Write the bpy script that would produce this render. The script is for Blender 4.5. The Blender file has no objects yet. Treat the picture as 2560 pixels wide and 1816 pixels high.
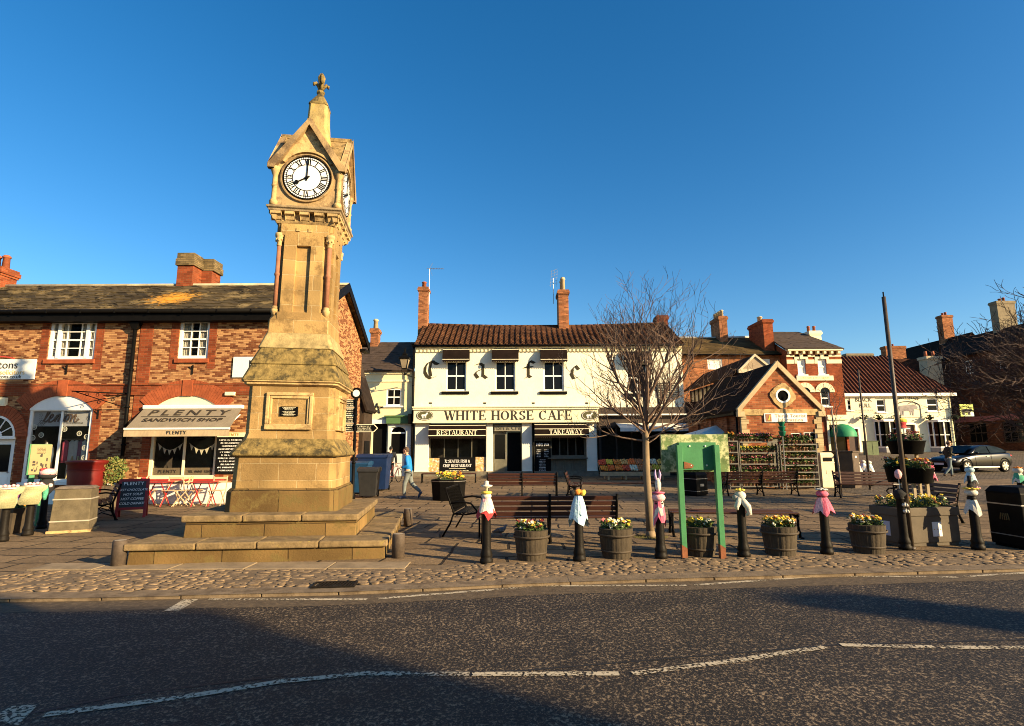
import bpy, bmesh, math, random
from mathutils import Vector, Matrix, noise
rad=math.radians
random.seed(7)
rnd=random.random
def ru(a,b): return a+(b-a)*random.random()
C=bpy.context.scene.collection
S=bpy.context.scene
# ---------------- camera, world, sun, exposure ----------------
F=1360.0; PIT=rad(8.78); ROLL=rad(-0.27); HC=1.7
cf=Vector((0,math.cos(PIT),math.sin(PIT))); cr0=Vector((1,0,0)); cu0=Vector((0,-math.sin(PIT),math.cos(PIT)))
cr=cr0*math.cos(ROLL)+cu0*math.sin(ROLL); cu=-cr0*math.sin(ROLL)+cu0*math.cos(ROLL)
cam=bpy.data.objects.new('camera',bpy.data.cameras.new('camera')); C.objects.link(cam)
m=Matrix((cr,cu,-cf)).transposed().to_4x4(); m.translation=Vector((0,0,HC)); cam.matrix_world=m
cam.data.sensor_width=36; cam.data.lens=36*F/2560; cam.data.clip_end=2000; S.camera=cam
SD=Vector((.862,-.507)).normalized(); SEL=rad(19)
sd=Vector((SD.x*math.cos(SEL),SD.y*math.cos(SEL),math.sin(SEL)))
sl=bpy.data.lights.new('sun','SUN'); sl.energy=5.0; sl.angle=rad(.5); sl.color=(1,.76,.44)
so=bpy.data.objects.new('sun',sl); C.objects.link(so); so.rotation_euler=(-sd).to_track_quat('-Z','Y').to_euler()
w=bpy.data.worlds.new('World'); S.world=w; w.use_nodes=True
nt=w.node_tree; sky=nt.nodes.new('ShaderNodeTexSky'); sky.sky_type='NISHITA'; sky.sun_disc=False
sky.sun_elevation=SEL; sky.sun_rotation=math.atan2(sd.x,sd.y); sky.air_density=1.0; sky.dust_density=.6; sky.ozone_density=2.55; sky.altitude=0
hs=nt.nodes.new('ShaderNodeHueSaturation'); hs.inputs['Saturation'].default_value=1.36; nt.links.new(sky.outputs[0],hs.inputs['Color'])
bg=nt.nodes['Background']; nt.links.new(hs.outputs[0],bg.inputs[0]); bg.inputs[1].default_value=.076
S.view_settings.view_transform='Standard'; S.view_settings.look='None'; S.view_settings.gamma=1; S.view_settings.exposure=1.36
S.render.engine='CYCLES'
try: S.cycles.filter_width=1.0; S.cycles.max_bounces=5; S.cycles.transparent_max_bounces=12
except Exception: pass
# pixel of the survey picture -> world (used to measure where things stand)
def ray(x,y): return cf+cr*((x-1280)/F)-cu*((y-908)/F)
def G(x,y,z=0.0):
    d=ray(x,y); t=(z-HC)/d.z; p=Vector((0,0,HC))+d*t; return (p.x,p.y)
def V(x,y,Y):
    d=ray(x,y); p=Vector((0,0,HC))+d*(Y/d.y); return (p.x,p.z)
def gh(x,y):
    t=min(1,max(0,(x-10)/5)); t=t*t*(3-2*t)
    return min(1.3,.045*max(0,y-26))*t
# ---------------- materials ----------------
def newmat(name):
    m=bpy.data.materials.new(name); m.use_nodes=True; n=m.node_tree.nodes; l=m.node_tree.links
    return m,n,l,n['Principled BSDF']
def nd(n,t,**k):
    o=n.new('ShaderNode'+t)
    for a,b in k.items():
        if a in o.inputs.keys() if hasattr(o.inputs,'keys') else False: o.inputs[a].default_value=b
        else: setattr(o,a,b)
    return o
def c4(c): return (c[0],c[1],c[2],1)
def mixc(n,l,fac,a,b,bt='MIX'):
    x=n.new('ShaderNodeMix'); x.data_type='RGBA'; x.blend_type=bt
    for s,v in ((x.inputs[0],fac),(x.inputs[6],a),(x.inputs[7],b)):
        if isinstance(v,(float,int)): s.default_value=v
        elif isinstance(v,(tuple,list)): s.default_value=c4(v)
        else: l.new(v,s)
    return x.outputs[2]
def ramp(n,l,src,a,b,ca=(0,0,0),cb=(1,1,1)):
    r=n.new('ShaderNodeValToRGB'); r.color_ramp.elements[0].position=a; r.color_ramp.elements[1].position=b
    r.color_ramp.elements[0].color=c4(ca); r.color_ramp.elements[1].color=c4(cb); l.new(src,r.inputs[0]); return r.outputs[0]
def tex(n,l,scale,detail=4,rough=.6,stretch=None,coord='Object'):
    tc=n.new('ShaderNodeTexCoord'); v=tc.outputs[coord]
    if stretch:
        mp=n.new('ShaderNodeMapping'); mp.inputs['Scale'].default_value=stretch; l.new(v,mp.inputs[0]); v=mp.outputs[0]
    t=n.new('ShaderNodeTexNoise'); t.inputs['Scale'].default_value=scale; t.inputs['Detail'].default_value=detail; t.inputs['Roughness'].default_value=rough
    l.new(v,t.inputs['Vector']); return t.outputs[0]
def bump(n,l,b,h,st,dist=.02):
    x=n.new('ShaderNodeBump'); x.inputs['Strength'].default_value=st; x.inputs['Distance'].default_value=dist
    l.new(h,x.inputs['Height']); l.new(x.outputs[0],b.inputs['Normal']); return x
MATS={}
def M(name,col,rough=.75,var=.2,vs=4.0,bmp=.15,bs=40.0,metal=0,spec=.3,dirt=None,da=.5,ds=1.5,stretch=None,dst=None):
    if name in MATS: return MATS[name]
    m,n,l,b=newmat(name)
    t=tex(n,l,vs,6,.65,stretch)
    c=mixc(n,l,ramp(n,l,t,.3,.7),tuple(x*(1-var) for x in col),tuple(min(1,x*(1+var)) for x in col))
    if dirt:
        d=tex(n,l,ds,8,.7,dst); c=mixc(n,l,ramp(n,l,d,da,da+.12),c,dirt)
    l.new(c,b.inputs['Base Color']); b.inputs['Roughness'].default_value=rough; b.inputs['Metallic'].default_value=metal
    b.inputs['Specular IOR Level'].default_value=spec
    if bmp: bump(n,l,b,tex(n,l,bs,4),bmp,.01)
    MATS[name]=m; return m
def brickmat(name,c1,c2,mo,bw=.24,rh=.08,ms=.008,var=.45,extra=None,bs=.6,off=.5,lichen=None,big=.35,rough=.9,la=.55,ls=2.2):
    m,n,l,b=newmat(name)
    tc=n.new('ShaderNodeTexCoord'); sp=n.new('ShaderNodeSeparateXYZ'); l.new(tc.outputs['Object'],sp.inputs[0])
    ad=n.new('ShaderNodeMath'); l.new(sp.outputs[0],ad.inputs[0]); l.new(sp.outputs[1],ad.inputs[1])
    cb=n.new('ShaderNodeCombineXYZ'); l.new(ad.outputs[0],cb.inputs[0]); l.new(sp.outputs[2],cb.inputs[1])
    # slight irregularity
    nz=n.new('ShaderNodeTexNoise'); nz.inputs['Scale'].default_value=3; l.new(cb.outputs[0],nz.inputs[0])
    vm=n.new('ShaderNodeVectorMath'); vm.operation='SCALE'; vm.inputs['Scale'].default_value=.02; l.new(nz.outputs['Color'],vm.inputs[0])
    va=n.new('ShaderNodeVectorMath'); l.new(cb.outputs[0],va.inputs[0]); l.new(vm.outputs[0],va.inputs[1])
    k=n.new('ShaderNodeTexBrick'); k.offset=off; k.inputs['Scale'].default_value=1; k.inputs['Brick Width'].default_value=bw; k.inputs['Row Height'].default_value=rh
    k.inputs['Mortar Size'].default_value=ms; k.inputs['Mortar Smooth'].default_value=.2; k.inputs['Bias'].default_value=0
    k.inputs['Color1'].default_value=c4(c1); k.inputs['Color2'].default_value=c4(c2); k.inputs['Mortar'].default_value=c4(mo); l.new(va.outputs[0],k.inputs[0])
    c=k.outputs[0]
    def mt(op,a_,b_=None):
        q=n.new('ShaderNodeMath'); q.operation=op
        for i_,v_ in ((0,a_),(1,b_)):
            if v_ is None: continue
            if isinstance(v_,(int,float)): q.inputs[i_].default_value=v_
            else: l.new(v_,q.inputs[i_])
        return q.outputs[0]
    s2=n.new('ShaderNodeSeparateXYZ'); l.new(va.outputs[0],s2.inputs[0])
    row=mt('FLOOR',mt('DIVIDE',s2.outputs[1],rh)); par=mt('SUBTRACT',1.0,mt('FLOORED_MODULO',row,2.0)); col=mt('FLOOR',mt('ADD',mt('DIVIDE',s2.outputs[0],bw),mt('MULTIPLY',par,off)))
    c2_=n.new('ShaderNodeCombineXYZ'); l.new(col,c2_.inputs[0]); l.new(row,c2_.inputs[1])
    t2=n.new('ShaderNodeTexWhiteNoise'); t2.noise_dimensions='2D'; l.new(c2_.outputs[0],t2.inputs['Vector'])
    c=mixc(n,l,1.0,c,ramp(n,l,t2.outputs[0],.0,1.0,(1-var,)*3,(1+var*.6,)*3),'MULTIPLY')
    t3=n.new('ShaderNodeTexNoise'); t3.inputs['Scale'].default_value=.9; t3.inputs['Detail'].default_value=6; l.new(tc.outputs['Object'],t3.inputs[0])
    c=mixc(n,l,1.0,c,ramp(n,l,t3.outputs[0],.3,.7,(1-big,)*3,(1.1,1.08,1.04)),'MULTIPLY')
    if extra:
        t6=n.new('ShaderNodeTexNoise'); t6.inputs['Scale'].default_value=1.3; l.new(cb.outputs[0],t6.inputs[0]); c=mixc(n,l,ramp(n,l,mt('ADD',t2.outputs[0],mt('MULTIPLY',t6.outputs[0],.35)),.42,1.2),c,extra)
        c=mixc(n,l,k.outputs[1],c,mo)
    if lichen:
        d=tex(n,l,ls,9,.75); c=mixc(n,l,ramp(n,l,d,la,la+.1),c,lichen)
    l.new(c,b.inputs['Base Color']); b.inputs['Roughness'].default_value=rough; b.inputs['Specular IOR Level'].default_value=.15
    h=n.new('ShaderNodeMath'); h.operation='MULTIPLY_ADD'; h.inputs[1].default_value=-1; l.new(k.outputs[1],h.inputs[0])
    t4=tex(n,l,30,5,.7); h2=n.new('ShaderNodeMath'); h2.operation='MULTIPLY'; h2.inputs[1].default_value=.7; l.new(t4,h2.inputs[0]); l.new(h2.outputs[0],h.inputs[2])
    bump(n,l,b,h.outputs[0],bs,.012); return m
def glassmat(name,tint=(.006,.006,.006),trans=0.0,rough=.06):
    m,n,l,b=newmat(name)
    b.inputs['Base Color'].default_value=c4(tint); b.inputs['Roughness'].default_value=rough; b.inputs['Specular IOR Level'].default_value=.14
    bump(n,l,b,tex(n,l,1.2,2),.05,.02)
    if trans:
        tr=n.new('ShaderNodeBsdfTransparent'); mx=n.new('ShaderNodeMixShader'); mx.inputs[0].default_value=trans
        l.new(b.outputs[0],mx.inputs[1]); l.new(tr.outputs[0],mx.inputs[2]); l.new(mx.outputs[0],n['Material Output'].inputs[0])
    MATS[name]=m; return m
# ---------------- mesh builder ----------------
_ico={}
def ico(sub):
    if sub not in _ico:
        bm=bmesh.new(); bmesh.ops.create_icosphere(bm,subdivisions=sub,radius=1); bm.verts.index_update()
        _ico[sub]=([tuple(v.co) for v in bm.verts],[[v.index for v in f.verts] for f in bm.faces]); bm.free()
    return _ico[sub]
class MB:
    def __init__(s): s.v=[];s.f=[];s.m=[];s.sm=[];s.M=Matrix();s.mi=0;s.s=False
    def add(s,vs,fs):
        n=len(s.v); s.v+=[tuple(s.M@Vector(p)) for p in vs]
        for f in fs: s.f.append([i+n for i in f]); s.m.append(s.mi); s.sm.append(s.s)
        return s
    def box(s,x0,y0,z0,x1,y1,z1):
        return s.add([(x0,y0,z0),(x1,y0,z0),(x1,y1,z0),(x0,y1,z0),(x0,y0,z1),(x1,y0,z1),(x1,y1,z1),(x0,y1,z1)],
          [(3,2,1,0),(4,5,6,7),(0,1,5,4),(1,2,6,5),(2,3,7,6),(3,0,4,7)])
    def cbox(s,cx,cy,z0,wx,wy,h): return s.box(cx-wx/2,cy-wy/2,z0,cx+wx/2,cy+wy/2,z0+h)
    def frust(s,a,z0,b,z1):
        return s.add([(a[0],a[1],z0),(a[2],a[1],z0),(a[2],a[3],z0),(a[0],a[3],z0),(b[0],b[1],z1),(b[2],b[1],z1),(b[2],b[3],z1),(b[0],b[3],z1)],
          [(3,2,1,0),(4,5,6,7),(0,1,5,4),(1,2,6,5),(2,3,7,6),(3,0,4,7)])
    def poly(s,vs): return s.add(vs,[list(range(len(vs)))])
    def prism(s,p,d0,d1,ax='y'):
        n=len(p); fn={'y':lambda a,b,d:(a,d,b),'z':lambda a,b,d:(a,b,d),'x':lambda a,b,d:(d,a,b)}[ax]
        vs=[fn(a,b,d0) for a,b in p]+[fn(a,b,d1) for a,b in p]
        return s.add(vs,[list(range(n)),list(range(2*n-1,n-1,-1))]+[(i,(i+1)%n,n+(i+1)%n,n+i) for i in range(n)])
    def loft(s,rings,cap=True,closed=True):
        n=len(rings[0]); vs=[p for r in rings for p in r]; fs=[]
        for k in range(len(rings)-1):
            for i in range(n if closed else n-1): j=(i+1)%n; fs.append((k*n+i,k*n+j,(k+1)*n+j,(k+1)*n+i))
        if cap: fs.append(list(range(n-1,-1,-1))); fs.append([(len(rings)-1)*n+i for i in range(n)])
        return s.add(vs,fs)
    def lathe(s,prof,c=(0,0,0),n=16,sq=0):
        rings=[]
        for r,z in prof: rings.append([(c[0]+r*math.cos(2*math.pi*i/n+sq),c[1]+r*math.sin(2*math.pi*i/n+sq),c[2]+z) for i in range(n)])
        return s.loft(rings)
    def tube(s,pts,rs,n=6,cap=True):
        pts=[Vector(p) for p in pts]
        if not isinstance(rs,(list,tuple)): rs=[rs]*len(pts)
        d=(pts[1]-pts[0]).normalized(); a=d.orthogonal().normalized(); rings=[]
        for i,p in enumerate(pts):
            if 0<i<len(pts)-1: t=(pts[i+1]-pts[i-1])
            elif i: t=pts[i]-pts[i-1]
            else: t=d
            if t.length>1e-9: t=t.normalized()
            a=(a-t*a.dot(t)); a=a.normalized() if a.length>1e-6 else t.orthogonal().normalized(); b=t.cross(a)
            rings.append([tuple(p+(a*math.cos(2*math.pi*k/n)+b*math.sin(2*math.pi*k/n))*rs[i]) for k in range(n)])
        return s.loft(rings,cap)
    def bar(s,p,q,w,h=None,up=(0,0,1)):
        p=Vector(p);q=Vector(q);h=h or w;d=(q-p).normalized();u=Vector(up)
        if abs(d.dot(u))>.99: u=Vector((0,1,0))
        a=d.cross(u).normalized()*w/2; b=a.cross(d).normalized()*h/2
        return s.loft([[tuple(o+a+b),tuple(o-a+b),tuple(o-a-b),tuple(o+a-b)] for o in (p,q)])
    def blob(s,c,r,jit=0,sub=1,seed=0):
        if not isinstance(r,(tuple,list)): r=(r,r,r)
        vs,fs=ico(sub); o=[]
        for v in vs:
            k=1+(noise.noise(Vector(v)*2+Vector((seed*3.1,seed,0)))*jit if jit else 0); o.append((c[0]+v[0]*r[0]*k,c[1]+v[1]*r[1]*k,c[2]+v[2]*r[2]*k))
        return s.add(o,fs)
    def wall(s,x0,x1,z0,z1,holes,y=0,th=.25):
        xs=sorted({x0,x1}|{h[i] for h in holes for i in (0,2)}); zs=sorted({z0,z1}|{h[i] for h in holes for i in (1,3)})
        xs=[x for x in xs if x0<=x<=x1]; zs=[z for z in zs if z0<=z<=z1]
        for i in range(len(xs)-1):
            for j in range(len(zs)-1):
                a=(xs[i]+xs[i+1])/2;b=(zs[j]+zs[j+1])/2
                if any(h[0]<a<h[2] and h[1]<b<h[3] for h in holes): continue
                s.add([(xs[i],y,zs[j]),(xs[i+1],y,zs[j]),(xs[i+1],y,zs[j+1]),(xs[i],y,zs[j+1])],[(0,1,2,3)])
        for a,b,c,d in holes:
            s.add([(a,y,b),(c,y,b),(c,y+th,b),(a,y+th,b)],[(0,1,2,3)]); s.add([(a,y,d),(c,y,d),(c,y+th,d),(a,y+th,d)],[(3,2,1,0)])
            s.add([(a,y,b),(a,y,d),(a,y+th,d),(a,y+th,b)],[(3,2,1,0)]); s.add([(c,y,b),(c,y,d),(c,y+th,d),(c,y+th,b)],[(0,1,2,3)])
        return s
    def build(s,name,mats,parent=None,bev=0,loc=None,label=None):
        me=bpy.data.meshes.new(name); me.from_pydata(s.v,[],s.f)
        for mt in (mats if isinstance(mats,(list,tuple)) else [mats]): me.materials.append(mt)
        me.polygons.foreach_set('material_index',s.m); me.polygons.foreach_set('use_smooth',s.sm); me.update()
        o=bpy.data.objects.new(name,me); C.objects.link(o)
        if parent: o.parent=parent
        if loc: o.location=loc
        if label: o['label']=label
        if bev:
            b=o.modifiers.new('bevel','BEVEL'); b.width=bev; b.segments=2; b.limit_method='ANGLE'; b.angle_limit=rad(35)
        return o
def fixn(o):
    bm=bmesh.new(); bm.from_mesh(o.data); bmesh.ops.recalc_face_normals(bm,faces=bm.faces); bm.to_mesh(o.data); bm.free(); return o
def T(name,label,cat,loc=(0,0,0),rz=0,group=None):
    o=bpy.data.objects.new(name,None); C.objects.link(o); o.location=loc; o.rotation_euler=(0,0,rz); o.empty_display_size=.2
    o['label']=label; o['category']=cat
    if group: o['group']=group
    return o
def tag(o,label=None,cat=None,group=None,kind=None):
    for k,v in (('label',label),('category',cat),('group',group),('kind',kind)):
        if v: o[k]=v
    return o
def dup(root,loc,rz=0,label=None,group=None):
    def cp(o,par):
        c=o.copy(); C.objects.link(c)
        if par: c.parent=par
        for ch in KIDS.get(o.name,[]) or list(o.children): cp(ch,c)
        return c
    c=cp(root,None); c.location=loc; c.rotation_euler=(0,0,rz)
    if label: c['label']=label
    if group: c['group']=group
    return c
KIDS={}
# ---------------- lettering ----------------
def txt(s,size,mat,parent,x,y,z,align='CENTER',rot=(rad(90),0,0),ext=.004,shear=0,sx=1,space=1,name='lettering',bold=0):
    cv=bpy.data.curves.new(name,'FONT'); cv.body=s; cv.size=size; cv.align_x=align; cv.align_y='CENTER'; cv.extrude=ext; cv.shear=shear; cv.space_character=space; cv.resolution_u=3; cv.offset=bold
    o=bpy.data.objects.new(name,cv); C.objects.link(o); bpy.context.view_layer.update()
    me=bpy.data.meshes.new_from_object(o.evaluated_get(bpy.context.evaluated_depsgraph_get())); C.objects.unlink(o); bpy.data.objects.remove(o)
    me.materials.clear(); me.materials.append(mat)
    o=bpy.data.objects.new(name,me); C.objects.link(o); o.rotation_euler=rot; o.location=(x,y,z); o.scale=(sx,1,1)
    if parent: o.parent=parent
    return o
TT=.2; tt=.07
GL={'W':(1.12,'l0,1,.28,0,T l.28,0,.52,1,t l.5,1,.76,0,T l.76,0,1.02,1,t s0,1,.28 s.52,1,.26 s1.02,1,.2'),
'H':(.98,'l.14,0,.14,1,T l.76,0,.76,1,T l.14,.5,.76,.5,t s.14,0,.36 s.14,1,.36 s.76,0,.36 s.76,1,.36'),
'I':(.46,'l.18,0,.18,1,T s.18,0,.38 s.18,1,.38'),
'T':(.86,'l.39,0,.39,1,T l.0,.97,.78,.97,t s.39,0,.38 l.02,1,.02,.78,t l.76,1,.76,.78,t'),
'E':(.8,'l.16,0,.16,1,T l0,.97,.66,.97,t l0,.03,.7,.03,t l.16,.5,.5,.5,t l.66,1,.66,.78,t l.7,0,.7,.24,t l.5,.38,.5,.62,t'),
'F':(.76,'l.16,0,.16,1,T l0,.97,.66,.97,t s.16,0,.4 l.16,.5,.5,.5,t l.66,1,.66,.76,t l.5,.38,.5,.62,t'),
'O':(.96,'a.43,.5,.36,.48,0,360'),
'C':(.9,'a.43,.5,.36,.48,48,312 l.7,1,.7,.7,t'),
'S':(.72,'a.32,.74,.22,.23,10,270 a.32,.26,.24,.23,-170,90 l.56,1,.56,.74,t l.06,0,.06,.28,t'),
'R':(.92,'l.16,0,.16,1,T s.16,0,.38 l0,.97,.4,.97,t a.38,.75,.22,.22,-90,90 l.16,.52,.4,.52,t l.4,.52,.72,0,T s.76,0,.2'),
'P':(.8,'l.16,0,.16,1,T s.16,0,.4 l0,.97,.4,.97,t a.38,.73,.24,.24,-90,90 l.16,.48,.4,.48,t'),
'A':(.96,'l.08,0,.42,1,t l.42,1,.78,0,T l.22,.34,.62,.34,t s.08,0,.28 s.78,0,.34'),
'N':(.98,'l.12,0,.12,1,t l.12,1,.78,0,T l.78,0,.78,1,t s.12,0,.3 s.1,1,.26 s.78,1,.3'),
'M':(1.12,'l.12,0,.12,1,t l.12,1,.5,0,T l.5,0,.86,1,t l.9,0,.9,1,T s.12,0,.3 s.9,0,.36 s.1,1,.2 s.9,1,.36'),
'K':(.96,'l.14,0,.14,1,T l.2,.42,.68,1,t l.36,.6,.76,0,T s.14,0,.36 s.14,1,.36 s.68,1,.28 s.76,0,.32'),
'U':(.94,'l.14,1,.14,.3,T a.44,.3,.3,.28,180,360 l.74,.3,.74,1,t s.14,1,.36 s.74,1,.3'),
'Y':(.94,'l.06,1,.42,.48,T l.76,1,.42,.48,t l.42,0,.42,.5,T s.06,1,.32 s.76,1,.28 s.42,0,.36'),
'L':(.78,'l.16,0,.16,1,T s.16,1,.4 l0,.03,.66,.03,t l.66,0,.66,.26,t'),
'B':(.86,'l.16,0,.16,1,T l0,.97,.4,.97,t l0,.03,.4,.03,t l.16,.52,.4,.52,t a.38,.75,.2,.22,-90,90 a.4,.27,.26,.24,-90,90'),
'&':(.95,'a.34,.74,.18,.22,0,360 a.34,.27,.28,.25,40,330 l.2,.62,.74,.0,T l.5,.12,.72,.46,t'),
'2':(.66,'a.3,.7,.22,.27,-20,170 l.46,.56,.06,.05,t l.04,.06,.58,.06,T'),'7':(.62,'l.04,.94,.56,.94,T l.54,.9,.22,0,T'),
' ':(.45,'')}
def serif(s,h,mat,parent,x,y,z,name='lettering',track=.06,sx=1,ext=.012):
    b=MB(); adv=0
    wd=sum((GL[c][0]+track) for c in s)*h*sx; ox=x-wd/2
    def P(a,c): return (ox+(adv+a)*h*sx, z+(c-.5)*h)
    k=[0]
    def quad(ps): k[0]+=1; e=y-ext-.0006*(k[0]%7); b.prism(ps,e,y)
    for ch in s:
        for op in GL[ch][1].split():
            t=op[0]; a=op[1:].split(',')
            if t=='l':
                x0,z0,x1,z1=map(float,a[:4]); wv=TT if a[4]=='T' else tt
                if abs(x1-x0)<1e-6 or abs(z1-z0)>.3:
                    quad([P(x0-wv/2,z0),P(x0+wv/2,z0),P(x1+wv/2,z1),P(x1-wv/2,z1)])
                else: quad([P(x0,z0-wv/2),P(x1,z1-wv/2),P(x1,z1+wv/2),P(x0,z0+wv/2)])
            elif t=='s':
                x0,z0,wv=map(float,a); zz=.03 if z0==0 else .97
                quad([P(x0-wv/2,zz-.03),P(x0+wv/2,zz-.03),P(x0+wv/2,zz+.03),P(x0-wv/2,zz+.03)])
            else:
                cx,cz,rx,rz,a0,a1=map(float,a); n=max(4,int((a1-a0)/24))
                for i in range(n):
                    q=[]
                    for aa,sgn in ((a0+(a1-a0)*i/n,0),(a0+(a1-a0)*(i+1)/n,1)):
                        c_,s_=math.cos(rad(aa)),math.sin(rad(aa)); wv=tt+(TT-tt)*abs(c_)**1.3
                        q.append((P(cx+(rx+wv/2)*c_,cz+(rz+wv*.15)*s_),P(cx+(rx-wv/2)*c_,cz+(rz-wv*.6)*s_)))
                    b.prism([q[0][0],q[1][0],q[1][1],q[0][1]],y-ext-.0045,y)
        adv+=GL[ch][0]+track
    return b.build(name,mat,parent)
def scrib(b,x0,x1,z,h,y,mi=0,n=None):   # rows of small marks where writing is too small to read
    x=x0; b.mi=mi
    while x<x1-h*.3:
        wv=ru(.25,.5)*h
        b.box(x,y-.003,z+ru(-.05,.05)*h,x+wv*.35,y,z+h*ru(.7,1)); 
        if rnd()<.7: b.box(x+wv*.35,y-.002,z+h*ru(0,.6),x+wv,y,z+h*ru(.7,.9))
        x+=wv*1.35
        if rnd()<.15: x+=h*.5
    b.mi=0
# ---------------- shared materials ----------------
stone=brickmat('sandstone',(.49,.325,.13),(.40,.255,.10),(.60,.44,.22),bw=.62,rh=.29,ms=.009,var=.13,bs=1.0,big=.6,lichen=(.22,.14,.055),la=.515,ls=2.3)
stonep=M('plain_sandstone',(.46,.32,.14),.9,.35,2.5,.7,26,dirt=(.18,.115,.05),da=.5,ds=3.2)
mossy=M('mossy_stone',(.19,.135,.045),.95,.65,9,1.0,30,dirt=(.05,.04,.018),da=.5,ds=6)
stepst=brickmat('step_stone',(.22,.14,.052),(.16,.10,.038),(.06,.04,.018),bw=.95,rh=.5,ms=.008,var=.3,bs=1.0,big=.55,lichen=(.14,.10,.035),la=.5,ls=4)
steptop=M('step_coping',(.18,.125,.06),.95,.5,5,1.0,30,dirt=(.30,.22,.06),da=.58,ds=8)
redst=M('red_sandstone',(.30,.13,.07),.8,.25,8,.2)
black=M('black_paint',(.005,.0045,.004),.5,.3,6,.1,30,spec=.06)
blackm=M('black_matt',(.005,.005,.005),.85,.3,6,spec=.1)
ironm=M('cast_iron',(.010,.008,.006),.55,.4,10,.3,40,spec=.12,dirt=(.035,.025,.016),da=.6,ds=6)
white=M('white_paint',(.8,.78,.7),.5,.05,3,.05)
whitew=M('white_window_paint',(.8,.79,.72),.45,.04,3,.03)
cream=M('cream_paint',(.78,.71,.46),.7,.07,3,.1)
glass=glassmat('dark_glass'); shopglass=glassmat('shop_glass',(.01,.012,.012),.86,.02)
wood_bench=M('bench_wood',(.048,.015,.008),.55,.4,5,.3,30,stretch=(1,12,12),spec=.4)
wood_plain=M('plain_wood',(.30,.19,.10),.8,.3,5,.3,30,stretch=(1,10,10))
wood_barrel=M('barrel_wood',(.05,.038,.024),.85,.45,5,.5,30,stretch=(9,9,1),dirt=(.08,.062,.04),da=.6)
green_p=M('green_paint',(.055,.215,.085),.55,.2,3,.15,dirt=(.03,.11,.045),da=.62,ds=4)
leaf=M('leaf_green',(.06,.10,.02),.7,.5,20,0); leafd=M('leaf_dark',(.03,.05,.015),.7,.5,20,0)
fy=M('flower_yellow',(.75,.55,.05),.6,.15,30,0); fw=M('flower_white',(.8,.78,.6),.6,.1,30,0); fr=M('flower_maroon',(.16,.02,.02),.6,.4,30,0); fp=M('flower_pink',(.6,.16,.2),.6,.2,30,0); fo=M('flower_orange',(.75,.28,.03),.6,.2,30,0)
soil=M('soil',(.03,.02,.012),1,.3,20,.5)
steel=M('galvanised_steel',(.35,.34,.32),.4,.2,8,.1,metal=.7)
wt=M('lettering_cream',(.75,.7,.5),.6,.03,2,0); wtw=M('lettering_white',(.75,.74,.7),.6,.03,2,0)
bt=M('lettering_dark',(.035,.028,.02),.6,.1,2,0); gt=M('lettering_gold',(.55,.38,.12),.5,.1,2,0)
brick_red=brickmat('red_brick',(.27,.065,.022),(.19,.042,.016),(.22,.11,.055),bw=.22,rh=.075,ms=.006,var=.3,bs=.5,big=.2)
brick_mix=brickmat('mottled_brick',(.25,.085,.033),(.15,.045,.018),(.24,.13,.065),bw=.17,rh=.058,ms=.005,var=.34,extra=(.42,.225,.095),bs=.7,big=.3)
brick_old=brickmat('orange_brick',(.34,.14,.06),(.24,.085,.035),(.26,.16,.09),bw=.24,rh=.08,ms=.008,var=.4,bs=.6,big=.25)
brick_kiosk=brickmat('kiosk_brick',(.38,.135,.052),(.20,.055,.024),(.30,.17,.09),bw=.26,rh=.085,ms=.007,var=.45,bs=.6,big=.2)
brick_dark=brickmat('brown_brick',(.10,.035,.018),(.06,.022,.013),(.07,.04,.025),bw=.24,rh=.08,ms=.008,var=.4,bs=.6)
cream_st=brickmat('dressed_cream_stone',(.55,.44,.26),(.48,.37,.2),(.35,.26,.15),bw=.3,rh=.17,ms=.008,var=.2,bs=.4,off=.5)
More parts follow.
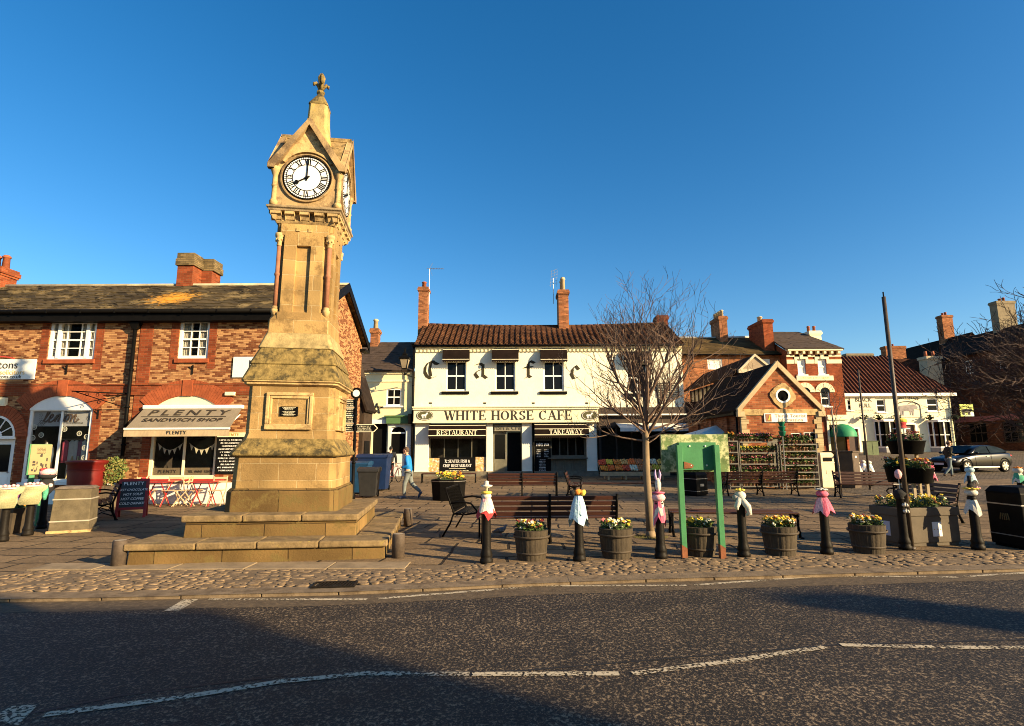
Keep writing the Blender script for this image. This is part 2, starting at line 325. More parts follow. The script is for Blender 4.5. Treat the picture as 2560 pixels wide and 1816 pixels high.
def floormat(name,c1,c2,mo,bw,rh,ms,bs,dist,rot=0,var=.3,big=.3,off=.37,dirt=None,blk=.02):
    m,n,l,b=newmat(name); tc=n.new('ShaderNodeTexCoord'); mp=n.new('ShaderNodeMapping'); mp.inputs['Rotation'].default_value=(0,0,rot); l.new(tc.outputs['Object'],mp.inputs[0])
    nz=n.new('ShaderNodeTexNoise'); nz.inputs['Scale'].default_value=1.3/max(.3,bw); nz.inputs['Detail'].default_value=4; l.new(mp.outputs[0],nz.inputs[0])
    vs=n.new('ShaderNodeVectorMath'); vs.operation='SCALE'; vs.inputs['Scale'].default_value=dist; l.new(nz.outputs['Color'],vs.inputs[0])
    va=n.new('ShaderNodeVectorMath'); l.new(mp.outputs[0],va.inputs[0]); l.new(vs.outputs[0],va.inputs[1])
    k=n.new('ShaderNodeTexBrick'); k.offset=off; k.squash=1.35; k.squash_frequency=3; k.inputs['Scale'].default_value=1; k.inputs['Brick Width'].default_value=bw; k.inputs['Row Height'].default_value=rh
    k.inputs['Mortar Size'].default_value=ms; k.inputs['Mortar Smooth'].default_value=.5
    k.inputs['Color1'].default_value=c4(c1); k.inputs['Color2'].default_value=c4(c2); k.inputs['Mortar'].default_value=c4(mo); l.new(va.outputs[0],k.inputs[0])
    t=tex(n,l,.7,8,.7); c=mixc(n,l,1.0,k.outputs[0],ramp(n,l,t,.3,.7,(1-big,)*3,(1+big*.3,)*3),'MULTIPLY')
    t5=tex(n,l,14,6,.75); c=mixc(n,l,1.0,c,ramp(n,l,t5,.3,.7,(1-var,)*3,(1+var*.6,)*3),'MULTIPLY')
    if dirt: d=tex(n,l,2.3,9,.8); c=mixc(n,l,ramp(n,l,d,.56,.66),c,dirt)
    l.new(c,b.inputs['Base Color']); b.inputs['Roughness'].default_value=.85; b.inputs['Specular IOR Level'].default_value=.25
    h=n.new('ShaderNodeMath'); h.operation='MULTIPLY_ADD'; h.inputs[1].default_value=-1; l.new(k.outputs[1],h.inputs[0])
    h2=n.new('ShaderNodeMath'); h2.operation='MULTIPLY'; h2.inputs[1].default_value=.8; l.new(t5,h2.inputs[0]); l.new(h2.outputs[0],h.inputs[2])
    bump(n,l,b,h.outputs[0],bs,blk); return m
paving=floormat('york_stone_paving',(.27,.185,.10),(.19,.13,.072),(.025,.018,.011),.95,.60,.03,1.0,.2,rot=.04,var=.4,big=.4,dirt=(.12,.082,.045),blk=.035)
setts=floormat('granite_setts',(.22,.17,.115),(.12,.09,.06),(.03,.023,.016),.2,.13,.02,1.0,.05,rot=.1,var=.45,big=.35,blk=.03)
kerbm=M('kerb_granite',(.17,.125,.078),.9,.3,6,.6,60,dirt=(.10,.07,.042),da=.5,ds=4)
cobm=M('cobble_stone',(.20,.14,.082),.9,.5,7,.6,45,dirt=(.09,.062,.036),da=.5,ds=9)
def asphalt():
    m,n,l,b=newmat('worn_asphalt')
    s1=tex(n,l,31,4,.65,stretch=(1,.8,1)); s2=tex(n,l,60,3,.6); big=tex(n,l,.45,5,.6,stretch=(.35,1.5,1)); mid=tex(n,l,3,5,.6)
    md=n.new('ShaderNodeMath'); md.operation='MULTIPLY_ADD'; md.inputs[1].default_value=.16; l.new(mid,md.inputs[0]); l.new(s1,md.inputs[2]); sp=ramp(n,l,md.outputs[0],.62,.72); c=mixc(n,l,sp,(.014,.0105,.007),(.25,.185,.115))
    c=mixc(n,l,ramp(n,l,s2,.56,.64),c,(.17,.12,.072))
    c=mixc(n,l,1.0,c,ramp(n,l,big,.35,.65,(.62,)*3,(1.1,)*3),'MULTIPLY'); c=mixc(n,l,1.0,c,ramp(n,l,mid,.3,.7,(.8,)*3,(1.1,)*3),'MULTIPLY')
    # polished, cleaner band beside the kerb
    l.new(c,b.inputs['Base Color']); b.inputs['Roughness'].default_value=.72; b.inputs['Specular IOR Level'].default_value=.35
    bump(n,l,b,s1,.8,.012); return m
asph=asphalt()
def paintmat():
    m,n,l,b=newmat('worn_road_paint'); t=tex(n,l,34,3,.55); t2=tex(n,l,2.2,4,.7)
    a=n.new('ShaderNodeMath'); a.operation='MULTIPLY_ADD'; a.inputs[1].default_value=.75; l.new(t2,a.inputs[0]); l.new(t,a.inputs[2])
    f=ramp(n,l,a.outputs[0],.85,.95); b.inputs['Base Color'].default_value=(.46,.39,.27,1); b.inputs['Roughness'].default_value=.7
    tr=n.new('ShaderNodeBsdfTransparent'); mx=n.new('ShaderNodeMixShader'); l.new(f,mx.inputs[0]); l.new(b.outputs[0],mx.inputs[1]); l.new(tr.outputs[0],mx.inputs[2]); l.new(mx.outputs[0],n['Material Output'].inputs[0]); return m
paint=paintmat()
# ---------------- ground ----------------
RZ=-.03
KP=[(-120,5.2),(-40,6.0),(-14,6.35),(-7.5,6.5),(-4.87,6.6),(-1.74,6.82),(0,7.15),(2.2,7.4),(7,7.85),(14,8.7),(30,11),(60,16),(160,34)]
def ky(x):
    for (a,b),(c,d) in zip(KP,KP[1:]):
        if a<=x<=c: return b+(d-b)*(x-a)/(c-a)
    return KP[0][1] if x<0 else KP[-1][1]
b=MB(); b.box(-160,-120,RZ-.6,160,40,RZ); tag(b.build('road',asph),kind='structure')
b=MB(); xs=[-120,-60,-30,-20,-14,-10,-7.5]+[-6+i*.75 for i in range(20)]+[9.5+i*.8 for i in range(14)]+[22,26,30,40,60,90,160]
ys=[0,.02,.05,.09,.13,.17,.2,.24,.28,.33,.4,.5,.7,1]
for j,t in enumerate(ys):
    for x in xs:
        k=ky(x)+.02; y=k+(110-k)*t; b.v.append((x,y,gh(x,y)))
W_=len(xs)
for j in range(len(ys)-1):
    for i in range(W_-1): b.f.append([j*W_+i,j*W_+i+1,(j+1)*W_+i+1,(j+1)*W_+i]); b.m.append(0); b.sm.append(True)
tag(b.build('pavement',paving),kind='structure')
b=MB()   # setts square at the right, beyond the paving
pts=[(11.5,19.5),(12.6,16.5),(15,14),(22,13),(40,16),(60,22)]
for i in range(30):
    for j in range(30):
        q=[]
        for di,dj in ((0,0),(1,0),(1,1),(0,1)):
            x=12.2+(i+di)*1.6; y=(15.5 if x>14 else 15.5+(14-x)*2)+(j+dj)*1.25; q.append((x,y,gh(x,y)+.006))
        b.add(q,[(0,1,2,3)])
tag(b.build('setts_square',setts),kind='structure')
b=MB()   # kerb stones
x=-16.0
while x<26:
    wv=ru(.85,1.05); x1=x+wv-.012; y0,y1=ky(x),ky(x1); z=.012+ru(-.004,.004)
    b.prism([(x,y0),(x1,y1),(x1,y1+.27),(x,y0+.27)],RZ-.1,z,'z'); x+=wv
tag(b.build('kerb',kerbm,bev=.012),kind='structure')
b=MB(); b.s=True  # cobble strip
def cobtop(x): return 8.02 if x<-2 else (8.02+(x+2)*.25 if x<-.6 else 8.42+(x+.6)*.082)
x=-8.2; y=6.8
while y<10.6:
    x=-6.9+ (8.0-y)*-.5 + ru(0,.1)
    dy=ru(.085,.11)
    while x<15:
        wv=ru(.08,.21)
        if ky(x)+.29<y<cobtop(x)-.04:
            cx,cy=x+wv/2,y+ru(-.03,.03); a=wv/2-.006; c=dy/2-.004; h=ru(.003,.018)+noise.noise(Vector((cx*1.3,cy*1.3,0)))*.012
            t=ru(-.45,.45); rings=[]
            for k,z in ((1,-.01),(.95,h*.8),(.78,h)):
                rings.append([(cx+a*k*math.copysign(abs(math.cos(q))**.6,math.cos(q))-c*k*math.sin(q)*t,cy+c*k*math.copysign(abs(math.sin(q))**.6,math.sin(q)),z) for q in [math.pi/4*i+.01 for i in range(8)]])
            b.loft(rings)
        x+=wv
    y+=dy
tag(b.build('cobble_strip',cobm),kind='structure')
b=MB(); sx0=-6.8
b.prism([(-8.2,6.95),(-6.9,8.03),(-2,8.03),(-.6,8.42),(15,9.7),(15,ky(15)+.29),(0,ky(0)+.28),(-8,6.8)],-.02,.004,'z'); tag(b.build('cobble_bedding',M('bedding_mortar',(.14,.10,.06),1,.3,8,.5)),kind='structure')
b=MB(); x=-6.9  # long flags in front of the steps
while x<-2.2:
    wv=ru(.9,1.3); b.box(x,8.06,-.02,x+wv-.02,8.50,.016+ru(-.003,.003)); x+=wv
tag(b.build('edging_flagstones',M('flagstone',(.24,.18,.11),.9,.3,3,.5,40,dirt=(.12,.09,.05),da=.6),bev=.008),kind='structure')
b=MB(); b.v=[];
def mark(ps,wd):
    for (p,q) in zip(ps,ps[1:]):
        p=Vector((*G(*p,RZ),0));q=Vector((*G(*q,RZ),0)); d=(q-p).normalized(); nn=Vector((-d.y,d.x,0))*wd/2
        b.add([tuple(p-nn),tuple(q-nn),tuple(q+nn),tuple(p+nn)],[(0,1,2,3)])
for a,c in (((520,1500),(917,1500)),((945,1498),(1332,1468)),((1350,1466),(1716,1465)),((1738,1464),(2032,1443)),((2043,1441),(2392,1444)),((2406,1443),(2620,1430))): mark([a,c],.07)
for ps in (((112,1789),(464,1744),(700,1706),(930,1684)),((928,1686),(1174,1687)),((1180,1687),(1548,1686)),((1582,1686),(1826,1655),(2062,1619)),((2102,1614),(2336,1619)),((2350,1620),(2620,1621))): mark(ps,.075)
for q in (((410,1529),(462,1499),(495,1500),(447,1530)),((-30,1800),(30,1768),(95,1764),(45,1816))):
    b.add([(*G(*p,RZ),0) for p in q],[(0,1,2,3)])
tag(b.build('road_markings',paint,loc=(0,0,RZ+.006)),kind='structure')
b=MB(); xs2=[-16+i*.6 for i in range(72)]   # smoother worn channel along the kerb
for xa,xb_ in zip(xs2,xs2[1:]): b.add([(xa,ky(xa)-.42+.05*noise.noise(Vector((xa,0,0))),0),(xb_,ky(xb_)-.42+.05*noise.noise(Vector((xb_,0,0))),0),(xb_,ky(xb_)+.05,0),(xa,ky(xa)+.05,0)],[(0,1,2,3)])
tag(b.build('gutter_channel',M('smooth_worn_asphalt',(.085,.062,.038),.85,.35,9,.5,50,dirt=(.14,.10,.06),da=.52,ds=18),loc=(0,0,RZ+.002)),kind='structure')
# tarred seam in the road
b=MB()
for ps in (((0,1800),(300,1740),(700,1690),(1300,1678),(1700,1645),(2100,1612),(2560,1600)),):
    for p,q in zip(ps,ps[1:]):
        p=Vector((*G(*p,RZ),0));q=Vector((*G(*q,RZ),0)); nn=Vector((-(q-p).y,(q-p).x,0)).normalized()*.014
        b.add([tuple(p-nn),tuple(q-nn),tuple(q+nn),tuple(p+nn)],[(0,1,2,3)])
tag(b.build('road_seam',M('tar_seam',(.015,.013,.011),.6,.2,9,.2),loc=(0,0,RZ+.002)),kind='structure')
dx,dy=G(837,1466,0)
t=T('drain_grate','slotted iron drain grate set in the kerb below the clock tower','drain',(dx,dy,0.014),rad(6))
b=MB()
for a in ((-.26,-.14,.26,-.12),(-.26,.12,.26,.14),(-.26,-.12,-.24,.12),(.24,-.12,.26,.12)): b.box(a[0],a[1],-.01,a[2],a[3],.016)
b.build('frame',ironm,t); b=MB()
for i in range(11): x=-.22+i*.042; b.prism([(x,-.12),(x+.018,-.12),(x+.048,.12),(x+.03,.12)],-.004,.012,'z')
b.build('grating',ironm,t); b=MB(); b.box(-.24,-.12,-.02,.24,.12,-.012); b.build('sump',blackm,t)
# ---------------- clock tower ----------------
tw=T('clock_tower','tall square sandstone clock tower on two stone steps','clock tower',(-4.07,10.4,0),rad(7.5)); tw.rotation_euler=(0,rad(.55),rad(7.5))
def sq(h,ch=0):
    if not ch: return [(-h,-h),(h,-h),(h,h),(-h,h)]
    k=h-ch; return [(-k,-h),(k,-h),(h,-k),(h,k),(k,h),(-k,h),(-h,k),(-h,-k)]
def lv(name,mat,levels,bev=.006,ch=0,par=None):
    b=MB(); b.loft([[(x,y,z) for x,y in sq(h,ch)] for h,z in levels]); return b.build(name,mat,par or tw,bev=bev)
def slabs(name,h,z0,z1,w0,n):   # coping made of separate slabs round a square
    b=MB(); L=2*h/n
    for k in range(4):
        b.M=Matrix.Rotation(k*math.pi/2,4,'Z'); x=-h
        for i in range(n):
            l=L*ru(.9,1.1) if i<n-1 else h-x-0
            x1=min(h-(w0 if k in(1,3) else 0),x+l-.01); x0=max(x,-h+(w0 if k in (1,3) else 0)); dz=ru(-.006,.006)
            b.box(x0,-h+ru(-.006,.006),z0,x1,-h+w0,z1+dz); x+=l
    b.M=Matrix(); b.box(-h+w0-.02,-h+w0-.02,z0-.01,h-w0+.02,h-w0+.02,z1-.012)
    return b.build(name,steptop,tw,bev=.022)
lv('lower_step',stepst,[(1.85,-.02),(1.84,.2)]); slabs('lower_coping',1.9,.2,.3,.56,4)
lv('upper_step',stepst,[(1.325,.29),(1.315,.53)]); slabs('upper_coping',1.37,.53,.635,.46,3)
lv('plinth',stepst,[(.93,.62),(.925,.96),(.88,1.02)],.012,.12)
lv('base_block',stone,[(.865,1.0),(.85,1.57)],.01,.1)
lv('weathering_course',mossy,[(.895,1.555),(.925,1.58),(.925,1.61),(.76,1.87)],.012,.09)
b=MB(); z0,z1=1.86,2.80   # plaque stage with a moulded frame
h=.75
b.loft([[(x,y,z) for x,y in sq(hh,.08)] for hh,z in ((.765,1.85),(.74,1.95),(.735,2.8))]); b.build('shaft_base',stone,tw,bev=.006)
for k in range(4):
    R_=Matrix.Rotation(k*math.pi/2,4,'Z'); b=MB(); b.M=R_; y=-.737
    for (a,c,e,f,d) in ((-.40,2.62,.40,2.68,.05),(-.40,2.12,-.34,2.62,.05),(.34,2.12,.40,2.62,.05),(-.40,2.02,.40,2.12,.06),(-.34,2.57,.34,2.62,.03),(-.34,2.12,-.3,2.57,.03),(.3,2.12,.34,2.57,.03)): b.box(a,y-d,c,e,y+.01,f)
    b.build('panel_frame',stonep,tw,bev=.012)
pq=MB(); pq.box(-.155,-.765,2.26,.145,-.735,2.43); pq=pq.build('plaque',black,tw,bev=.004)
b=MB()
for i,z in enumerate((2.405,2.385,2.365,2.335,2.32,2.305,2.285,2.272)): scrib(b,-.12+.02*(i%3),.11-.02*(i%3),z,.011,-.7655)
b.build('lettering',wt,pq)
lv('cornice_moulding',stonep,[(.745,2.79),(.80,2.82),(.80,2.845),(.835,2.865),(.835,2.885)],.006,.06)
lv('roof_course',mossy,[(.84,2.88),(.84,2.9),(.735,3.19)],.012,.05); lv('roof_course',mossy,[(.755,3.185),(.755,3.205),(.635,3.5)],.012,.05); lv('roof_course',M('pale_mossy_stone',(.33,.25,.11),.95,.4,6,.8,30,dirt=(.12,.1,.05),da=.6,ds=4),[(.655,3.495),(.655,3.515),(.56,3.8)],.012,.04)
b=MB(); b.loft([[(x,y,z) for x,y in sq(hh,ch)] for hh,ch,z in ((.545,.02,3.8),(.54,.03,4.05),(.5,.12,4.2),(.475,.12,4.25),(.465,.12,5.72),(.5,.04,5.8),(.515,.02,5.98))]); b.build('shaft',stone,tw,bev=.005)
for k in range(4):
    b=MB(); b.M=Matrix.Rotation(k*math.pi/2,4,'Z')
    y0=-.53
    for a,c,e,f in ((-.36,4.2,-.13,5.72),(.13,4.2,.36,5.72),(-.13,5.5,.13,5.72)): b.box(a,y0,c,e,-.44,f)
    b.prism([(-.54,4.02),(-.53,4.02),(-.462,4.34),(-.462,4.02)],-.13,.13,'x')
    b.box(-.40,-.54,3.98,.40,-.5,4.2)
    b.box(-.44,-.528,5.70,.44,-.45,5.93)
    for x in (-.12,.1): b.box(x-.035,-.545,5.78,x+.035,-.52,5.85); 
    b.build('shaft_panel',stone,tw,bev=.008)
for sx in (-1,1):
    for sy in (-1,1):
        c=(sx*.462,sy*.462,0); b=MB(); b.s=True; b.lathe([(.045,4.3),(.043,4.9),(.056,4.92),(.056,4.95),(.043,4.97),(.042,5.5)],c,10); o=b.build('column',redst,tw)
        b=MB(); b.s=True; b.lathe([(.03,4.12),(.07,4.2),(.075,4.25),(.055,4.27),(.06,4.3),(.045,4.32)],c,10); b.build('column_base',stonep,o)
        b=MB(); b.s=True; b.lathe([(.045,5.49),(.055,5.51),(.045,5.53),(.05,5.56),(.08,5.64),(.07,5.66),(.09,5.68),(.09,5.74)],c,10)
        for i in range(8): a=i*math.pi/4; b.blob((c[0]+.065*math.cos(a),c[1]+.065*math.sin(a),5.6+.02*(i%2)),(.02,.02,.03),0,1)
        b.build('capital',stonep,o)
lv('cornice_soffit',stonep,[(.525,5.93),(.55,5.97),(.55,5.99)],.004)
b=MB()
for k in range(4):
    b.M=Matrix.Rotation(k*math.pi/2,4,'Z')
    for x in (-.54,-.27,0,.27,.54):
        wv=.17 if abs(x)<.5 else .19
        if abs(x)>.5 : x=math.copysign(.52,x)
        b.prism([(-.53,5.97),(-.57,5.99),(-.60,6.06),(-.645,6.08),(-.645,6.14),(-.5,6.14)],x-wv/2,x+wv/2,'x')
b.build('bracket_row',stonep,tw,bev=.006)
lv('bracket_core',stonep,[(.53,5.98),(.53,6.15)],.0)
lv('cornice',M('weathered_cornice',(.30,.22,.12),.9,.4,5,.5,30,dirt=(.1,.08,.05),da=.55),[(.655,6.135),(.66,6.17),(.69,6.19),(.69,6.225),(.62,6.26)],.006)
clockst=M('stained_stone',(.36,.245,.115),.9,.4,2.2,.7,26,dirt=(.13,.085,.045),da=.47,ds=1.9)
lv('clock_stage',clockst,[(.60,6.22),(.60,7.05)],.005)
# cross gabled roof with copings
zE,zA,hw=7.05,7.98,.645
b=MB()
for k in range(2):
    b.M=Matrix.Rotation(k*math.pi/2,4,'Z'); b.prism([(-.60,6.98),(.60,6.98),(.60,7.05),(0,zA-.05),(-.60,7.05)],-.603-.002*k,.603+.002*k)
b.build('gable_wall',stonep,tw)
b=MB()
for k in range(2):
    b.M=Matrix.Rotation(k*math.pi/2,4,'Z')
    for s in (-1,1):
        for e in (-1,1):
            for i in range(4):
                u0,u1=i/4,(i+1)/4; X0,X1=hw*(1-u0),hw*(1-u1); Z=lambda u:zE+(zA-zE)*u
                top=[(s*X0,e*X0,Z(u0)+.055),(s*X0,e*.69,Z(u0)+.055),(s*X1,e*.69,Z(u1)+.03),(s*X1,e*X1,Z(u1)+.03)]
                b.loft([[(x,y,z-.07) for x,y,z in top],top])
    b.box(-.06,-.69,zA-.03,.06,.69,zA+.055)
fixn(b.build('stone_roof',M('roof_stone',(.25,.17,.07),.95,.5,7,1.0,26,dirt=(.07,.05,.02),da=.52,ds=5),tw,bev=.008))
b=MB()
for k in range(4):
    b.M=Matrix.Rotation(k*math.pi/2,4,'Z')
    for s in (-1,1):  # projecting gable copings and kneelers
        y_=-.715-.001*(s+1)-.0005*k
        b.prism([(s*.70,zE-.07),(s*.70,zE+.0),(s*.0,zA+.055),(s*0,zA-.06),(s*.61,zE-.07)][::s],y_,-.60)
b.build('gable_coping',clockst,tw,bev=.012)
for k in range(4):
    b=MB(); b.M=Matrix.Rotation(k*math.pi/2,4,'Z')
    for i in range(12):
        a,c=math.pi*(.18+.64*i/12),math.pi*(.18+.64*(i+1)/12)
        b.prism([(.50*math.cos(a),6.85+.50*math.sin(a)),(.54*math.cos(a),6.85+.54*math.sin(a)),(.54*math.cos(c),6.85+.54*math.sin(c)),(.50*math.cos(c),6.85+.50*math.sin(c))][::-1],-.66,-.60)
    fixn(b.build('arch_moulding',stonep,tw))
for k in range(4):   # corner shafts of the clock stage
    a=math.pi/4+k*math.pi/2; c=(.60*math.sqrt(2)*math.cos(a)*.985,.60*math.sqrt(2)*math.sin(a)*.985,0)
    b=MB(); b.s=True; b.lathe([(.075,6.25),(.08,6.33),(.05,6.38),(.048,6.62),(.06,6.65),(.05,6.68),(.05,6.85),(.085,6.95),(.09,7.02)],c,10); b.build('corner_shaft',stonep,tw)
dial=M('dial_white',(.8,.79,.74),.4,.03,2,0)
for k in range(4):
    R_=Matrix.Rotation(k*math.pi/2,4,'Z'); zc=6.83; r=.445; cc=lambda a,q,y:(q*math.sin(a),y,zc+q*math.cos(a))
    b=MB(); b.M=R_; N=48; b.loft([[cc(2*math.pi*i/N,r-.01,y) for i in range(N)] for y in (-.632,-.60)]); f=fixn(b.build('clock_face',dial,tw))
    b=MB(); b.M=R_; b.loft([[cc(2*math.pi*i/N,q,y) for i in range(N)] for q,y in ((r,-.60),(r+.02,-.645),(r+.045,-.64),(r+.05,-.60))],False); fixn(b.build('dial_surround',clockst,f))
    b=MB(); b.M=R_
    def ring(q0,q1,y=-.636,n=60):
        for i in range(n):
            a,c=2*math.pi*i/n,2*math.pi*(i+1)/n; b.add([cc(a,q0,y),cc(c,q0,y),cc(c,q1,y),cc(a,q1,y)],[(0,1,2,3),(3,2,1,0)])
    ring(r-.028,r); ring(r-.072,r-.058); ring(.258,.272)
    for i in range(60):
        a=2*math.pi*i/60; d=.012
        b.add([cc(a-d,r-.06,-.635),cc(a+d,r-.06,-.635),cc(a+d,r-.02,-.635),cc(a-d,r-.02,-.635)],[(0,1,2,3),(3,2,1,0)])
    for n_,s_ in enumerate(['XII','I','II','III','IIII','V','VI','VII','VIII','IX','X','XI']):
        a0=2*math.pi*n_/12; W={'I':.034,'V':.06,'X':.062}; tot=sum(W[c] for c in s_); u=-tot/2
        P=lambda uu,q:(math.cos(a0)*uu+math.sin(a0)*q,-.637,zc-math.sin(a0)*uu+math.cos(a0)*q)
        def ln(u0,q0,u1,q1,wd): b.add([P(u0-wd/2,q0),P(u0+wd/2,q0),P(u1+wd/2,q1),P(u1-wd/2,q1)],[(0,1,2,3),(3,2,1,0)])
        i0,i1=.27,.378
        for c in s_:
            m_=u+W[c]/2
            if c=='I': ln(m_,i0,m_,i1,.019)
            elif c=='V': ln(m_,i0,m_-.022,i1,.018); ln(m_,i0,m_+.02,i1,.009)
            else: ln(m_+.022,i0,m_-.022,i1,.018); ln(m_-.022,i0,m_+.022,i1,.009)
            u+=W[c]
    b.build('numerals',black,f)
    def hand(nm,ang,L,wd,spade):
        b=MB(); b.M=R_; a=rad(ang); P=lambda uu,q:(math.cos(a)*uu+math.sin(a)*q,-.65,zc-math.sin(a)*uu+math.cos(a)*q)
        pts=[(-wd,-.07),(wd,-.07),(wd*.7,L*.6),(wd*.6,L*.6)] if not spade else []
        out=[(-wd,-.06),(wd,-.06),(wd*.8,L*.62)]+([(wd*3,L*.72),(wd*3.2,L*.8),(wd*1,L*.9)] if spade else [(wd*1.1,L*.9)])+[(0,L)]
        out+=[(-u_,q_) for u_,q_ in out[-2:1:-1]]
        v=[P(*p) for p in out]; n=len(v); v2=[(p[0],p[1]+.008,p[2]) for p in v]
        b.add(v+v2,[list(range(n)),list(range(2*n-1,n-1,-1))]+[(i,(i+1)%n,n+(i+1)%n,n+i) for i in range(n)]); fixn(b.build(nm,black,f))
    hand('minute_hand',1,.40,.013,False); hand('hour_hand',240,.27,.014,True)
    b=MB(); b.M=R_; b.loft([[cc(2*math.pi*i/12,.03,y) for i in range(12)] for y in (-.66,-.63)]); b.build('hand_boss',black,f)
    b=MB(); b.M=R_; b.loft([[cc(2*math.pi*i/2,0,-.60) for i in range(3)]]*2,False)
lv('spire',M('spire_stone',(.38,.28,.11),.95,.4,4,.9,24,dirt=(.45,.28,.05),da=.56,ds=5),[(.36,7.5),(.29,7.9),(.215,8.15),(.195,8.4),(.185,8.70)],.01,.05)
lv('spire_cap',mossy,[(.195,8.69),(.19,8.73),(.05,9.02)],.01,.04)
b=MB(); b.lathe([(.06,9.0),(.085,9.04),(.085,9.075),(.05,9.09),(.035,9.13)],n=8); b.s=True
for i in range(4):
    a=i*math.pi/2+.3; ca,sa=math.cos(a),math.sin(a)
    b.tube([(0.02*ca,.02*sa,9.1),(.06*ca,.06*sa,9.2),(.11*ca,.11*sa,9.26),(.14*ca,.14*sa,9.24),(.145*ca,.145*sa,9.19)],[.025,.03,.035,.035,.02],6)
    b.tube([(0.02*ca,.02*sa,9.12),(.035*ca,.035*sa,9.3),(.045*ca,.045*sa,9.4),(.02*ca,.02*sa,9.5)],[.025,.03,.035,.012],6)
b.blob((0,0,9.38),(.04,.04,.11),0,1); b.build('finial',mossy,tw)
# ---------------- building helpers ----------------
class Fac:
    def __init__(s,Y,x0,z0=0): s.Y=Y;s.x0=x0;s.z0=z0
    def p(s,px,py): x,z=V(px,py,s.Y); return (x-s.x0,z-s.z0)
    def r(s,px0,py0,px1,py1):   # rect -> x0,z0,x1,z1 (bottom-left, top-right)
        a=s.p(px0,py0);b=s.p(px1,py1);c=s.p(px0,py1);d=s.p(px1,py0)
        return ((a[0]+c[0])/2,(c[1]+b[1])/2,(b[0]+d[0])/2,(a[1]+d[1])/2)
curt=M('net_curtain',(.5,.46,.36),.9,.2,6,.2,stretch=(8,1,1))
def sash(par,r,y=.1,cols=2,rows=2,fw=.06,bar=.025,sill=None,frame=None,gl=None,mid=True,curtain=0,name='window',sillmat=None,rows_w=None):
    x0,z0,x1,z1=r; frame=frame or whitew; gl=gl or glass
    b=MB()
    b.box(x0,y-.04,z0,x0+fw,y+.06,z1); b.box(x1-fw,y-.04,z0,x1,y+.06,z1); b.box(x0+fw,y-.039,z1-fw,x1-fw,y+.06,z1); b.box(x0+fw,y-.039,z0,x1-fw,y+.06,z0+fw*1.2)
    a0,a1,c0,c1=x0+fw,x1-fw,z0+fw*1.2,z1-fw
    if mid: zm=(c0+c1)/2; b.box(a0,y-.02,zm-bar*.9,a1,y+.04,zm+bar*.9)
    for i in range(1,cols): x=a0+(a1-a0)*i/cols; b.box(x-bar/2,y-.012,c0,x+bar/2,y+.03,c1)
    for i in range(1,rows):
        if mid and i*2==rows: continue
        z=c0+(c1-c0)*i/rows; b.box(a0,y-.011,z-bar/2,a1,y+.03,z+bar/2)
    w_=b.build(name,frame,par)
    if curtain: gl=shopglass
    b=MB(); b.box(a0,y+.012,c0,a1,y+.02,c1); b.build('pane',gl,w_)
    if curtain:
        for s in ((0,.36),(.64,1)) if curtain==1 else ((0,1),):
            b=MB(); b.s=True; n=14; pts=[]
            for i in range(n+1):
                x=a0+(a1-a0)*(s[0]+(s[1]-s[0])*i/n); yy=y+.07+.02*math.sin(i*2.2); pts.append((x,yy))
            for (p,q) in zip(pts,pts[1:]): b.add([(p[0],p[1],c0),(q[0],q[1],c0),(q[0],q[1],c1),(p[0],p[1],c1)],[(0,1,2,3)])
            b.build('curtain',curt,w_)
    if sill:
        d,h,o=sill; b=MB(); b.box(x0-o,-d,z0-h,x1+o,y,z0-.002); b.build('sill',sillmat or white,w_,bev=.006)
    return w_
